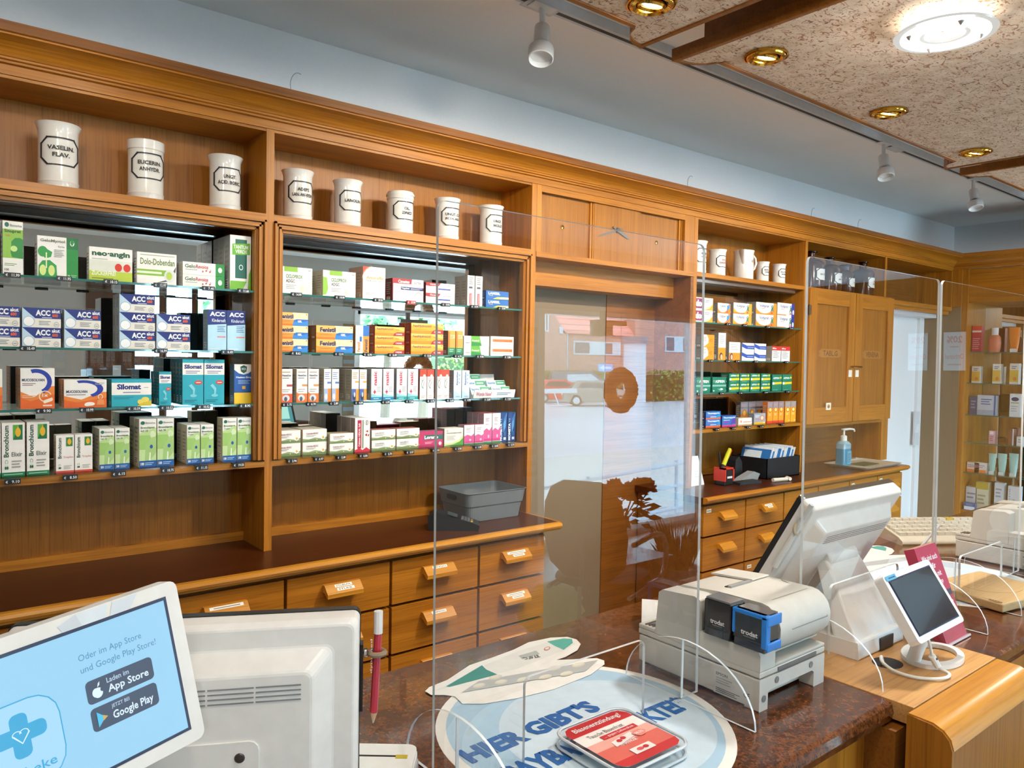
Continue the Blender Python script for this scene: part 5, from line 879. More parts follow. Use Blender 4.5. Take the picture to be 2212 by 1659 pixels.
stamp(-1.574, -1.514, 1.0890, 1.147, True, 'black ink stamp with blue frame, right one on the printer ledge')
t = thing('hand_scanner', (1.24, -1.20, ZCN), 'small white hand scanner lying behind the grey receipt printer', 'scanner')
m = MB(); m.T = frame((1.245, -1.19, ZCN), (.75, .66, 0), (-.66, .75, 0), (0, 0, 1)); m.prism([(-.05, .015), (-.03, .035), (.02, .045), (.05, .034), (.055, .022), (.02, .016)], 'y', -.026, .026, WPLAS, True); m.done('head', t, bevel=.004)
m = MB(); m.T = frame((1.245, -1.19, ZCN), (.75, .66, 0), (-.66, .75, 0), (0, 0, 1)); m.prism([(-.03, 0), (.05, 0), (.045, .018), (-.02, .018)], 'y', -.022, .022, paint('8f8d88')); m.done('cradle', t, bevel=.003)
# ------------------------------------------------------------------ round poster, thermometer cut-out, blister pack
def flat(px): return at(px[0], px[1], 'Z', ZCN)
def zo(p): p = flat((p[0]/2.5136+760, p[1]/2.5136+1300)); return (p.x, p.y)
CX, CY, CR = .8135, -1.4215, .226
t = thing('round_poster', (CX, CY, ZCN), 'large round pale blue poster with navy lettering, flat on the left counter', 'poster')
m = MB(); m.prism([(CX+CR*cos(2*pi*i/72), CY+CR*sin(2*pi*i/72)) for i in range(72)], 'z', ZCN, ZCN+.0004, paint('f4f2ea')); m.done('paper', t)
m = MB(); R2 = CR*.93
m.pr((CX-R2, CY-R2, ZCN+.0004), (1, 0, 0), (0, 1, 0), 2*R2, 2*R2, [('e', .5, .5, .5, .5, 'aecfe4'), ('e', .56, .44, .40, .38, 'cfe2ee')]); m.done('blue_field', t)
m = MB(); BL = '1f62a8'
m.pr((.610, -1.414, ZCN+.0012), (1, .03, 0), (-.03, 1, 0), .262, .042, [('t', "HIER GIBT'S", 0, 0, 1, 1, BL, 0, .05)]); m.done('lettering_line', t, label='navy capital lettering')
m = MB(); m.pr((.628, -1.488, ZCN+.0012), (1, .0, 0), (0, 1, 0), .372, .046, [('t', 'PAYBACK PUNKTE!*', 0, 0, 1, 1, BL, 0, .05)])
m.done('lettering_line', t, label='navy capital lettering')
t = thing('paper_cutout', (.86, -1.2, ZCN), 'white die-cut thermometer and tablet blister picture beside the round poster', 'paper cut-out')
ol = [(398, 492), (420, 470), (520, 430), (640, 350), (760, 310), (880, 265), (960, 225), (1080, 200), (1170, 196), (1220, 210), (1243, 235), (1225, 268), (1160, 305), (1110, 322), (1200, 318), (1330, 312), (1370, 325), (1372, 345), (1300, 400), (1100, 480), (900, 530), (720, 560), (600, 560), (560, 520), (500, 512), (430, 512)]
m = MB(); m.prism([zo(p) for p in ol], 'z', ZCN+.0018, ZCN+.0022, paint('f4f2ea')); m.done('paper', t)
def shape(mb, pts, col, k):
    mb.add([(*zo(p), ZCN+.0023+.00025*k) for p in pts], [tuple(range(len(pts)))[::-1]], paint(col))
def ell(cx, cy, rx, ry, rot=-18, n=22):
    c, s_ = cos(radians(rot)), sin(radians(rot)); return [(cx+rx*cos(2*pi*i/n)*c-ry*sin(2*pi*i/n)*s_, cy+rx*cos(2*pi*i/n)*s_+ry*sin(2*pi*i/n)*c) for i in range(n)]
m = MB(); shape(m, [(440, 492), (510, 462), (700, 360), (900, 275), (1060, 225), (1180, 205), (1215, 235), (1150, 270), (900, 370), (700, 420), (520, 475)], 'e9e8e0', 0)
shape(m, [(510, 468), (706, 352), (730, 375), (790, 402), (530, 470)], '1f8a7e', 1); shape(m, [(1060, 222), (1150, 205), (1195, 208), (1200, 230), (1150, 268), (1100, 245)], '58b3a4', 1)
shape(m, [(905, 300), (1000, 272), (1020, 290), (925, 318)], 'b4bab4', 1); shape(m, ell(1060, 261, 18, 9), 'c86a5a', 1); shape(m, ell(1060, 261, 13, 6), 'e9e8e0', 2)
a, b = zo((1012, 293)), zo((918, 310)); dv = Vector((b[0]-a[0], b[1]-a[1], 0))
m.pr((*a, ZCN+.0026), dv, (dv.y, -dv.x, 0) if False else Vector((-dv.y, dv.x, 0)), dv.length, .016, [('t', '37.0\u00b0C', .05, .1, .95, .85, '3a3f3c', 0, .02)]); m.done('thermometer_print', t)
m = MB(); shape(m, [(596, 502), (690, 440), (1336, 325), (1270, 385)], 'b8bcba', 4)
for cx, cy in ((690, 466), (810, 446), (930, 432), (1050, 418), (1165, 400), (780, 420), (1100, 370), (1230, 352)): shape(m, ell(cx, cy, 36, 12, -12), 'd8d4c0', 5); shape(m, ell(cx-2, cy-3, 28, 8, -12), 'e6e2d2', 6)
m.done('blister_print', t)
# clear money tray with red leaflet
t = thing('money_tray', (.80, -1.512, ZCN), 'clear money tray with a red and white leaflet on the round poster', 'money tray')
tx0, tx1, ty0, ty1 = .727, .872, -1.585, -1.440; tcx, tcy = (tx0+tx1)/2, (ty0+ty1)/2
m = MB(); m.prism(rrect(tx1-tx0, ty1-ty0, .024, 6, tcx, tcy), 'z', ZCN+.0024, ZCN+.021, sheet('tray_plastic', (.93, .95, .96), .06, 1), True); m.done('tray_body', t)
m = MB(); m.tube([(x, y, ZCN+.0205) for x, y in rrect(tx1-tx0-.004, ty1-ty0-.004, .024, 6, tcx, tcy)], .0022, paint('dfe6ea', .08, coat=.8), 6, True); m.tube([(x, y, ZCN+.005) for x, y in rrect(tx1-tx0-.003, ty1-ty0-.003, .024, 6, tcx, tcy)], .0022, paint('cfd8de', .08, coat=.8), 6, True); m.done('tray_rim', t)
m = MB(); w = .125; m.pr((tcx-w/2, tcy-w/2, ZCN+.0215), (1, 0, 0), (0, 1, 0), w, w, [('p', [(x/w+.5, y/w+.5) for x, y in rrect(w, w, .018, 4)], 'f0e9e2'), ('p', [(0, .78), (0, .88), (.06, .97), (.14, 1), (.86, 1), (.94, .97), (1, .88), (1, .78)], 'c3272e'), ('r', 0, .14, 1, .40, 'dd6a5c'), ('r', 0, .40, 1, .56, 'e9a99a'), ('p', [(0, .14), (1, .14), (.97, .05), (.88, 0), (.12, 0), (.03, .05)], 'cb3033'), ('t', 'Blasenentz\u00fcndung?', .12, .83, .88, .94, 'f6eeea', 0, .02), ('t', 'Tausche Blasenfrust', .16, .66, .72, .73, '7a6a66', 0, 0), ('r', .28, .55, .84, .635, 'c3272e'), ('t', '... gegen Lebenslust', .32, .565, .80, .62, 'f4e6e2', 0, 0), ('p', [(.28, .36), (.62, .42), (.66, .52), (.3, .47)], 'ece6e0'), ('t', 'FEMANNOSE', .34, .34, .60, .40, 'f4ece8', 0, .02), ('r', .34, .12, .66, .24, 'efe8e2'), ('e', .40, .44, .04, .03, 'c3272e'), ('e', .48, .46, .04, .03, 'c3272e'), ('e', .46, .18, .05, .03, 'd8565a'), ('e', .55, .18, .04, .03, 'c3272e'), ('p', [(.62, .46), (.69, .50), (.77, .5), (.83, .44), (.77, .37), (.68, .37)], 'e2897c'), ('t', '98,5%', .66, .41, .79, .46, 'f6e8e4', 0, .01)]); m.done('leaflet', t, label='red and white printed leaflet')
# small card reader at the lower edge
t = thing('card_reader', (.48, -1.40, ZCN), 'small grey card reader standing at the foot of the left monitor', 'card reader')
ax = Vector((.62, -.50, 0)).normalized(); ay = Vector((.50, .62, 0)).normalized()
m = MB(); m.T = frame((.466, -1.392, ZCN), ax, ay, (0, 0, 1)); m.prism(rrect(.11, .075, .012, 4), 'z', 0, .040, paint('dcdbd6', .4)); m.prism(rrect(.108, .073, .012, 4), 'z', .040, .046, paint('e9e8e3', .4)); m.done('body', t, bevel=.003)
m = MB(); m.T = frame((.466, -1.392, ZCN), ax, ay, (0, 0, 1)); m.box(-.056, -.0385, .004, .056, -.037, .020, paint('8f9294', .4)); m.box(.0545, -.03, .004, .056, .03, .03, paint('8f9294', .4)); m.done('lower_trim', t)
m = MB(); m.T = frame((.466, -1.392, ZCN), ax, ay, (0, 0, 1)); m.pr((-.035, -.0385, .008), (1, 0, 0), (0, 0, 1), .05, .018, [('r', 0, 0, 1, 1, 'a8aaa8'), ('t', 'BSI', .42, .25, .78, .75, '55575a', 0, .03), ('a', .2, .5, .1, .28, .3, 0, 360, '55575a')]); m.box(-.05, .004, .0455, .03, .007, .0466, BLACK); m.box(.03, .0, .0455, .045, .008, .047, paint('c9b23a')); m.done('label', t)
# ------------------------------------------------------------------ the two white tills' monitors
def monitor(M, w, h, lab, screen_on=True):
    """local frame: x right seen from behind, y up, z towards the viewer (back of the housing)"""
    t = thing('till_monitor', None, lab, 'monitor', 'white till monitors', mat=M)
    m = MB(); m.prism(rrect(w+.002, h+.003, .008, 3), 'z', -.011, 0, paint('1a1b1e', .35)); m.done('front_bezel', t, local=True)
    m = MB(); lv = [rrect(w, h, .008, 4), rrect(w-.003, h-.003, .008, 4), rrect(w-.012, h-.012, .008, 4), rrect(w-.060, h-.060, .010, 4), rrect(w-.100, h-.095, .010, 4)]; zs = [0, .020, .028, .028, .052]
    n = len(lv[0]); vs = [(x, y, z) for l, z in zip(lv, zs) for x, y in l]
    m.add(vs, [(i*n+k, i*n+(k+1) % n, (i+1)*n+(k+1) % n, (i+1)*n+k) for i in range(4) for k in range(n)]+[tuple(range(4*n, 5*n))], WPLAS); m.done('housing', t, local=True, bevel=.003)
    m = MB()
    for r_ in range(4):
        for c_ in range(5): m.box(-w/2+.062+c_*(w-.122)/5, h/2-.0615-.0052*r_, .0525, -w/2+.060+(c_+1)*(w-.122)/5, h/2-.0600-.0052*r_, .0528, paint('85868b'))
    m.done('vent_slots', t, local=True)
    m = MB(); m.prism(rrect(.155, .12, .010, 3, 0, -.055), 'z', .052, .0545, WPLAS); m.done('mount_plate', t, local=True, bevel=.003)
    for sx in (-1, 1): q = MB(); q.lathe([(0, .002), (.0045, .0015), (.0055, 0), (0, 0)], paint('3a3230', .4), (sx*.058, -.012, .0545), 14); q.done('screw', t, local=True)
    if screen_on:
        q = MB(); q.T = frame((w/2-.012, -h/2+.012, -.0142), (-1, 0, 0), (0, 1, 0), (0, 0, -1)); W_, H_ = w-.024, h-.024
        tm = paint('3f7f84', .3, emit=1.2); q.box(0, 0, 0, W_, H_, .0004, tm); q.box(.02, H_*.12, .0005, W_*.85, H_*.5, .0008, paint('9cd0c4', .3, emit=1.2)); q.box(.02, H_*.55, .0005, W_*.85, H_*.85, .0008, paint('9cd0c4', .3, emit=1.1)); q.done('screen', t, local=True)
    return t
# left monitor, seen from behind
dv = Vector((.89, -.454, 0)).normalized(); PR = CAM+ray(778, 1317)*.88
nb = Vector((dv.y, -dv.x, 0)); nb = nb if nb.dot(fw) < 0 else -nb
wl = .405
for k in range(200):
    q = PR-dv*(.2+.002*k); pp = at_px(*q)
    if pp[0] < 20: wl = .2+.002*k; break
hl = .245; upv = Vector((0, 0, 1))
ML = frame(PR-dv*wl/2-upv*hl/2, dv, upv, nb)
mon_l = monitor(ML, wl, hl, 'large white monitor seen from behind at the lower left edge')
m = MB(); m.prism([(-.115, .056), (-.05, .056), (-.035, .066), (-.05, .085), (-.10, .10), (-.1145, .115)], 'x', -.055, .055, WPLAS); m.done('stand_hinge', mon_l, local=True, bevel=.004)
yb_ = (ZCN+.001)-(PR.z-hl/2); m = MB(); m.box(-.06, yb_, .0, .06, yb_+.012, .15, WPLAS); m.prism([(yb_+.012, .08), (-.10, .085), (-.10, .11), (yb_+.012, .14)], 'x', -.05, .05, WPLAS); m.done('stand_column', mon_l, local=True, bevel=.003)
# pencil in its clip at the monitor's right edge
t = thing('pencil_clip', None, 'black clip with brown loop on the right edge of the left monitor', 'clip', mat=ML)
m = MB(); m.box(wl/2+.001, hl/2-.118, -.012, wl/2+.004, hl/2-.04, .004, BLACK); m.done('strip', t, local=True)
m = MB(); m.lathe([(0, 0), (.0055, .001), (.006, .004), (0, .007)], CHROME, seg=14, T=frame((wl/2+.004, hl/2-.052, -.004), (0, 1, 0), (0, 0, 1), (1, 0, 0))); m.done('rivet', t, local=True)
m = MB(); m.tube([(wl/2+.020+.0085*cos(a), hl/2-.053, -.004+.0085*sin(a)) for a in [2*pi*i/18 for i in range(18)]], .0034, paint('8a7660', .7), 8, True); m.done('loop', t, local=True)
m = MB(); xx, zz = wl/2+.020, -.004
m.tube([(xx+.001, hl/2-.004, zz), (xx+.001, hl/2-.030, zz)], .0052, paint('e8e6e2', .35), 10); m.tube([(xx+.001, hl/2-.030, zz), (xx-.003, hl/2-.123, zz)], .0045, paint('b8283c', .35), 8)
m.tube([(xx-.003, hl/2-.123, zz), (xx-.0036, hl/2-.136, zz)], [.0044, .0008], paint('d8b890', .6), 8); m.pr((xx-.0045, hl/2-.075, zz+.0046), (0, 1, 0), (-1, 0, 0), .04, .004, [('t', 'dynamed', 0, .1, 1, .9, 'f0d8d8', 0, 0)])
po = m.done('pencil', label='red pencil with white end hanging in the monitor clip', cat='pencil', local=True); po.matrix_world = ML
# left customer display, close to the camera
d1 = ray(2300, 600).normalized(); nn = ray(353, 1297).cross(ray(406, 1566.6)); d2 = nn.cross(d1).normalized(); d2 = -d2 if d2.z < 0 else d2
nz = d1.cross(d2); OR = CAM+ray(353, 1297)*.75
def screen_unit(M, w, h, bz, lab, on):
    t = thing('customer_display', None, lab, 'customer display', 'small white customer displays', mat=M)
    m = MB(); m.prism(rrect(w+2*bz, h+2*bz, .008, 4), 'z', -.020, -.001, WPLAS); m.done('case', t, local=True, bevel=.003)
    m = MB(); m.box(-w/2-.003, -h/2-.003, -.001, w/2+.003, h/2+.003, -.0004, paint('2a2f4a', .3)); m.done('screen_border', t, local=True)
    return t
sw, sh = .205, .127
MD = frame(OR-d1*sw/2-d2*sh/2, d1, d2, nz)
t = screen_unit(MD, sw, sh, .016, 'white customer display with lit pale blue screen at the lower left', True)
EM = .62
def epaint(h): return paint(h, .4, emit=EM)
_paint = paint
def pr_emit(mb, *a, **k):
    global paint
    old = paint; paint = lambda h, *x, **y: _paint(h, .35, emit=.80); mb.pr(*a, **k); paint = old
m = MB(); pr_emit(m, (-sw/2, -sh/2, -.0004), (1, 0, 0), (0, 1, 0), sw, sh, [('r', 0, 0, 1, 1, '90c4e2')]); m.done('screen', t, local=True, label='lit pale blue screen')
m = MB(); X_ = lambda mm: 1-mm/sw; Y_ = lambda mm: mm/sh
els = [('t', 'Oder im App Store', .585, .775, .865, .835, '4a80a8', 0, 0), ('t', 'und Google Play Store!', .585, .69, .925, .75, '4a80a8', 0, 0)]
def rr(x0, y0, x1, y1, r, c): return ('p', [(px/sw, py/sh) for px, py in rrect((x1-x0)*sw, (y1-y0)*sh, r, 4, (x0+x1)/2*sw, (y0+y1)/2*sh)], c)
els += [rr(.59, .47, .89, .635, .004, '343f56'), rr(.59, .275, .89, .44, .004, '343f56'), ('t', 'Laden im', .68, .575, .78, .612, 'b8cce0', 0, .01), ('t', 'App Store', .68, .49, .865, .56, 'd4e6f4', 0, .02), ('t', 'JETZT BEI', .68, .385, .76, .418, 'b8cce0', 0, .01), ('t', 'Google Play', .68, .295, .865, .37, 'd4e6f4', 0, .02),
        ('e', .637, .535, .020, .036, 'd4e6f4'), ('e', .628, .54, .016, .032, 'd4e6f4'), ('e', .656, .55, .009, .015, '343f56'), ('p', [(.636, .575), (.641, .60), (.649, .61), (.646, .585)], 'd4e6f4'),
        ('p', [(.613, .30), (.613, .41), (.648, .355)], '42b6dc'), ('p', [(.613, .30), (.648, .355), (.636, .34)], 'd8488a'), ('p', [(.636, .375), (.657, .355), (.636, .335)], 'c2a24a')]
T1 = '2a9ccc'
els += [rr(.15, .12, .475, .70, .022, T1), rr(.155, .128, .47, .692, .021, '9ccbe6'), rr(.285, .33, .352, .62, .005, T1), rr(.22, .43, .417, .535, .005, T1), ('a', .305, .49, .018, .024, .2, 0, 200, 'cfe6f2'), ('a', .332, .49, .018, .024, .2, -20, 180, 'cfe6f2'), ('p', [(.288, .485), (.293, .49), (.32, .43), (.349, .49), (.353, .485), (.32, .42)], 'cfe6f2'), ('t', 'apotheke', .19, .19, .43, .27, T1, 0, .01)]
pr_emit(m, (-sw/2, -sh/2, .0000), (1, 0, 0), (0, 1, 0), sw, sh, els); m.done('screen_text', t, local=True)
m = MB(); m.pr((-sw/2-.016, sh/2+.001, -.001), (1, 0, 0), (0, 1, 0), sw+.03, .014, [('p', [(.62, 0), (.60, 1), (.72, 1), (.70, 0)], 'dfe8ee'), ('p', [(.55, 0), (.53, .6), (.60, 1), (.62, 0)], 'd3dbe2'), ('p', [(.72, .1), (.74, 1), (.84, 1), (.80, .1)], 'dbe2e8')]); m.done('tape_strips', t, local=True)
wd = MD.inverted(); c0 = MD @ Vector((-.02, -.05, -.022)); cx_, cy_ = c0.x-.01, c0.y+.02
m = MB(); m.T = wd; m.tube([tuple(c0), (c0.x-.005, c0.y+.02, c0.z-.05), (cx_, cy_, ZCN+.006)], .011, WPLAS, 12); m.done('stand_neck', t, local=True)
m = MB(); m.T = wd; lv = [[(cx_+.01+a*cos(2*pi*i/36), cy_-.03+b*sin(2*pi*i/36), z_) for i in range(36)] for a, b, z_ in ((.075, .055, ZCN+.001), (.073, .053, ZCN+.009), (.056, .038, ZCN+.009), (.055, .037, ZCN+.001))]
m.add([v for l in lv for v in l], [(j*36+k, j*36+(k+1) % 36, ((j+1) % 4)*36+(k+1) % 36, ((j+1) % 4)*36+k) for j in range(4) for k in range(36)], WPLAS); m.done('ring_foot', t, local=True)
# right monitor on its stand
hx = 1.525; tp = Vector((hx, -1.468, 1.290)); bt = Vector((hx, -1.333, 1.048)); uv_ = (tp-bt).normalized(); hh_ = (tp-bt).length
xv = Vector((1, 0, 0)); nb_ = xv.cross(uv_)
MR = frame((tp+bt)/2, xv, uv_, nb_)
mon_r = monitor(MR, .372, hh_, 'white monitor tilted on its stand, seen from behind the middle pane')
Z0 = ZCN+.002; MI = MR.inverted()
m = MB(); m.T = MI; m.prism([(-1.556, Z0), (-1.33, Z0), (-1.33, Z0+.014), (-1.44, Z0+.030), (-1.552, Z0+.032)], 'x', 1.400, 1.582, WPLAS)
m.done('stand_base', mon_r, local=True, bevel=.004)
m = MB(); m.T = MI; m.box(1.482, -1.5572, Z0+.0005, 1.535, -1.5555, Z0+.024, BLACK); m.done('cable_opening', mon_r, local=True)
m = MB(); m.T = MI; fr_ = [(1.402, -1.5555, Z0+.002), (1.580, -1.5555, Z0+.002), (1.580, -1.5505, Z0+.032), (1.572, -1.474, Z0+.146), (1.570, -1.462, Z0+.162), (1.442, -1.462, Z0+.162), (1.440, -1.474, Z0+.146), (1.402, -1.5505, Z0+.032)]
bk_ = [(x, y+(.046 if z_ < Z0+.05 else .030), z_-(0 if z_ < Z0+.05 else .006)) for x, y, z_ in fr_]
m.add(fr_+bk_, [tuple(range(8)), tuple(range(8, 16))[::-1]]+[(i, 8+i, 8+(i+1) % 8, (i+1) % 8) for i in range(8)], WPLAS); m.done('stand_column', mon_r, local=True, bevel=.004)
m = MB(); m.T = MI; m.tube([(1.45, -1.447, Z0+.160), (1.562, -1.447, Z0+.160)], .021, WPLAS, 22); m.prism([(-1.455, Z0+.15), (-1.42, Z0+.14), (-1.405, Z0+.165), (-1.425, Z0+.19)], 'x', 1.46, 1.552, WPLAS); m.done('stand_hinge', mon_r, local=True, bevel=.003)
m = MB(); m.tube([(1.335, -1.467, 1.245), (1.334, -1.415, 1.150)], [.006, .006], paint('e4e2dc', .4), 10); m.tube([(1.335, -1.47, 1.25), (1.335, -1.488, 1.283)], [.006, .0045], paint('b9c4cc', .2), 10); m.done('touch_pen', label='white touch pen clipped to the left edge of the tilted monitor', cat='pen')
m = MB(); m.tube([(1.334+.010*cos(a), -1.46, 1.232+.010*sin(a)) for a in [2*pi*i/16 for i in range(16)]], .003, paint('b8a888', .5), 8, True); m.done('pen_loop', label='small ring holding the touch pen on the tilted monitor', cat='clip')
# right tablet on ring foot
tl, bl = Vector((1.386, -1.598, 1.166)), Vector((1.389, -1.668, 1.062)); uv2 = (tl-bl).normalized(); zv2 = xv.cross(uv2)
w2, h2 = .198, (tl-bl).length
MT = frame((tl+bl)/2+xv*w2/2, xv, uv2, zv2)
t = screen_unit(MT, w2-.028, h2-.028, .014, 'small white customer display with dark screen on a ring foot', False)
m = MB(); m.box(-(w2-.028)/2, -(h2-.028)/2, -.0003, (w2-.028)/2, (h2-.028)/2, .0004, paint('1c2430', .12, coat=.3)); m.done('screen', t, local=True, label='dark unlit screen')
m = MB(); m.pr((-w2/2+.006, h2/2-.012, -.001), (1, 0, 0), (0, 1, 0), .04, .009, [('r', 0, 0, 1, 1, '5fa8c8'), ('l', .25, .2, .9, .8, 1, '2a5f80')], lift=3); m.done('corner_sticker', t, local=True)
fx, fy = 1.535, -1.632; wi = MT.inverted()
m = MB(); m.T = wi; m.tube([(1.478, -1.645, 1.075), (1.474, -1.628, 1.02), (1.474, -1.622, ZCN+.006)], [.013, .012, .012], WPLAS, 12); m.done('neck', t, local=True)
m = MB(); m.T = wi; o_ = [(fx+.072*cos(2*pi*i/40), fy+.050*sin(2*pi*i/40)) for i in range(40)]; i_ = [(fx+.006+.054*cos(2*pi*i/40), fy+.036*sin(2*pi*i/40)) for i in range(40)]
vs = [(*p, ZCN+.002) for p in o_]+[(*p, ZCN+.010) for p in o_]+[(*p, ZCN+.010) for p in i_]+[(*p, ZCN+.002) for p in i_]
m.add(vs, [(j*40+k, j*40+(k+1) % 40, ((j+1) % 4)*40+(k+1) % 40, ((j+1) % 4)*40+k) for j in range(4) for k in range(40)], WPLAS); m.done('ring_foot', t, local=True)
m = MB(); pts = [(1.462, -1.640, 1.08), (1.455, -1.655, 1.05), (1.462, -1.662, 1.015), (1.47, -1.668, 1.0), (1.462, -1.690, .9965), (1.430, -1.688, .9965), (1.400, -1.660, .9965), (1.392, -1.625, .9985), (1.402, -1.598, 1.004), (1.415, -1.59, 1.008), (1.42, -1.592, .993)]
def cr(P, n=6):
    P = [Vector(p) for p in P]; o = []
    for i in range(len(P)-1):
        a, b, c, d = P[max(i-1, 0)], P[i], P[i+1], P[min(i+2, len(P)-1)]
        for k in range(n): u = k/n; o.append(.5*((2*b)+(c-a)*u+(2*a-5*b+4*c-d)*u*u+(3*b-a-3*c+d)*u**3))
    return o+[P[-1]]
m.tube(cr(pts), .0028, paint('e4e2da', .4), 8); m.done('cable', label='white cable looping from the small display into the plate hole', cat='cable')
m = MB(); m.tube([(1.459, -1.660, 1.022), (1.469, -1.667, 1.002)], .0062, paint('e9e7e0', .4), 10); m.tube([(1.4605, -1.6665, 1.019), (1.462, -1.668, 1.0165)], .002, BLACK, 6); m.done('cable_plug', label='white ribbed plug on the display cable by the ring foot', cat='plug')
# ------------------------------------------------------------------ right counter
t = thing('leaflet_holder', (1.67, -1.59, ZCN), 'pink leaflets in a clear holder behind the small tablet', 'leaflet holder')
U = Vector((1, 0, 0)); V = Vector((0, .07, .18)).normalized(); N_ = U.cross(V); O = Vector((1.622, -1.622, ZCN+.004))
m = MB(); m.T = frame(O, U, V, N_); m.box(0, 0, -.022, .100, .190, 0, paint('b3304e', .45)); m.box(0, .1902, -.0219, .100, .1906, -.0001, paint('d89a8a'))
m.pr((0, 0, 0), (1, 0, 0), (0, 1, 0), .1, .19, [('t', 'Wir sind auch', .14, .84, .86, .90, 'f4e6e8', 0, .02), ('t', 'online f\u00fcr', .14, .75, .66, .81, 'f4e6e8', 0, .02), ('t', 'Sie da \u2013 mit', .14, .66, .8, .72, 'f4e6e8', 0, .02), ('t', 'unserer App', .14, .57, .76, .63, 'f4e6e8', 0, .02), ('l', .55, .2, .9, .4, 4, 'e8c8d0'), ('r', .62, .44, .95, .5, '3a3a4a')], lift=2); m.done('leaflets', t)
m = MB(); m.T = frame(O, U, V, N_); m.box(-.004, -.003, -.026, .104, .085, .004, sheet('holder_plastic', (.95, .95, .97), .05, 1)); m.box(-.005, -.004, -.027, .105, .0, .005, paint('d8ccd4', .15, coat=.6)); m.done('holder', t)
c2x, c2y = 2.12, -1.42
t = thing('round_poster', (c2x, c2y, ZCN), 'second round pale poster under the wooden board on right counter', 'poster')
m = MB(); m.prism([(c2x+CR*cos(2*pi*i/60), c2y+CR*sin(2*pi*i/60)) for i in range(60)], 'z', ZCN, ZCN+.0004, paint('f4f2ea')); m.done('paper', t)
m = MB(); m.pr((c2x-R2, c2y-R2, ZCN+.0004), (1, 0, 0), (0, 1, 0), 2*R2, 2*R2, [('e', .5, .5, .5, .5, 'cfe0e8')]); m.pr((c2x-.2, c2y+.007, ZCN+.0012), (1, .03, 0), (-.03, 1, 0), .262, .042, [('t', "HIER GIBT'S", 0, 0, 1, 1, BL, 0, .05)]); m.done('print', t)
dx = c2x-CX; dyy = c2y-CY
m = MB(); m.prism([(zo(p)[0]+dx, zo(p)[1]+dyy) for p in ol], 'z', ZCN+.0012, ZCN+.0016, paint('f0eee4')); a_ = [(zo(p)[0]+dx, zo(p)[1]+dyy, ZCN+.002) for p in ((1060, 222), (1150, 205), (1195, 208), (1200, 230), (1150, 268), (1100, 245))]; m.add(a_, [tuple(range(6))[::-1]], paint('58b3a4')); b_ = [(zo(p)[0]+dx, zo(p)[1]+dyy, ZCN+.002) for p in ((596, 502), (690, 440), (1336, 325), (1270, 385))]; m.add(b_, [(3, 2, 1, 0)], paint('b8bcba')); m.done('paper_cutout', label='second white die-cut thermometer picture, behind the tilted right monitor', cat='paper cut-out')
t = thing('wooden_board', (2.10, -1.52, ZCN), 'light wooden board with carved hollow on the second round poster', 'board')
q0, q1, q2 = at(2040, 1262, 'Z', 1.012), at(2160, 1310, 'Z', 1.012), at(2070, 1218, 'Z', 1.012)
U = Vector((.42, .0, 0)); ang = math.atan2((q1-q0).y, (q1-q0).x)
q1.x += .02; ux = Vector((cos(radians(-9)), sin(radians(-9)), 0)); uy = Vector((-ux.y, ux.x, 0)); q1.z = 0
m = MB(); m.T = frame((q1.x, q1.y, ZCN+.003), ux, uy, (0, 0, 1)); m.box(0, 0, 0, .24, .185, .020, BOARD); m.done('board', t, bevel=.003)
m = MB(); m.T = frame((q1.x, q1.y, ZCN+.003), ux, uy, (0, 0, 1)); m.prism([(.14+.085*cos(2*pi*i/30), .10+.065*sin(2*pi*i/30)) for i in range(30)], 'z', .0202, .0206, BOARD); m.done('hollow', t)
m = MB(); m.T = frame((q1.x, q1.y, ZCN+.003), ux, uy, (0, 0, 1)); m.pr((.0, .035, .0203), (0, -1, 0), (1, 0, 0), .03, .012, [('t', 'KYTTA', 0, .4, 1, 1, '4a3a2a', 0, .03), ('r', .05, .1, .95, .22, '4a3a2a')]); m.done('brand_mark', t)
t = thing('keyboard', (2.6, -1.24, ZCN), 'beige keyboard standing behind the second grey printer', 'keyboard')
m = MB(); m.T = frame((2.62, -1.22, ZCN), (.85, -.52, 0), (.52, .85, 0), (0, 0, 1)); m.prism([(-.08, 0), (.08, 0), (.08, .05), (-.06, .022), (-.08, .012)], 'x', -.20, .16, paint('d3cbb8', .5)); m.done('case', t, bevel=.005)
m = MB(); m.T = frame((2.62, -1.22, ZCN), (.85, -.52, 0), (.52, .85, 0), (0, 0, 1))
for r_ in range(5):
    for c_ in range(13): m.box(-.19+.026*c_, -.052+.025*r_, .024+.0057*r_, -.168+.026*c_, -.032+.025*r_, .034+.0057*r_, paint('e0d9c8' if (r_, c_) != (4, 9) else 'd8b43a', .5))
m.done('keys', t)
m = MB(); m.tube([(2.41, -1.235, ZCN+.004), (2.46, -1.27, ZCN+.075)], .004, paint('d8dde2', .2), 8); m.done('pen', label='thin clear pen leaning before the beige keyboard', cat='pen')
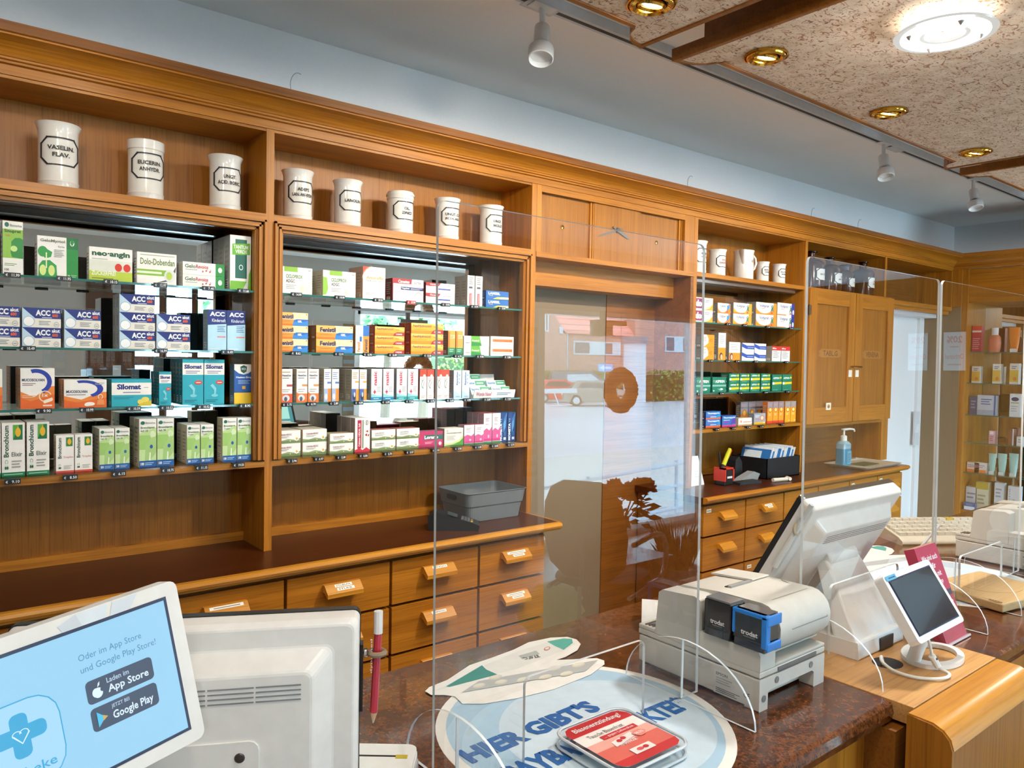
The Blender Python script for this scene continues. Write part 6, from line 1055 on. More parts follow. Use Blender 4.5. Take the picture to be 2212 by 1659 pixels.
# ------------------------------------------------------------------ hanging ceiling panels
def panel(x0, x1, yf, yb, lab):
    t = thing('ceiling_panel', ((x0+x1)/2, (yf+yb)/2, PZ), lab, 'ceiling panel', 'hanging ceiling panels')
    c = .105; r = .125
    def corner(cx, cy, sx, sy):
        # concave cut corner with a small step before and after
        a = [(cx-sx*c, cy), (cx-sx*c*.86, cy-sy*c*.30), (cx-sx*c*.62, cy-sy*c*.52), (cx-sx*c*.34, cy-sy*c*.66), (cx, cy-sy*c*.72)]
        return a if sx*sy > 0 else a[::-1]
    o = corner(x1, yb, 1, 1)[::-1]+corner(x0, yb, -1, 1)[::-1]+corner(x0, yf, -1, -1)[::-1]+corner(x1, yf, 1, -1)[::-1]
    o = o[::-1]; n = len(o); cx, cy = (x0+x1)/2, (yf+yb)/2
    def ins(p, k, s=1.0): return (cx+(p[0]-cx)*(1-k/abs(x1-cx)), cy+(p[1]-cy)*(1-k/abs(yb-cy)))
    m = MB(); inn = [ins(p, .016) for p in o]
    vs = [(*p, PZ-.004) for p in o]+[(*p, PZ-.004) for p in inn]+[(*p, PZ+.03) for p in o]+[(*p, PZ+.03) for p in inn]
    m.add(vs, [q for i in range(n) for j in [(i+1) % n] for q in ((i, j, n+j, n+i), (2*n+i, 2*n+j, j, i), (n+i, n+j, 3*n+j, 3*n+i))], FASCIA); m.done('wood_frame', t, bevel=.003)
    m = MB(); m.prism(inn, 'z', PZ, PZ+.02, FIBRE); m.done('paper_infill', t)
    m = MB(); up_ = [ins(p, .06) for p in o]; up2 = [ins(p, .085) for p in o]
    m.prism(up_, 'z', PZ+.03, PZ+.12, FASCIA); m.prism(up2, 'z', PZ+.12, ZC-.001, FASCIA); m.done('upper_fascia', t)
    return t
panel(1.716, 3.552, -.880, -2.45, 'hanging ceiling panel of plant fibre paper with the bright ring lamp')
panel(-.26, 1.585, -.880, -2.45, 'hanging ceiling panel left of the one with the ring lamp')
panel(3.70, 5.4, -.880, -2.45, 'far hanging ceiling panel beyond the one with ring lamp')
DL = ['brass downlight at the rounded corner of left ceiling panel', 'brass downlight at the left end of the ring lamp panel', 'brass downlight midway along the ring lamp panel', 'brass downlight at the far corner of the ring lamp panel', 'brass downlight in the ceiling panel overhead', 'brass downlight at the back of the left ceiling panel', 'brass downlight over the customer side of left panel', 'brass downlight behind the ring lamp']
for i, (x, y) in enumerate(DOWNLIGHTS):
    t = thing('downlight', (x, y, PZ), DL[i], 'downlight', 'brass downlights in the ceiling panels'); z = PZ-.004
    m = MB(); m.lathe([(.036, .004), (.038, -.004), (.045, -.009), (.052, -.006), (.056, .002), (.056, .004)], BRASS, (x, y, z), 32); m.lathe([(.060, .003), (.0605, -.002), (.057, -.003), (.056, .0)], BRASS, (x, y, z), 32); m.done('ring', t)
    m = MB(); m.T = Matrix.Translation((x, y, z)) @ Matrix.Rotation(radians(14), 4, 'X'); m.lathe([(.026, .010), (.027, -.004), (.033, -.008), (.036, -.002), (.034, .006)], BRASS, seg=28); m.done('swivel_ring', t)
    m = MB(); m.T = Matrix.Translation((x, y, z)) @ Matrix.Rotation(radians(14), 4, 'X'); m.lathe([(0, -.004), (.020, -.003), (.026, .001)], LAMPW, seg=24); m.done('bulb', t)
def ringlamp(x, y, lab, z=PZ-.045, lit=LAMPR):
    t = thing('ring_lamp', (x, y, z), lab, 'ceiling lamp', 'round ceiling lamps')
    m = MB(); m.lathe([(.045, .0), (.112, 0), (.114, .003), (.112, .006), (.045, .006), (.045, 0)], paint('f4f2ec', .2, trans=.0, emit=.45), (x, y, z), 48); m.done('glass_disc', t)
    m = MB(); m.lathe([(.055, .0), (.088, -.0012), (.098, -.0012), (.098, 0)], LAMPR, (x, y, z-.0006), 48); m.lathe([(.06, .012), (.098, .012), (.098, .03), (.06, .03), (.06, .012)], LAMPR, (x, y, z), 40); m.done('lit_ring', t)
    m = MB(); m.lathe([(0, .043), (.052, .043), (.054, .038), (.05, .034), (0, .034)], BRASS, (x, y, z), 40); m.done('brass_plate', t)
    for k in range(4):
        m = MB(); a = pi/4+pi/2*k; m.lathe([(.0, -.012), (.004, -.008), (.009, .0), (.004, .006), (.004, .035)], paint('8a8784', .3, metal=.7), (x+.082*cos(a), y+.082*sin(a), z), 12); m.done('stud', t)
ringlamp(-1.1, -4.5, 'round glass ceiling lamp over the customer area', 2.2)  # added pendant body for the ceiling fill lamp
m = MB(); m.tube([(-1.1, -4.5, 2.235), (-1.1, -4.5, ZC)], .008, BRASS, 8); m.done('fill_lamp_rod', bpy.data.objects['ring_lamp'])
ringlamp(1.998, -1.42, 'bright round glass ceiling lamp held by small studs')
# white lighting track and spotlights
TZ = ZC-.001
t = thing('light_track', (2.5, -.485, ZC-.03), 'white lighting track with dark slot along the ceiling', 'light track')
m = MB(); m.box(-.5, -.505, ZC-.032, 6.2, -.465, TZ, paint('c8cbce', .4)); m.done('rail', t)
m = MB(); m.box(-.5, -.492, ZC-.0330, 6.2, -.478, ZC-.0319, paint('23272c', .5)); m.done('slot', t)
for xa in (1.44, 3.72): m = MB(); m.box(xa, -.496, ZC-.0345, xa+.12, -.454, ZC-.0318, paint('c8cbce', .4)); m.done('feed_cover', t)
SPL = ['white track spotlight over the left bay', 'nearest white track spotlight, beside the left ceiling panel', 'white track spotlight beside the ring lamp panel, second along the track', 'farthest white track spotlight, over the brown bottles']
for i, (x, y) in enumerate(TRACK):
    t = thing('track_spotlight', (x, y, ZC-.03), SPL[i], 'spotlight', 'white spotlights on the ceiling track'); wp = paint('d9dbdc', .35); z = ZC-.034
    m = MB(); m.box(x-.045, y-.019, z-.004, x+.045, y+.019, z, wp); m.tube([(x, y, z), (x, y, z-.060)], .0085, wp, 12); m.done('arm', t, bevel=.0015)
    R_ = Matrix.Translation((x, y, z-.058)) @ Matrix.Rotation(radians(14), 4, 'Y') @ Matrix.Rotation(radians(-14), 4, 'X')
    m = MB(); m.T = R_; m.lathe([(0, 0), (.022, -.002), (.023, -.006), (.023, -.062), (.018, -.064), (0, -.064)], wp, seg=28); m.done('body', t)
    m = MB(); m.T = R_; m.lathe([(.015, -.062), (.014, -.084), (.024, -.092)], paint('3a3d42', .5), seg=24); m.done('neck', t)
    m = MB(); m.T = R_; m.lathe([(.024, -.078), (.037, -.080), (.038, -.084), (.038, -.116), (.035, -.118), (.034, -.100), (.0, -.095)], wp, seg=32); m.done('head_ring', t)
# ------------------------------------------------------------------ side wall unit with open glass shelves
SX = 5.76
t = thing('side_cabinet', (6.0, -1.2, .4), 'oak side cabinet with mirror back and glass shelves, at the right wall', 'cabinet')
MB().box(SX-.02, -.096, 0, 6.08, -.06, 2.213, OAKZ).done('corner_post', t)
MB().box(SX, -2.4, 1.98, 6.08, -.097, 2.213, OAKY).done('top_board', t)
MB().box(6.06, -.62, .55, 6.08, -.097, 1.98, MIRROR).done('mirror', t); MB().box(6.06, -2.4, .55, 6.08, -.62, 1.98, OAKP).done('back_panel', t)
MB().box(SX, -2.4, 0, 6.08, -.097, .55, OAKY).done('base', t)
SH = [1.643, 1.43, 1.212, 1.02, .81]
for z in SH: g = MB().box(SX+.01, -2.4, z-.006, 6.05, -.10, z, SHELFG); g.box(SX+.008, -2.4, z-.006, SX+.0105, -.10, z, GEDGE); g.done('glass_shelf', t)
def side(px0, px1, py0, py1, zi, col, desc, els=None, xo=.06, tube_=False, d=.05):
    X = SX+xo; a = at(px0, (py0+py1)/2, 'X', X); b = at(px1, (py0+py1)/2, 'X', X); zt = at(px0, py0, 'X', X).z; z = SH[zi]+.0004 if zi is not None else .55
    y0, y1 = b.y, a.y; y0 -= max(0, y1+.103); y1 = min(y1, -.103); h = max(.03, zt-z); m = MB(); pm = paint(col, .35)
    if tube_ == 'tube':
        yc = (y0+y1)/2; w = (y1-y0)/2; n = 12; lv = []
        for k, (f, dz, th) in enumerate(((.62, 0, .9), (.66, .14, .9), (.70, .16, .62), (.92, .6, .45), (1.0, 1.0, .04))): lv.append([(X+.018+.018*th*cos(q), yc+w*f*sin(q), z+h*dz) for q in [2*pi*i/n for i in range(n)]])
        m.add([v for l in lv for v in l], [(i*n+k, i*n+(k+1) % n, (i+1)*n+(k+1) % n, (i+1)*n+k) for i in range(4) for k in range(n)]+[tuple(range(n))[::-1], tuple(range(4*n, 5*n))], pm, True)
        m.pr((X-.0005, y1, z), (0, -1, 0), (0, 0, 1), y1-y0, h, [('r', .22, .0, .78, .14, 'e9e7e2')], lift=4)
    elif tube_ == 'bottle':
        yc = (y0+y1)/2; w = (y1-y0)/2; n = 14; lv = []
        for f, dz in ((.8, 0), (.95, .15), (1, .4), (.9, .62), (.6, .70), (.55, .72), (.55, .98), (.5, 1)): lv.append([(X+.025+.022*f*cos(q), yc+w*f*sin(q), z+h*dz) for q in [2*pi*i/n for i in range(n)]])
        m.add([v for l in lv[:5] for v in l], [(i*n+k, i*n+(k+1) % n, (i+1)*n+(k+1) % n, (i+1)*n+k) for i in range(4) for k in range(n)]+[tuple(range(n))[::-1]], pm, True)
        m.add([v for l in lv[4:] for v in l], [(i*n+k, i*n+(k+1) % n, (i+1)*n+(k+1) % n, (i+1)*n+k) for i in range(3) for k in range(n)]+[tuple(range(3*n, 4*n))], paint('e9e9ea', .35), True)
    else:
        m.box(X, y0, z, X+d, y1, z+h, pm); m.pr((X, y1, z), (0, -1, 0), (0, 0, 1), y1-y0, h, els or [])
    m.done({'tube': 'cream_tube', 'bottle': 'lotion_bottle'}.get(tube_, 'product_carton'), label=desc+', side cabinet', cat={'tube': 'tube', 'bottle': 'bottle'}.get(tube_, 'product box'))
lin3 = lambda c, t0='f0e8e4': [('r', .1, .72, .9, .9, c), ('l', .15, .2, .85, .6, 4, t0)]
side(2099, 2119, 704, 759, 0, 'b02a44', 'tall magenta carton with red top on the highest glass shelf', [('r', 0, .82, 1, 1, 'd8403a'), ('r', 0, .75, 1, .82, 'e8d8d8'), ('r', 0, .6, 1, .75, 'c02a3a'), ('l', .1, .1, .9, .55, 6, 'd88a9a')])
side(2132, 2160, 708, 759, 0, 'd2785a', 'orange lotion bottle with white cap on the highest glass shelf', None, tube_='bottle')
side(2177, 2202, 707, 758, 0, 'e8862a', 'orange cream tube standing on its cap on the highest shelf', None, tube_='tube')
side(2099, 2117, 791, 824, 1, 'e4dfd4', 'left white and yellow carton on the second glass shelf', [('r', 0, .1, 1, .68, 'e0b84a'), ('l', .2, .72, .8, .9, 2, '6a7a9a'), ('e', .6, .25, .2, .1, 'd8833a')])
side(2144, 2161, 786, 825, 1, 'e4dfd4', 'middle white and yellow carton on the second glass shelf', [('r', 0, .1, 1, .68, 'e0b84a'), ('l', .2, .72, .8, .9, 2, '6a7a9a'), ('e', .6, .25, .2, .1, 'd8833a')])
side(2181, 2200, 785, 827, 1, 'e4dfd4', 'right white and yellow carton on the second glass shelf', [('r', 0, .1, 1, .68, 'e0b84a'), ('l', .2, .72, .8, .9, 2, '6a7a9a'), ('e', .6, .25, .2, .1, 'd8833a')])
side(2111, 2151, 853, 889, 2, 'c2ccd8', 'pale blue square carton on the third glass shelf', [('r', 0, 0, 1, .25, 'a4b0c4'), ('l', .2, .5, .8, .85, 3, '4a6a9a'), ('r', .9, 0, 1, 1, '3a6aa8')])
side(2092, 2109, 855, 888, 2, '4a5a84', 'small dark blue carton at left on the third glass shelf', [('l', .2, .3, .8, .8, 3, '8a9ac0')])
side(2181, 2204, 850, 894, 2, 'e6e9ea', 'white carton with dark oval on the third glass shelf', [('e', .5, .76, .36, .09, '1f3a6a'), ('r', .1, .58, .85, .62, '8ab04a'), ('l', .15, .2, .8, .5, 3, 'b5bcc4')])
side(2136, 2148, 930, 957, 3, 'd8a4a8', 'tiny pink and white carton on the fourth glass shelf', [('r', .15, .7, .85, .95, 'f0e4e4'), ('l', .2, .15, .8, .6, 3, 'b5606a')])
side(2178, 2190, 926, 958, 3, '8a5a44', 'slim brown carton on the fourth glass shelf', [('r', .75, 0, 1, 1, 'd8dde2')])
side(2196, 2212, 943, 962, 3, 'e4e6e8', 'small white carton at right on the fourth glass shelf', [('l', .2, .3, .8, .8, 2, '9aa0a8')])
for k, (a, b, c, d_) in enumerate(((2076, 2102, 996, 1014), (2105, 2130, 998, 1016))): side(a, b, c, d_, 4, 'e6ddd8', ['left', 'right'][k]+' flat white and orange carton on the fifth glass shelf', [('r', 0, 0, 1, .28, 'e8813a'), ('l', .1, .45, .9, .8, 2, 'b5889a')])
for k, (a, b) in enumerate(((2133, 2150), (2153, 2173), (2177, 2198))): side(a, b, 979, 1020, 4, 'a8d8cf', ['left', 'middle', 'right'][k]+' mint green cream tube on the fifth glass shelf', None, tube_='tube')
SH.append(.55)
side(2083, 2106, 1050, 1068, 5, 'd5dde4', 'flat white and blue carton on the cabinet base', [('r', 0, 0, 1, .3, '3a5a94'), ('l', .1, .45, .9, .8, 2, '8a9ab4')])
side(2108, 2135, 1040, 1076, 5, 'dcd6b8', 'white and yellow carton on the cabinet base', [('r', 0, .75, 1, 1, 'c2ac3a'), ('l', .15, .2, .8, .6, 3, 'a8a48a')])
side(2148, 2168, 1042, 1081, 5, 'd9e0e4', 'white carton with pale blue foot on the cabinet base', [('r', 0, 0, 1, .35, '8fc0d8'), ('l', .15, .5, .8, .85, 3, '9aa4b0')])
side(2177, 2203, 1049, 1085, 5, 'dfe6ea', 'white carton with turquoise swirl on the cabinet base', [('e', .5, .3, .35, .25, '6ab8cc'), ('t', 'Avene', .06, .1, .2, .9, '7a84a4', 'v', .0)])
side(2081, 2106, 1084, 1120, 5, '3f5f94', 'blue carton with white label low in the front row', [('r', .05, .05, .95, .5, 'dfe6ee'), ('l', .2, .6, .9, .9, 3, '8aa4cc')], xo=-.0, d=.03)
# ------------------------------------------------------------------ customer side, seen as reflection in panes and mirrors
t = thing('visitor_chair', (2.86, -3.47, 0), 'brown visitor chair with tubular arms near the shop window', 'chair', rotz=0); SEATM = paint('4a2a14', .7); TB = paint('8f8a84', .25, metal=.8)
cxm, cym = 2.88, -3.47; RZ = Matrix.Translation((cxm, cym, 0)) @ Matrix.Rotation(radians(-22), 4, 'Z')
m = MB(); m.T = RZ; lv = []
for z, k in ((.43, .82), (.44, .96), (.455, 1), (.475, .97), (.485, .80)): lv.append([(x*k, y*k, z+.03*max(0, -x)) for x, y in rrect(.44, .46, .15, 6)])
n = len(lv[0]); m.add([v for l in lv for v in l], [(i*n+k, i*n+(k+1) % n, (i+1)*n+(k+1) % n, (i+1)*n+k) for i in range(4) for k in range(n)]+[tuple(range(n))[::-1], tuple(range(4*n, 5*n))], SEATM, True); m.done('seat', t)
m = MB(); m.T = RZ @ Matrix.Translation((-.24, 0, .76)) @ Matrix.Rotation(radians(-10), 4, 'Y'); lv = []
bo = [(.30*.5*sx*wf, zz) for sx in (1,) for wf, zz in ()] or None
def backring(x, k): 
    P = [(.215, -.24), (.20, .12), (.165, .20), (.10, .235), (-.10, .235), (-.165, .20), (-.20, .12), (-.215, -.24)]
    P = [(.12, -.27), (.20, -.20), (.225, -.05), (.205, .12), (.165, .20), (.10, .235), (-.10, .235), (-.165, .20), (-.205, .12), (-.225, -.05), (-.20, -.20), (-.12, -.27)]
    return [(x-.10*abs(p[0])*0, p[0]*k, p[1]*k) for p in P]
lv = [backring(-.028, .9), backring(-.022, 1), backring(.012, 1), backring(.022, .9)]; n = len(lv[0])
m.add([v for l in lv for v in l], [(i*n+k, i*n+(k+1) % n, (i+1)*n+(k+1) % n, (i+1)*n+k) for i in range(3) for k in range(n)]+[tuple(range(n))[::-1], tuple(range(3*n, 4*n))], SEATM); m.done('backrest', t, bevel=.008)
for sy in (-1, 1):
    m = MB(); m.T = RZ; m.tube(cr([(-.22, sy*.25, .69), (-.02, sy*.27, .70), (.16, sy*.27, .67), (.22, sy*.27, .58), (.20, sy*.26, .46), (.10, sy*.24, .41), (-.10, sy*.23, .41)]), .014, TB, 10); m.done('armrest', t)
    m = MB(); m.T = RZ; m.tube(cr([(-.20, sy*.22, .42), (.16, sy*.23, .42), (.24, sy*.24, .38), (.22, sy*.24, .06), (.16, sy*.24, .014), (-.24, sy*.24, .014)]), .0125, CHROME, 10); m.done('leg', t)
m = MB(); m.T = RZ; m.tube([(-.24, -.24, .014), (-.24, .24, .014)], .0125, CHROME, 10); m.tube([(-.20, 0, .42), (-.27, 0, .50), (-.27, 0, .72)], .016, TB, 10); m.done('frame', t)
t = thing('side_table', (3.58, -4.0, 0), 'dark brown box table carrying the flower vase by the window', 'table')
MB().box(3.30, -4.22, .33, 3.86, -3.80, .36, BROWN).done('top', t, bevel=.004); MB().box(3.32, -4.20, 0, 3.84, -3.82, .33, BROWN).done('box', t)
# flowers in a glass vase
vx, vy, vz = 3.60, -4.0, .3605
t = thing('flower_vase', (vx, vy, vz), 'clear glass vase on the brown box table', 'vase')
m = MB(); m.lathe([(0, .004), (.055, .004), (.062, 0), (.064, .03), (.05, .12), (.062, .22), (.075, .25)], sheet('vase_glass', (.93, .95, .95), .07, 1), (vx, vy, vz), 28); m.done('body', t)
t = thing('bouquet', (vx, vy, vz+.25), 'bouquet of orange and crimson blooms in the glass vase', 'flowers')
for k, (dx, dy, dz, c1, c2, r) in enumerate(((-.10, .03, .42, 'b02a4a', '8a1c3c', .085), (.05, .02, .38, 'c83a1e', '9a2414', .095), (.17, -.02, .40, 'd8641e', 'b03a14', .080), (-.20, -.02, .33, 'e09a2a', 'c8641e', .080), (-.04, .10, .40, 'a82c4c', '7a1a34', .07), (.11, .10, .43, 'd8741e', 'a8341a', .07))):
    m = MB(); C0 = Vector((vx+dx, vy+dy, vz+dz)); rng = random.Random(k)
    for q in range(60):
        ph = rng.uniform(0, 2*pi); ct = rng.uniform(-.35, 1); st_ = math.sqrt(1-ct*ct); d = Vector((st_*cos(ph), st_*sin(ph), ct)); s_ = d.orthogonal().normalized()*.011
        m.add([tuple(C0+d*r*.25-s_), tuple(C0+d*r*.25+s_), tuple(C0+d*r*.8+s_*1.3), tuple(C0+d*r*1.05), tuple(C0+d*r*.8-s_*1.3)], [(0, 1, 2, 3, 4)], paint(c1 if q % 3 else c2, .7))
    m.lathe([(0, r*.45), (r*.3, r*.35), (r*.42, 0), (r*.3, -r*.35), (0, -r*.4)], paint(c2, .7), tuple(C0), 12); b = m.done('bloom', t)
    q = MB(); q.tube([(vx-dx*.1, vy, vz+.02), (vx+dx*.2, vy+dy*.3, vz+.24), (vx+dx, vy+dy, vz+dz-.04)], .004, paint('3a4a1e', .7), 6); q.done('stem', t)
m = MB(); rng = random.Random(5)
for q in range(70):
    ph = rng.uniform(0, 2*pi); rr_ = rng.uniform(.05, .22); p = Vector((vx+rr_*cos(ph), vy+rr_*sin(ph)*.7, vz+rng.uniform(.22, .34))); d = Vector((cos(ph), sin(ph), rng.uniform(-.5, .3))).normalized(); s_ = d.orthogonal().normalized()*.018
    m.add([tuple(p-s_*.3), tuple(p+d*.04+s_), tuple(p+d*.10), tuple(p+d*.04-s_)], [(0, 1, 2, 3)], paint('44401c' if q % 2 else '5a4a1e', .7))
m.done('leaves', t)
# ornamental grass in a pot
px_, py_ = 4.16, -4.0
t = thing('potted_grass', (px_, py_, 0), 'grey pot of tall ornamental grass standing by the window', 'potted plant')
m = MB(); m.lathe([(0, .002), (.10, 0), (.14, .18), (.145, .20), (.13, .20), (.12, .17), (0, .165)], paint('8a8f94', .6), (px_, py_, 0), 28); m.done('pot', t)
m = MB(); rng = random.Random(9)
for q in range(190):
    ph = rng.uniform(0, 2*pi); r0 = rng.uniform(0, .09); ln = rng.uniform(.22, .36); sp = rng.uniform(.02, .16); a = Vector((px_+r0*cos(ph), py_+r0*sin(ph), .165)); b = a+Vector((sp*.4*cos(ph), sp*.4*sin(ph), ln*.6)); c = a+Vector((sp*cos(ph), sp*sin(ph), ln)); s_ = Vector((-sin(ph), cos(ph), 0))*.0022
    m.add([tuple(a-s_), tuple(a+s_), tuple(b+s_), tuple(c), tuple(b-s_)], [(0, 1, 2, 3, 4)], paint('4a5230' if q % 3 else '6a5a38', .7))
m.done('blades', t)
# plastic bag
_t = NT('thin_plastic'); _tl = _t.add('ShaderNodeBsdfTranslucent'); _tl.inputs[0].default_value = (.86, .95, .62, 1); _mx = _t.add('ShaderNodeMixShader'); _mx.inputs[0].default_value = .55
_t.b.inputs['Base Color'].default_value = (.85, .92, .68, 1); _t.b.inputs['Roughness'].default_value = .3; _t.link(_t.b.outputs[0], _mx.inputs[1]); _t.link(_tl.outputs[0], _mx.inputs[2]); _t.link(_mx.outputs[0], _t.out.inputs[0]); BAGM = _t.m
m = MB(); rng = random.Random(3); n = 20; lv = []
for i in range(9):
    th = pi*i/8; ring_ = []
    for k in range(n):
        ph = 2*pi*k/n; w = 1+.16*sin(3*ph+i)+.10*sin(7*ph+2*i)+rng.uniform(-.06, .06); ring_.append((2.94+.19*sin(th)*cos(ph)*w, -3.95+.15*sin(th)*sin(ph)*w, max(.003, .15-.16*cos(th)*(1 if i < 8 else .9))))
    lv.append(ring_)
m.add([v for l in lv for v in l], [(i*n+k, i*n+(k+1) % n, (i+1)*n+(k+1) % n, (i+1)*n+k) for i in range(8) for k in range(n)], BAGM, True)
m.done('plastic_bag', label='crumpled pale green and white plastic bag behind the visitor chair', cat='bag')
# wreath and hanging lamp in the shop window
t = thing('wreath', (4.86, -5.2, 1.37), 'brown straw wreath hanging in the shop window', 'wreath')
m = MB(); rng = random.Random(2); n = 84; seg = 14; vs = []
for i in range(n):
    a = 2*pi*i/n
    for k in range(seg):
        b = 2*pi*k/seg; r = .062*(1+rng.uniform(-.14, .16)); vs.append((4.86+(.135+r*cos(b))*cos(a), -5.2+r*sin(b)*.8, 1.37+(.135+r*cos(b))*sin(a)))
m.add(vs, [(i*seg+k, ((i+1) % n)*seg+k, ((i+1) % n)*seg+(k+1) % seg, i*seg+(k+1) % seg) for i in range(n) for k in range(seg)], paint('8a5424', .9, vary=.3)); m.done('straw_ring', t)
m = MB(); m.tube([(4.86, -5.2, 1.56), (4.86, -5.2, 2.05)], .002, paint('4a3a2a'), 5); m.done('cord', t)
t = thing('hanging_lamp', (4.86, -5.36, 1.9), 'dark ribbed lamp head with side bar hanging in the shop window', 'lamp'); LM = paint('6a5a4c', .5)
m = MB(); m.tube([(4.80, -5.36, 2.06), (4.80, -5.36, 1.98)], .03, LM, 12); m.box(4.68, -5.40, 1.94, 5.06, -5.32, 1.98, LM); m.done('bar', t)
m = MB(); m.lathe([(0, .10), (.10, .10), (.10, 0), (.085, 0), (.085, .06), (0, .07)], LM, (4.78, -5.36, 1.845), 28); m.done('shade', t)
# striped privacy blind beside the shop window
m = MB()
for k in range(13): m.box(4.02, -5.495, .70+.092*k, 4.2, -5.488, .70+.092*k+.046, paint('8f9fae', .5))
m.box(4.02, -5.499, .66, 4.2, -5.494, 1.90, paint('8a7a60', .6)); m.done('striped_blind', label='grey and tan striped blind at the left edge of the shop window', cat='blind')
# paper poster on the inside of the entrance side
m = MB(); m.box(2.9, -5.497, 1.35, 3.2, -5.492, 1.62, paint('6a4a44', .5)); m.pr((3.2, -5.492, 1.35), (-1, 0, 0), (0, 0, 1), .3, .27, [('r', .05, .06, .95, .4, '3a3a3a'), ('l', .1, .12, .9, .34, 1, 'c8c2b8'), ('e', .6, .7, .25, .2, '8a4a5a'), ('e', .3, .68, .18, .2, '9a7a5a')]); m.done('wall_poster', label='small dark poster on the front wall between door and window', cat='poster')
for k, (ya, yb2) in enumerate(((-3.58, -3.43), (-3.31, -3.15))):  # second poster is added, standing in for a repeated reflection of the first
    m = MB(); m.box(6.408, ya, 1.55, 6.414, yb2, 1.85, paint('e4e0e0', .5)); m.pr((6.408, yb2, 1.55), (0, -1, 0), (0, 0, 1), yb2-ya, .30, [('t', '20%', .15, .72, .85, .90, 'd88a90', 0, .03), ('l', .3, .58, .7, .66, 1, 'd8a0a4'), ('t', 'Orthomol', .08, .30, .92, .44, 'd88a90', 0, .01), ('l', .2, .12, .8, .2, 1, 'd8a0a4')])
    m.done('paper_poster', label=['white 20% paper poster on the right wall, nearer the shop window', 'white 20% paper poster on the right wall, nearer the counter'][k], cat='poster')
# ------------------------------------------------------------------ street outside
ASPH = plaster('wet_asphalt', (.40, .42, .44)); ASPH.node_tree.nodes['Principled BSDF'].inputs['Roughness'].default_value = .28
struct('street_ground', B(-30, -90, -.6, 90, YF-.16, -.42, ASPH))
m = MB(); m.box(-5, -13.2, -.42, 60, -7.6, -.36, paint('a19a94', .7)); struct('street_pavement', m)
def brickm():
    t = NT('brick'); b = t.add('ShaderNodeTexBrick'); v = t.coords((1, 1, 1)); mp = t.add('ShaderNodeMapping'); mp.inputs['Rotation'].default_value = (radians(90), 0, 0); t.link(v, mp.inputs[0]); t.link(mp.outputs[0], b.inputs['Vector'])
    b.inputs['Color1'].default_value = (.36, .17, .14, 1); b.inputs['Color2'].default_value = (.28, .13, .11, 1); b.inputs['Mortar'].default_value = (.36, .3, .27, 1); b.inputs['Scale'].default_value = 3.0; b.inputs['Mortar Size'].default_value = .015
    t.link(b.outputs[0], t.b.inputs['Base Color']); t.b.inputs['Roughness'].default_value = .9; return t.m
BR = brickm(); t = thing('brick_building', (46, -47, -.42), 'red brick building with pink tiled roof across the street', 'building')
m = MB(); m.box(30, -54, -.42, 49, -45, 4.6, BR); m.prism([(29.9, -.42), (40.9, -.42), (40.9, 4.5), (39.0, 6.6), (36.6, 9.3), (29.9, 9.3)], 'y', -45.6, -44.7, BR); m.box(48.7, -54, -.42, 70, -44.6, 9, BR); m.done('wall', t)
m = MB(); m.prism([(-44.7, 4.55), (-44.7, 4.75), (-50, 10.6), (-50, 10.3)], 'x', 40.4, 48.7, paint('c97a72', .8)); 
for k in range(12): y = -44.75-.44*k; m.box(40.4, y-.03, 4.78+.485*k, 48.7, y+.01, 4.83+.485*k, paint('6a3430', .8))
m.done('roof', t); m = MB(); m.prism([(-44.6, 4.5), (-44.6, 4.9), (-50, 10.8), (-50, 10.3)], 'x', 40.1, 40.45, paint('b8d0dc', .5)); m.box(40.95, -44.9, -.4, 41.05, -44.7, 4.6, paint('8ab0c4', .5)); m.done('gutter', t)
def win(x0, x1, z0, z1, y, nm='window'):
    q = MB(); q.box(x0, y-.05, z0, x1, y+.06, z1, paint('cfe0e8', .5)); w_ = q.done(nm, t)
    q = MB(); q.box(x0+.15, y+.04, z0+.12, x0+(x1-x0)*.32, y+.075, z1-.12, paint('2a3640', .1)); q.box(x0+(x1-x0)*.66, y+.04, z0+.12, x0+(x1-x0)*.8, y+.075, z1-.12, paint('3a3a34', .1)); q.done('pane', w_)
win(41.9, 47.4, 2.9, 4.0, -45); win(52.6, 56.3, 3.3, 4.7, -44.6); win(38.2, 39.0, 4.6, 6.0, -44.7)
q = MB(); q.T = Matrix.Translation((43.0, -46.2, 6.55)) @ Matrix.Rotation(radians(-48), 4, 'X'); q.box(-.1, 0, 0, 1.1, .1, 1.5, paint('5a646c', .4)); q.box(0, .1, .1, 1.0, .14, 1.4, paint('cfe4f0', .1)); q.done('skylight', t)
t = thing('advertising_pillar', (36.9, -34, -.42), 'white advertising column with grey cap and pale poster across street', 'advertising column')
m = MB(); m.lathe([(0, 0), (.72, 0), (.72, 3.75), (0, 3.75)], paint('dfeaf0', .5), (36.95, -34, -.42), 36); m.done('shaft', t); m = MB(); m.lathe([(0, 3.75), (.86, 3.75), (.86, 4.2), (0, 4.25)], paint('55646e', .6), (36.95, -34, -.42), 36); m.done('cap', t)
m = MB(); curved(m, (36.95, -34), .725, .75, 1.1, 2.0, [('r', 0, 0, .5, 1, 'e8c2b4'), ('r', .5, 0, 1, 1, 'e0b09c'), ('p', [(0, .18), (.5, .0), (1, .18), (1, 0), (0, 0)], '5a5aa0'), ('r', 0, .82, .18, 1, 'c84a5a'), ('l', .5, .3, .9, .7, 4, '8a6a6a')], radians(62)); m.done('poster', t)
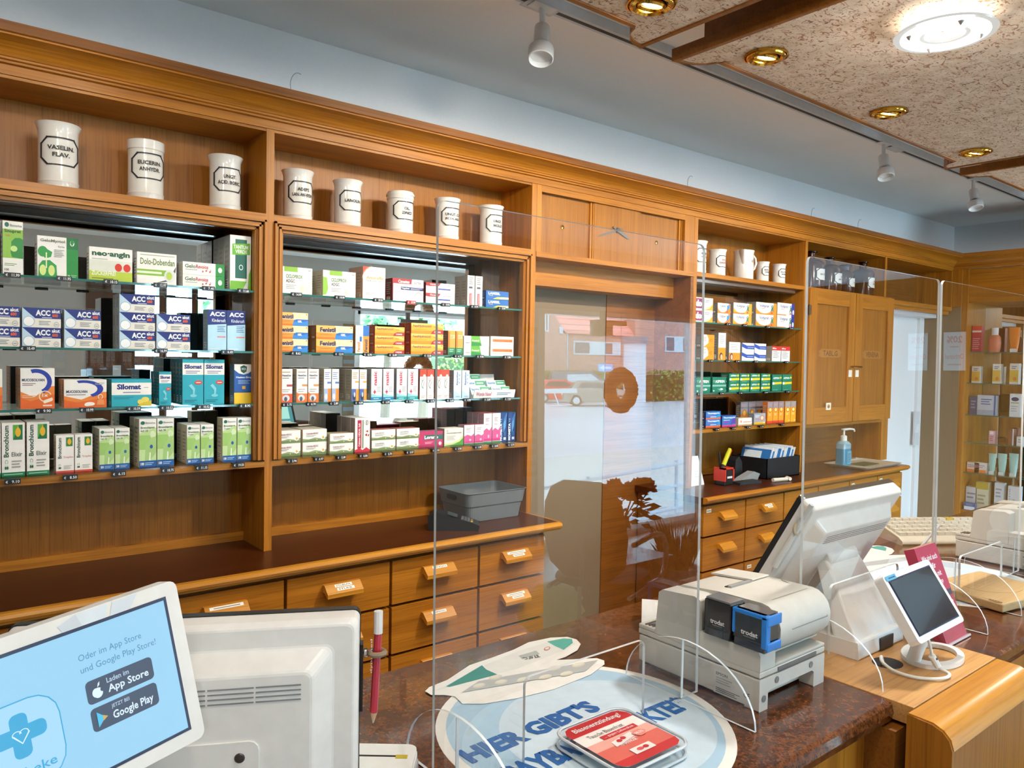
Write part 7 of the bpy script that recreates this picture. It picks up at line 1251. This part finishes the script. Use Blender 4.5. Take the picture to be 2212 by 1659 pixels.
def car(x, y, zt, rz, col, lab, ln=3.9):
    t = thing('parked_car', None, lab, 'car', mat=Matrix.Translation((x, y, -.42)) @ Matrix.Rotation(radians(rz), 4, 'Z')); c = paint(col, .3, coat=.6, metal=.2); g = paint('20303a', .08, coat=.5)
    m = MB(); P = [(-1.95, .35), (-1.98, .75), (-1.85, .92), (-1.55, 1.02), (-1.25, 1.36), (-.9, 1.45), (.2, 1.44), (.95, 1.02), (1.75, .86), (1.96, .65), (1.96, .33), (1.6, .22), (-1.7, .22)]
    m.prism(P, 'y', -.82, .82, c); m.done('body', t, local=True, bevel=.09, seg=3)
    for sy in (-1, 1):
        q = MB(); q.prism([(-1.15, 1.04), (-.95, 1.33), (.1, 1.34), (.72, 1.02)], 'y', sy*.80, sy*.835, g); q.done('side_window', t, local=True)
        for xx in (-1.25, 1.25): q = MB(); q.T = Matrix.Translation((xx, sy*.76, .31)) @ Matrix.Rotation(radians(90), 4, 'X'); q.lathe([(0, -.10), (.20, -.11), (.31, -.10), (.32, 0), (.31, .10), (.20, .11), (0, .10)], paint('17181a', .7), seg=22); q.lathe([(0, -.113), (.18, -.118), (.2, -.111)], paint('b8bcc0', .3, metal=.7), seg=16); q.lathe([(0, .113), (.18, .118), (.2, .111)], paint('b8bcc0', .3, metal=.7), seg=16); q.done('wheel', t, local=True)
        q = MB(); q.box(-1.99, sy*.55, .78, -1.80, sy*.80, 1.0, paint('c8322a', .3)); q.done('tail_light', t, local=True)
    q = MB(); q.T = Matrix.Translation((-1.55, 0, 1.04)); q.add([(-.03, -.62, 0), (-.03, .62, 0), (.24, .56, .30), (.24, -.56, .30)], [(0, 1, 2, 3)], g); q.box(-.47, -.26, -.42, -.43, .26, -.30, paint('e9ecee', .4)); q.done('rear_window', t, local=True)
car(31.3, -31.8, 0, 38, '77716a', 'silver grey hatchback parked on the street, rear lamp lit red')
car(32.7, -36.4, 0, 30, 'cc2e34', 'red hatchback parked before the hedge across the street')
t = thing('parked_van', None, 'dark grey van parked behind the silver hatchback', 'van', mat=Matrix.Translation((37.6, -39.5, -.42)) @ Matrix.Rotation(radians(35), 4, 'Z'))
m = MB(); m.prism([(-2.3, .3), (-2.35, 1.1), (-2.2, 1.95), (.6, 2.0), (1.5, 1.2), (2.2, 1.05), (2.3, .4), (2, .25)], 'y', -.9, .9, paint('4a5864', .4)); m.done('body', t, local=True, bevel=.08)
m = MB(); m.prism([(-1.2, 1.2), (-1.2, 1.75), (.5, 1.8), (1.2, 1.22)], 'y', -.93, .93, paint('a8bcc4', .1)); m.done('window', t, local=True)
m = MB(); m.box(20.5, -26.6, .55, 24.4, -26.2, .75, paint('b5bcc0', .5)); m.box(20.5, -26.4, -.02, 24.2, -26.3, .02, paint('cfd8dc', .4)); 
for x in (21.9, 23.4): m.tube([(x-.25, -26.4, .6), (x, -26.35, 0)], .03, paint('cfd8dc', .4), 6)
m.T = Matrix.Translation((21.0, -26.4, -.08)) @ Matrix.Rotation(radians(90), 4, 'X'); m.lathe([(0, -.1), (.33, -.1), (.34, .1), (0, .1)], paint('2a2c2e', .7), seg=20); m.lathe([(0, .11), (.15, .115), (.2, .1)], paint('c8d0d4', .4), seg=16); m.T = None
m.done('flat_trailer', label='low grey flat trailer with one wheel parked on the street', cat='trailer')
def hedge(x0, x1, y0, y1, z1, n, seed, lab):
    m = MB(); rng = random.Random(seed); m.box(x0+.15, y0+.15, -.42, x1-.15, y1-.15, z1-.15, paint('2f3a1c', .9))
    for q in range(n):
        f = rng.random(); x = rng.uniform(x0, x1); z = rng.uniform(-.4, z1); y = y1 if f < .7 else rng.uniform(y0, y1)
        if f >= .7: z = z1
        p = Vector((x, y+rng.uniform(-.1, .1), z+rng.uniform(-.1, .1))); d = Vector((rng.uniform(-1, 1), rng.uniform(-1, 1), rng.uniform(-1, 1))).normalized()*.13; e = d.orthogonal().normalized()*.09
        m.add([tuple(p-d), tuple(p+e), tuple(p+d), tuple(p-e)], [(0, 1, 2, 3)], paint(['4a6a2a', '5c7a34', '3a5622', '7a7a3a'][q % 4], .8))
    m.done('hedge', label=lab, cat='hedge')
hedge(30, 47.5, -44.4, -43.4, 1.5, 1500, 1, 'clipped green hedge before the brick building, behind the red car')
hedge(38.6, 60, -35.2, -34.0, 1.5, 1500, 4, 'clipped green hedge right of the advertising column')
t = thing('street_sign', (30.1, -30, -.42), 'blue and white one way arrow sign on a post', 'sign'); m = MB(); m.tube([(30.1, -30, -.42), (30.1, -30, 2.0)], .03, paint('b8c0c4', .4), 8); m.done('post', t)
m = MB(); m.box(29.6, -30.0, 1.55, 30.7, -29.96, 1.95, paint('2f86b4', .5)); m.pr((30.7, -29.96, 1.55), (-1, 0, 0), (0, 0, 1), 1.1, .4, [('r', .1, .36, .62, .64, 'f0f4f6'), ('p', [(.62, .12), (.62, .88), (.95, .5)], 'f0f4f6')], eps=.002); m.done('plate', t)
m = MB(); m.tube([(16.9, -20, -.42), (16.9, -20, 4.5)], .05, paint('7f98a8', .5), 8); m.done('lamp_post', label='slim grey blue post at the left of the street view', cat='post')
t = thing('railing', (6.2, -6.5, -.42), 'grey tubular railing outside the shop window', 'railing'); RG = paint('b4bcc2', .35, metal=.5)
m = MB()
for z in (.36, .10, -.16): m.tube([(4.2, -6.5, z-.06), (9.0, -6.5, z+.16)], .022, RG, 10)
m.done('rail', t)
for x in (4.3, 5.75, 7.22, 8.7): q = MB(); q.tube([(x, -6.5, -.42), (x, -6.5, .34+.046*(x-4.2))], .022, RG, 10); q.done('post', t)
def tree(x, y, h, r, seed, lab):
    t = thing('street_tree', (x, y, -.42), lab, 'tree', 'trees on the street'); rng = random.Random(seed)
    m = MB(); m.tube([(x, y, -.42), (x+.1, y, h*.4), (x+.1, y+.1, h*.75)], [.16, .12, .05], paint('4a3a2a', .9), 8); m.done('trunk', t)
    m = MB()
    for q in range(900):
        d = Vector((rng.gauss(0, 1), rng.gauss(0, 1), rng.gauss(0, 1))).normalized()*r*rng.uniform(.45, 1.05); p = Vector((x, y, h*.66))+Vector((d.x, d.y, d.z*1.1)); a = Vector((rng.uniform(-1, 1), rng.uniform(-1, 1), rng.uniform(-1, 1))).normalized()*.16; b = a.orthogonal().normalized()*.10
        m.add([tuple(p-a), tuple(p+b), tuple(p+a), tuple(p-b)], [(0, 1, 2, 3)], paint(['6f9a6a', '86ad78', '5a8458', '9ab88a'][q % 4], .8))
    m.done('crown', t)
for k, (x, y, h, r) in enumerate(((9.3, -17, 4.2, 1.15), (11.9, -18.5, 4.6, 1.25), (11.2, -15.2, 3.8, .9), (6.8, -17, 4.2, 1.15))): tree(x, y, h, r, k+20, ['first', 'second', 'third', 'fourth'][k]+' leafy street tree along the kerb, counted towards the railing' if 0 else ['leafy street tree nearest the entrance side of the street', 'tallest leafy street tree across from the shop window', 'leafy street tree beside the far end of the railing', 'leafy street tree opposite the entrance door'][k])
bpy.data.scenes.remove(_tmp)
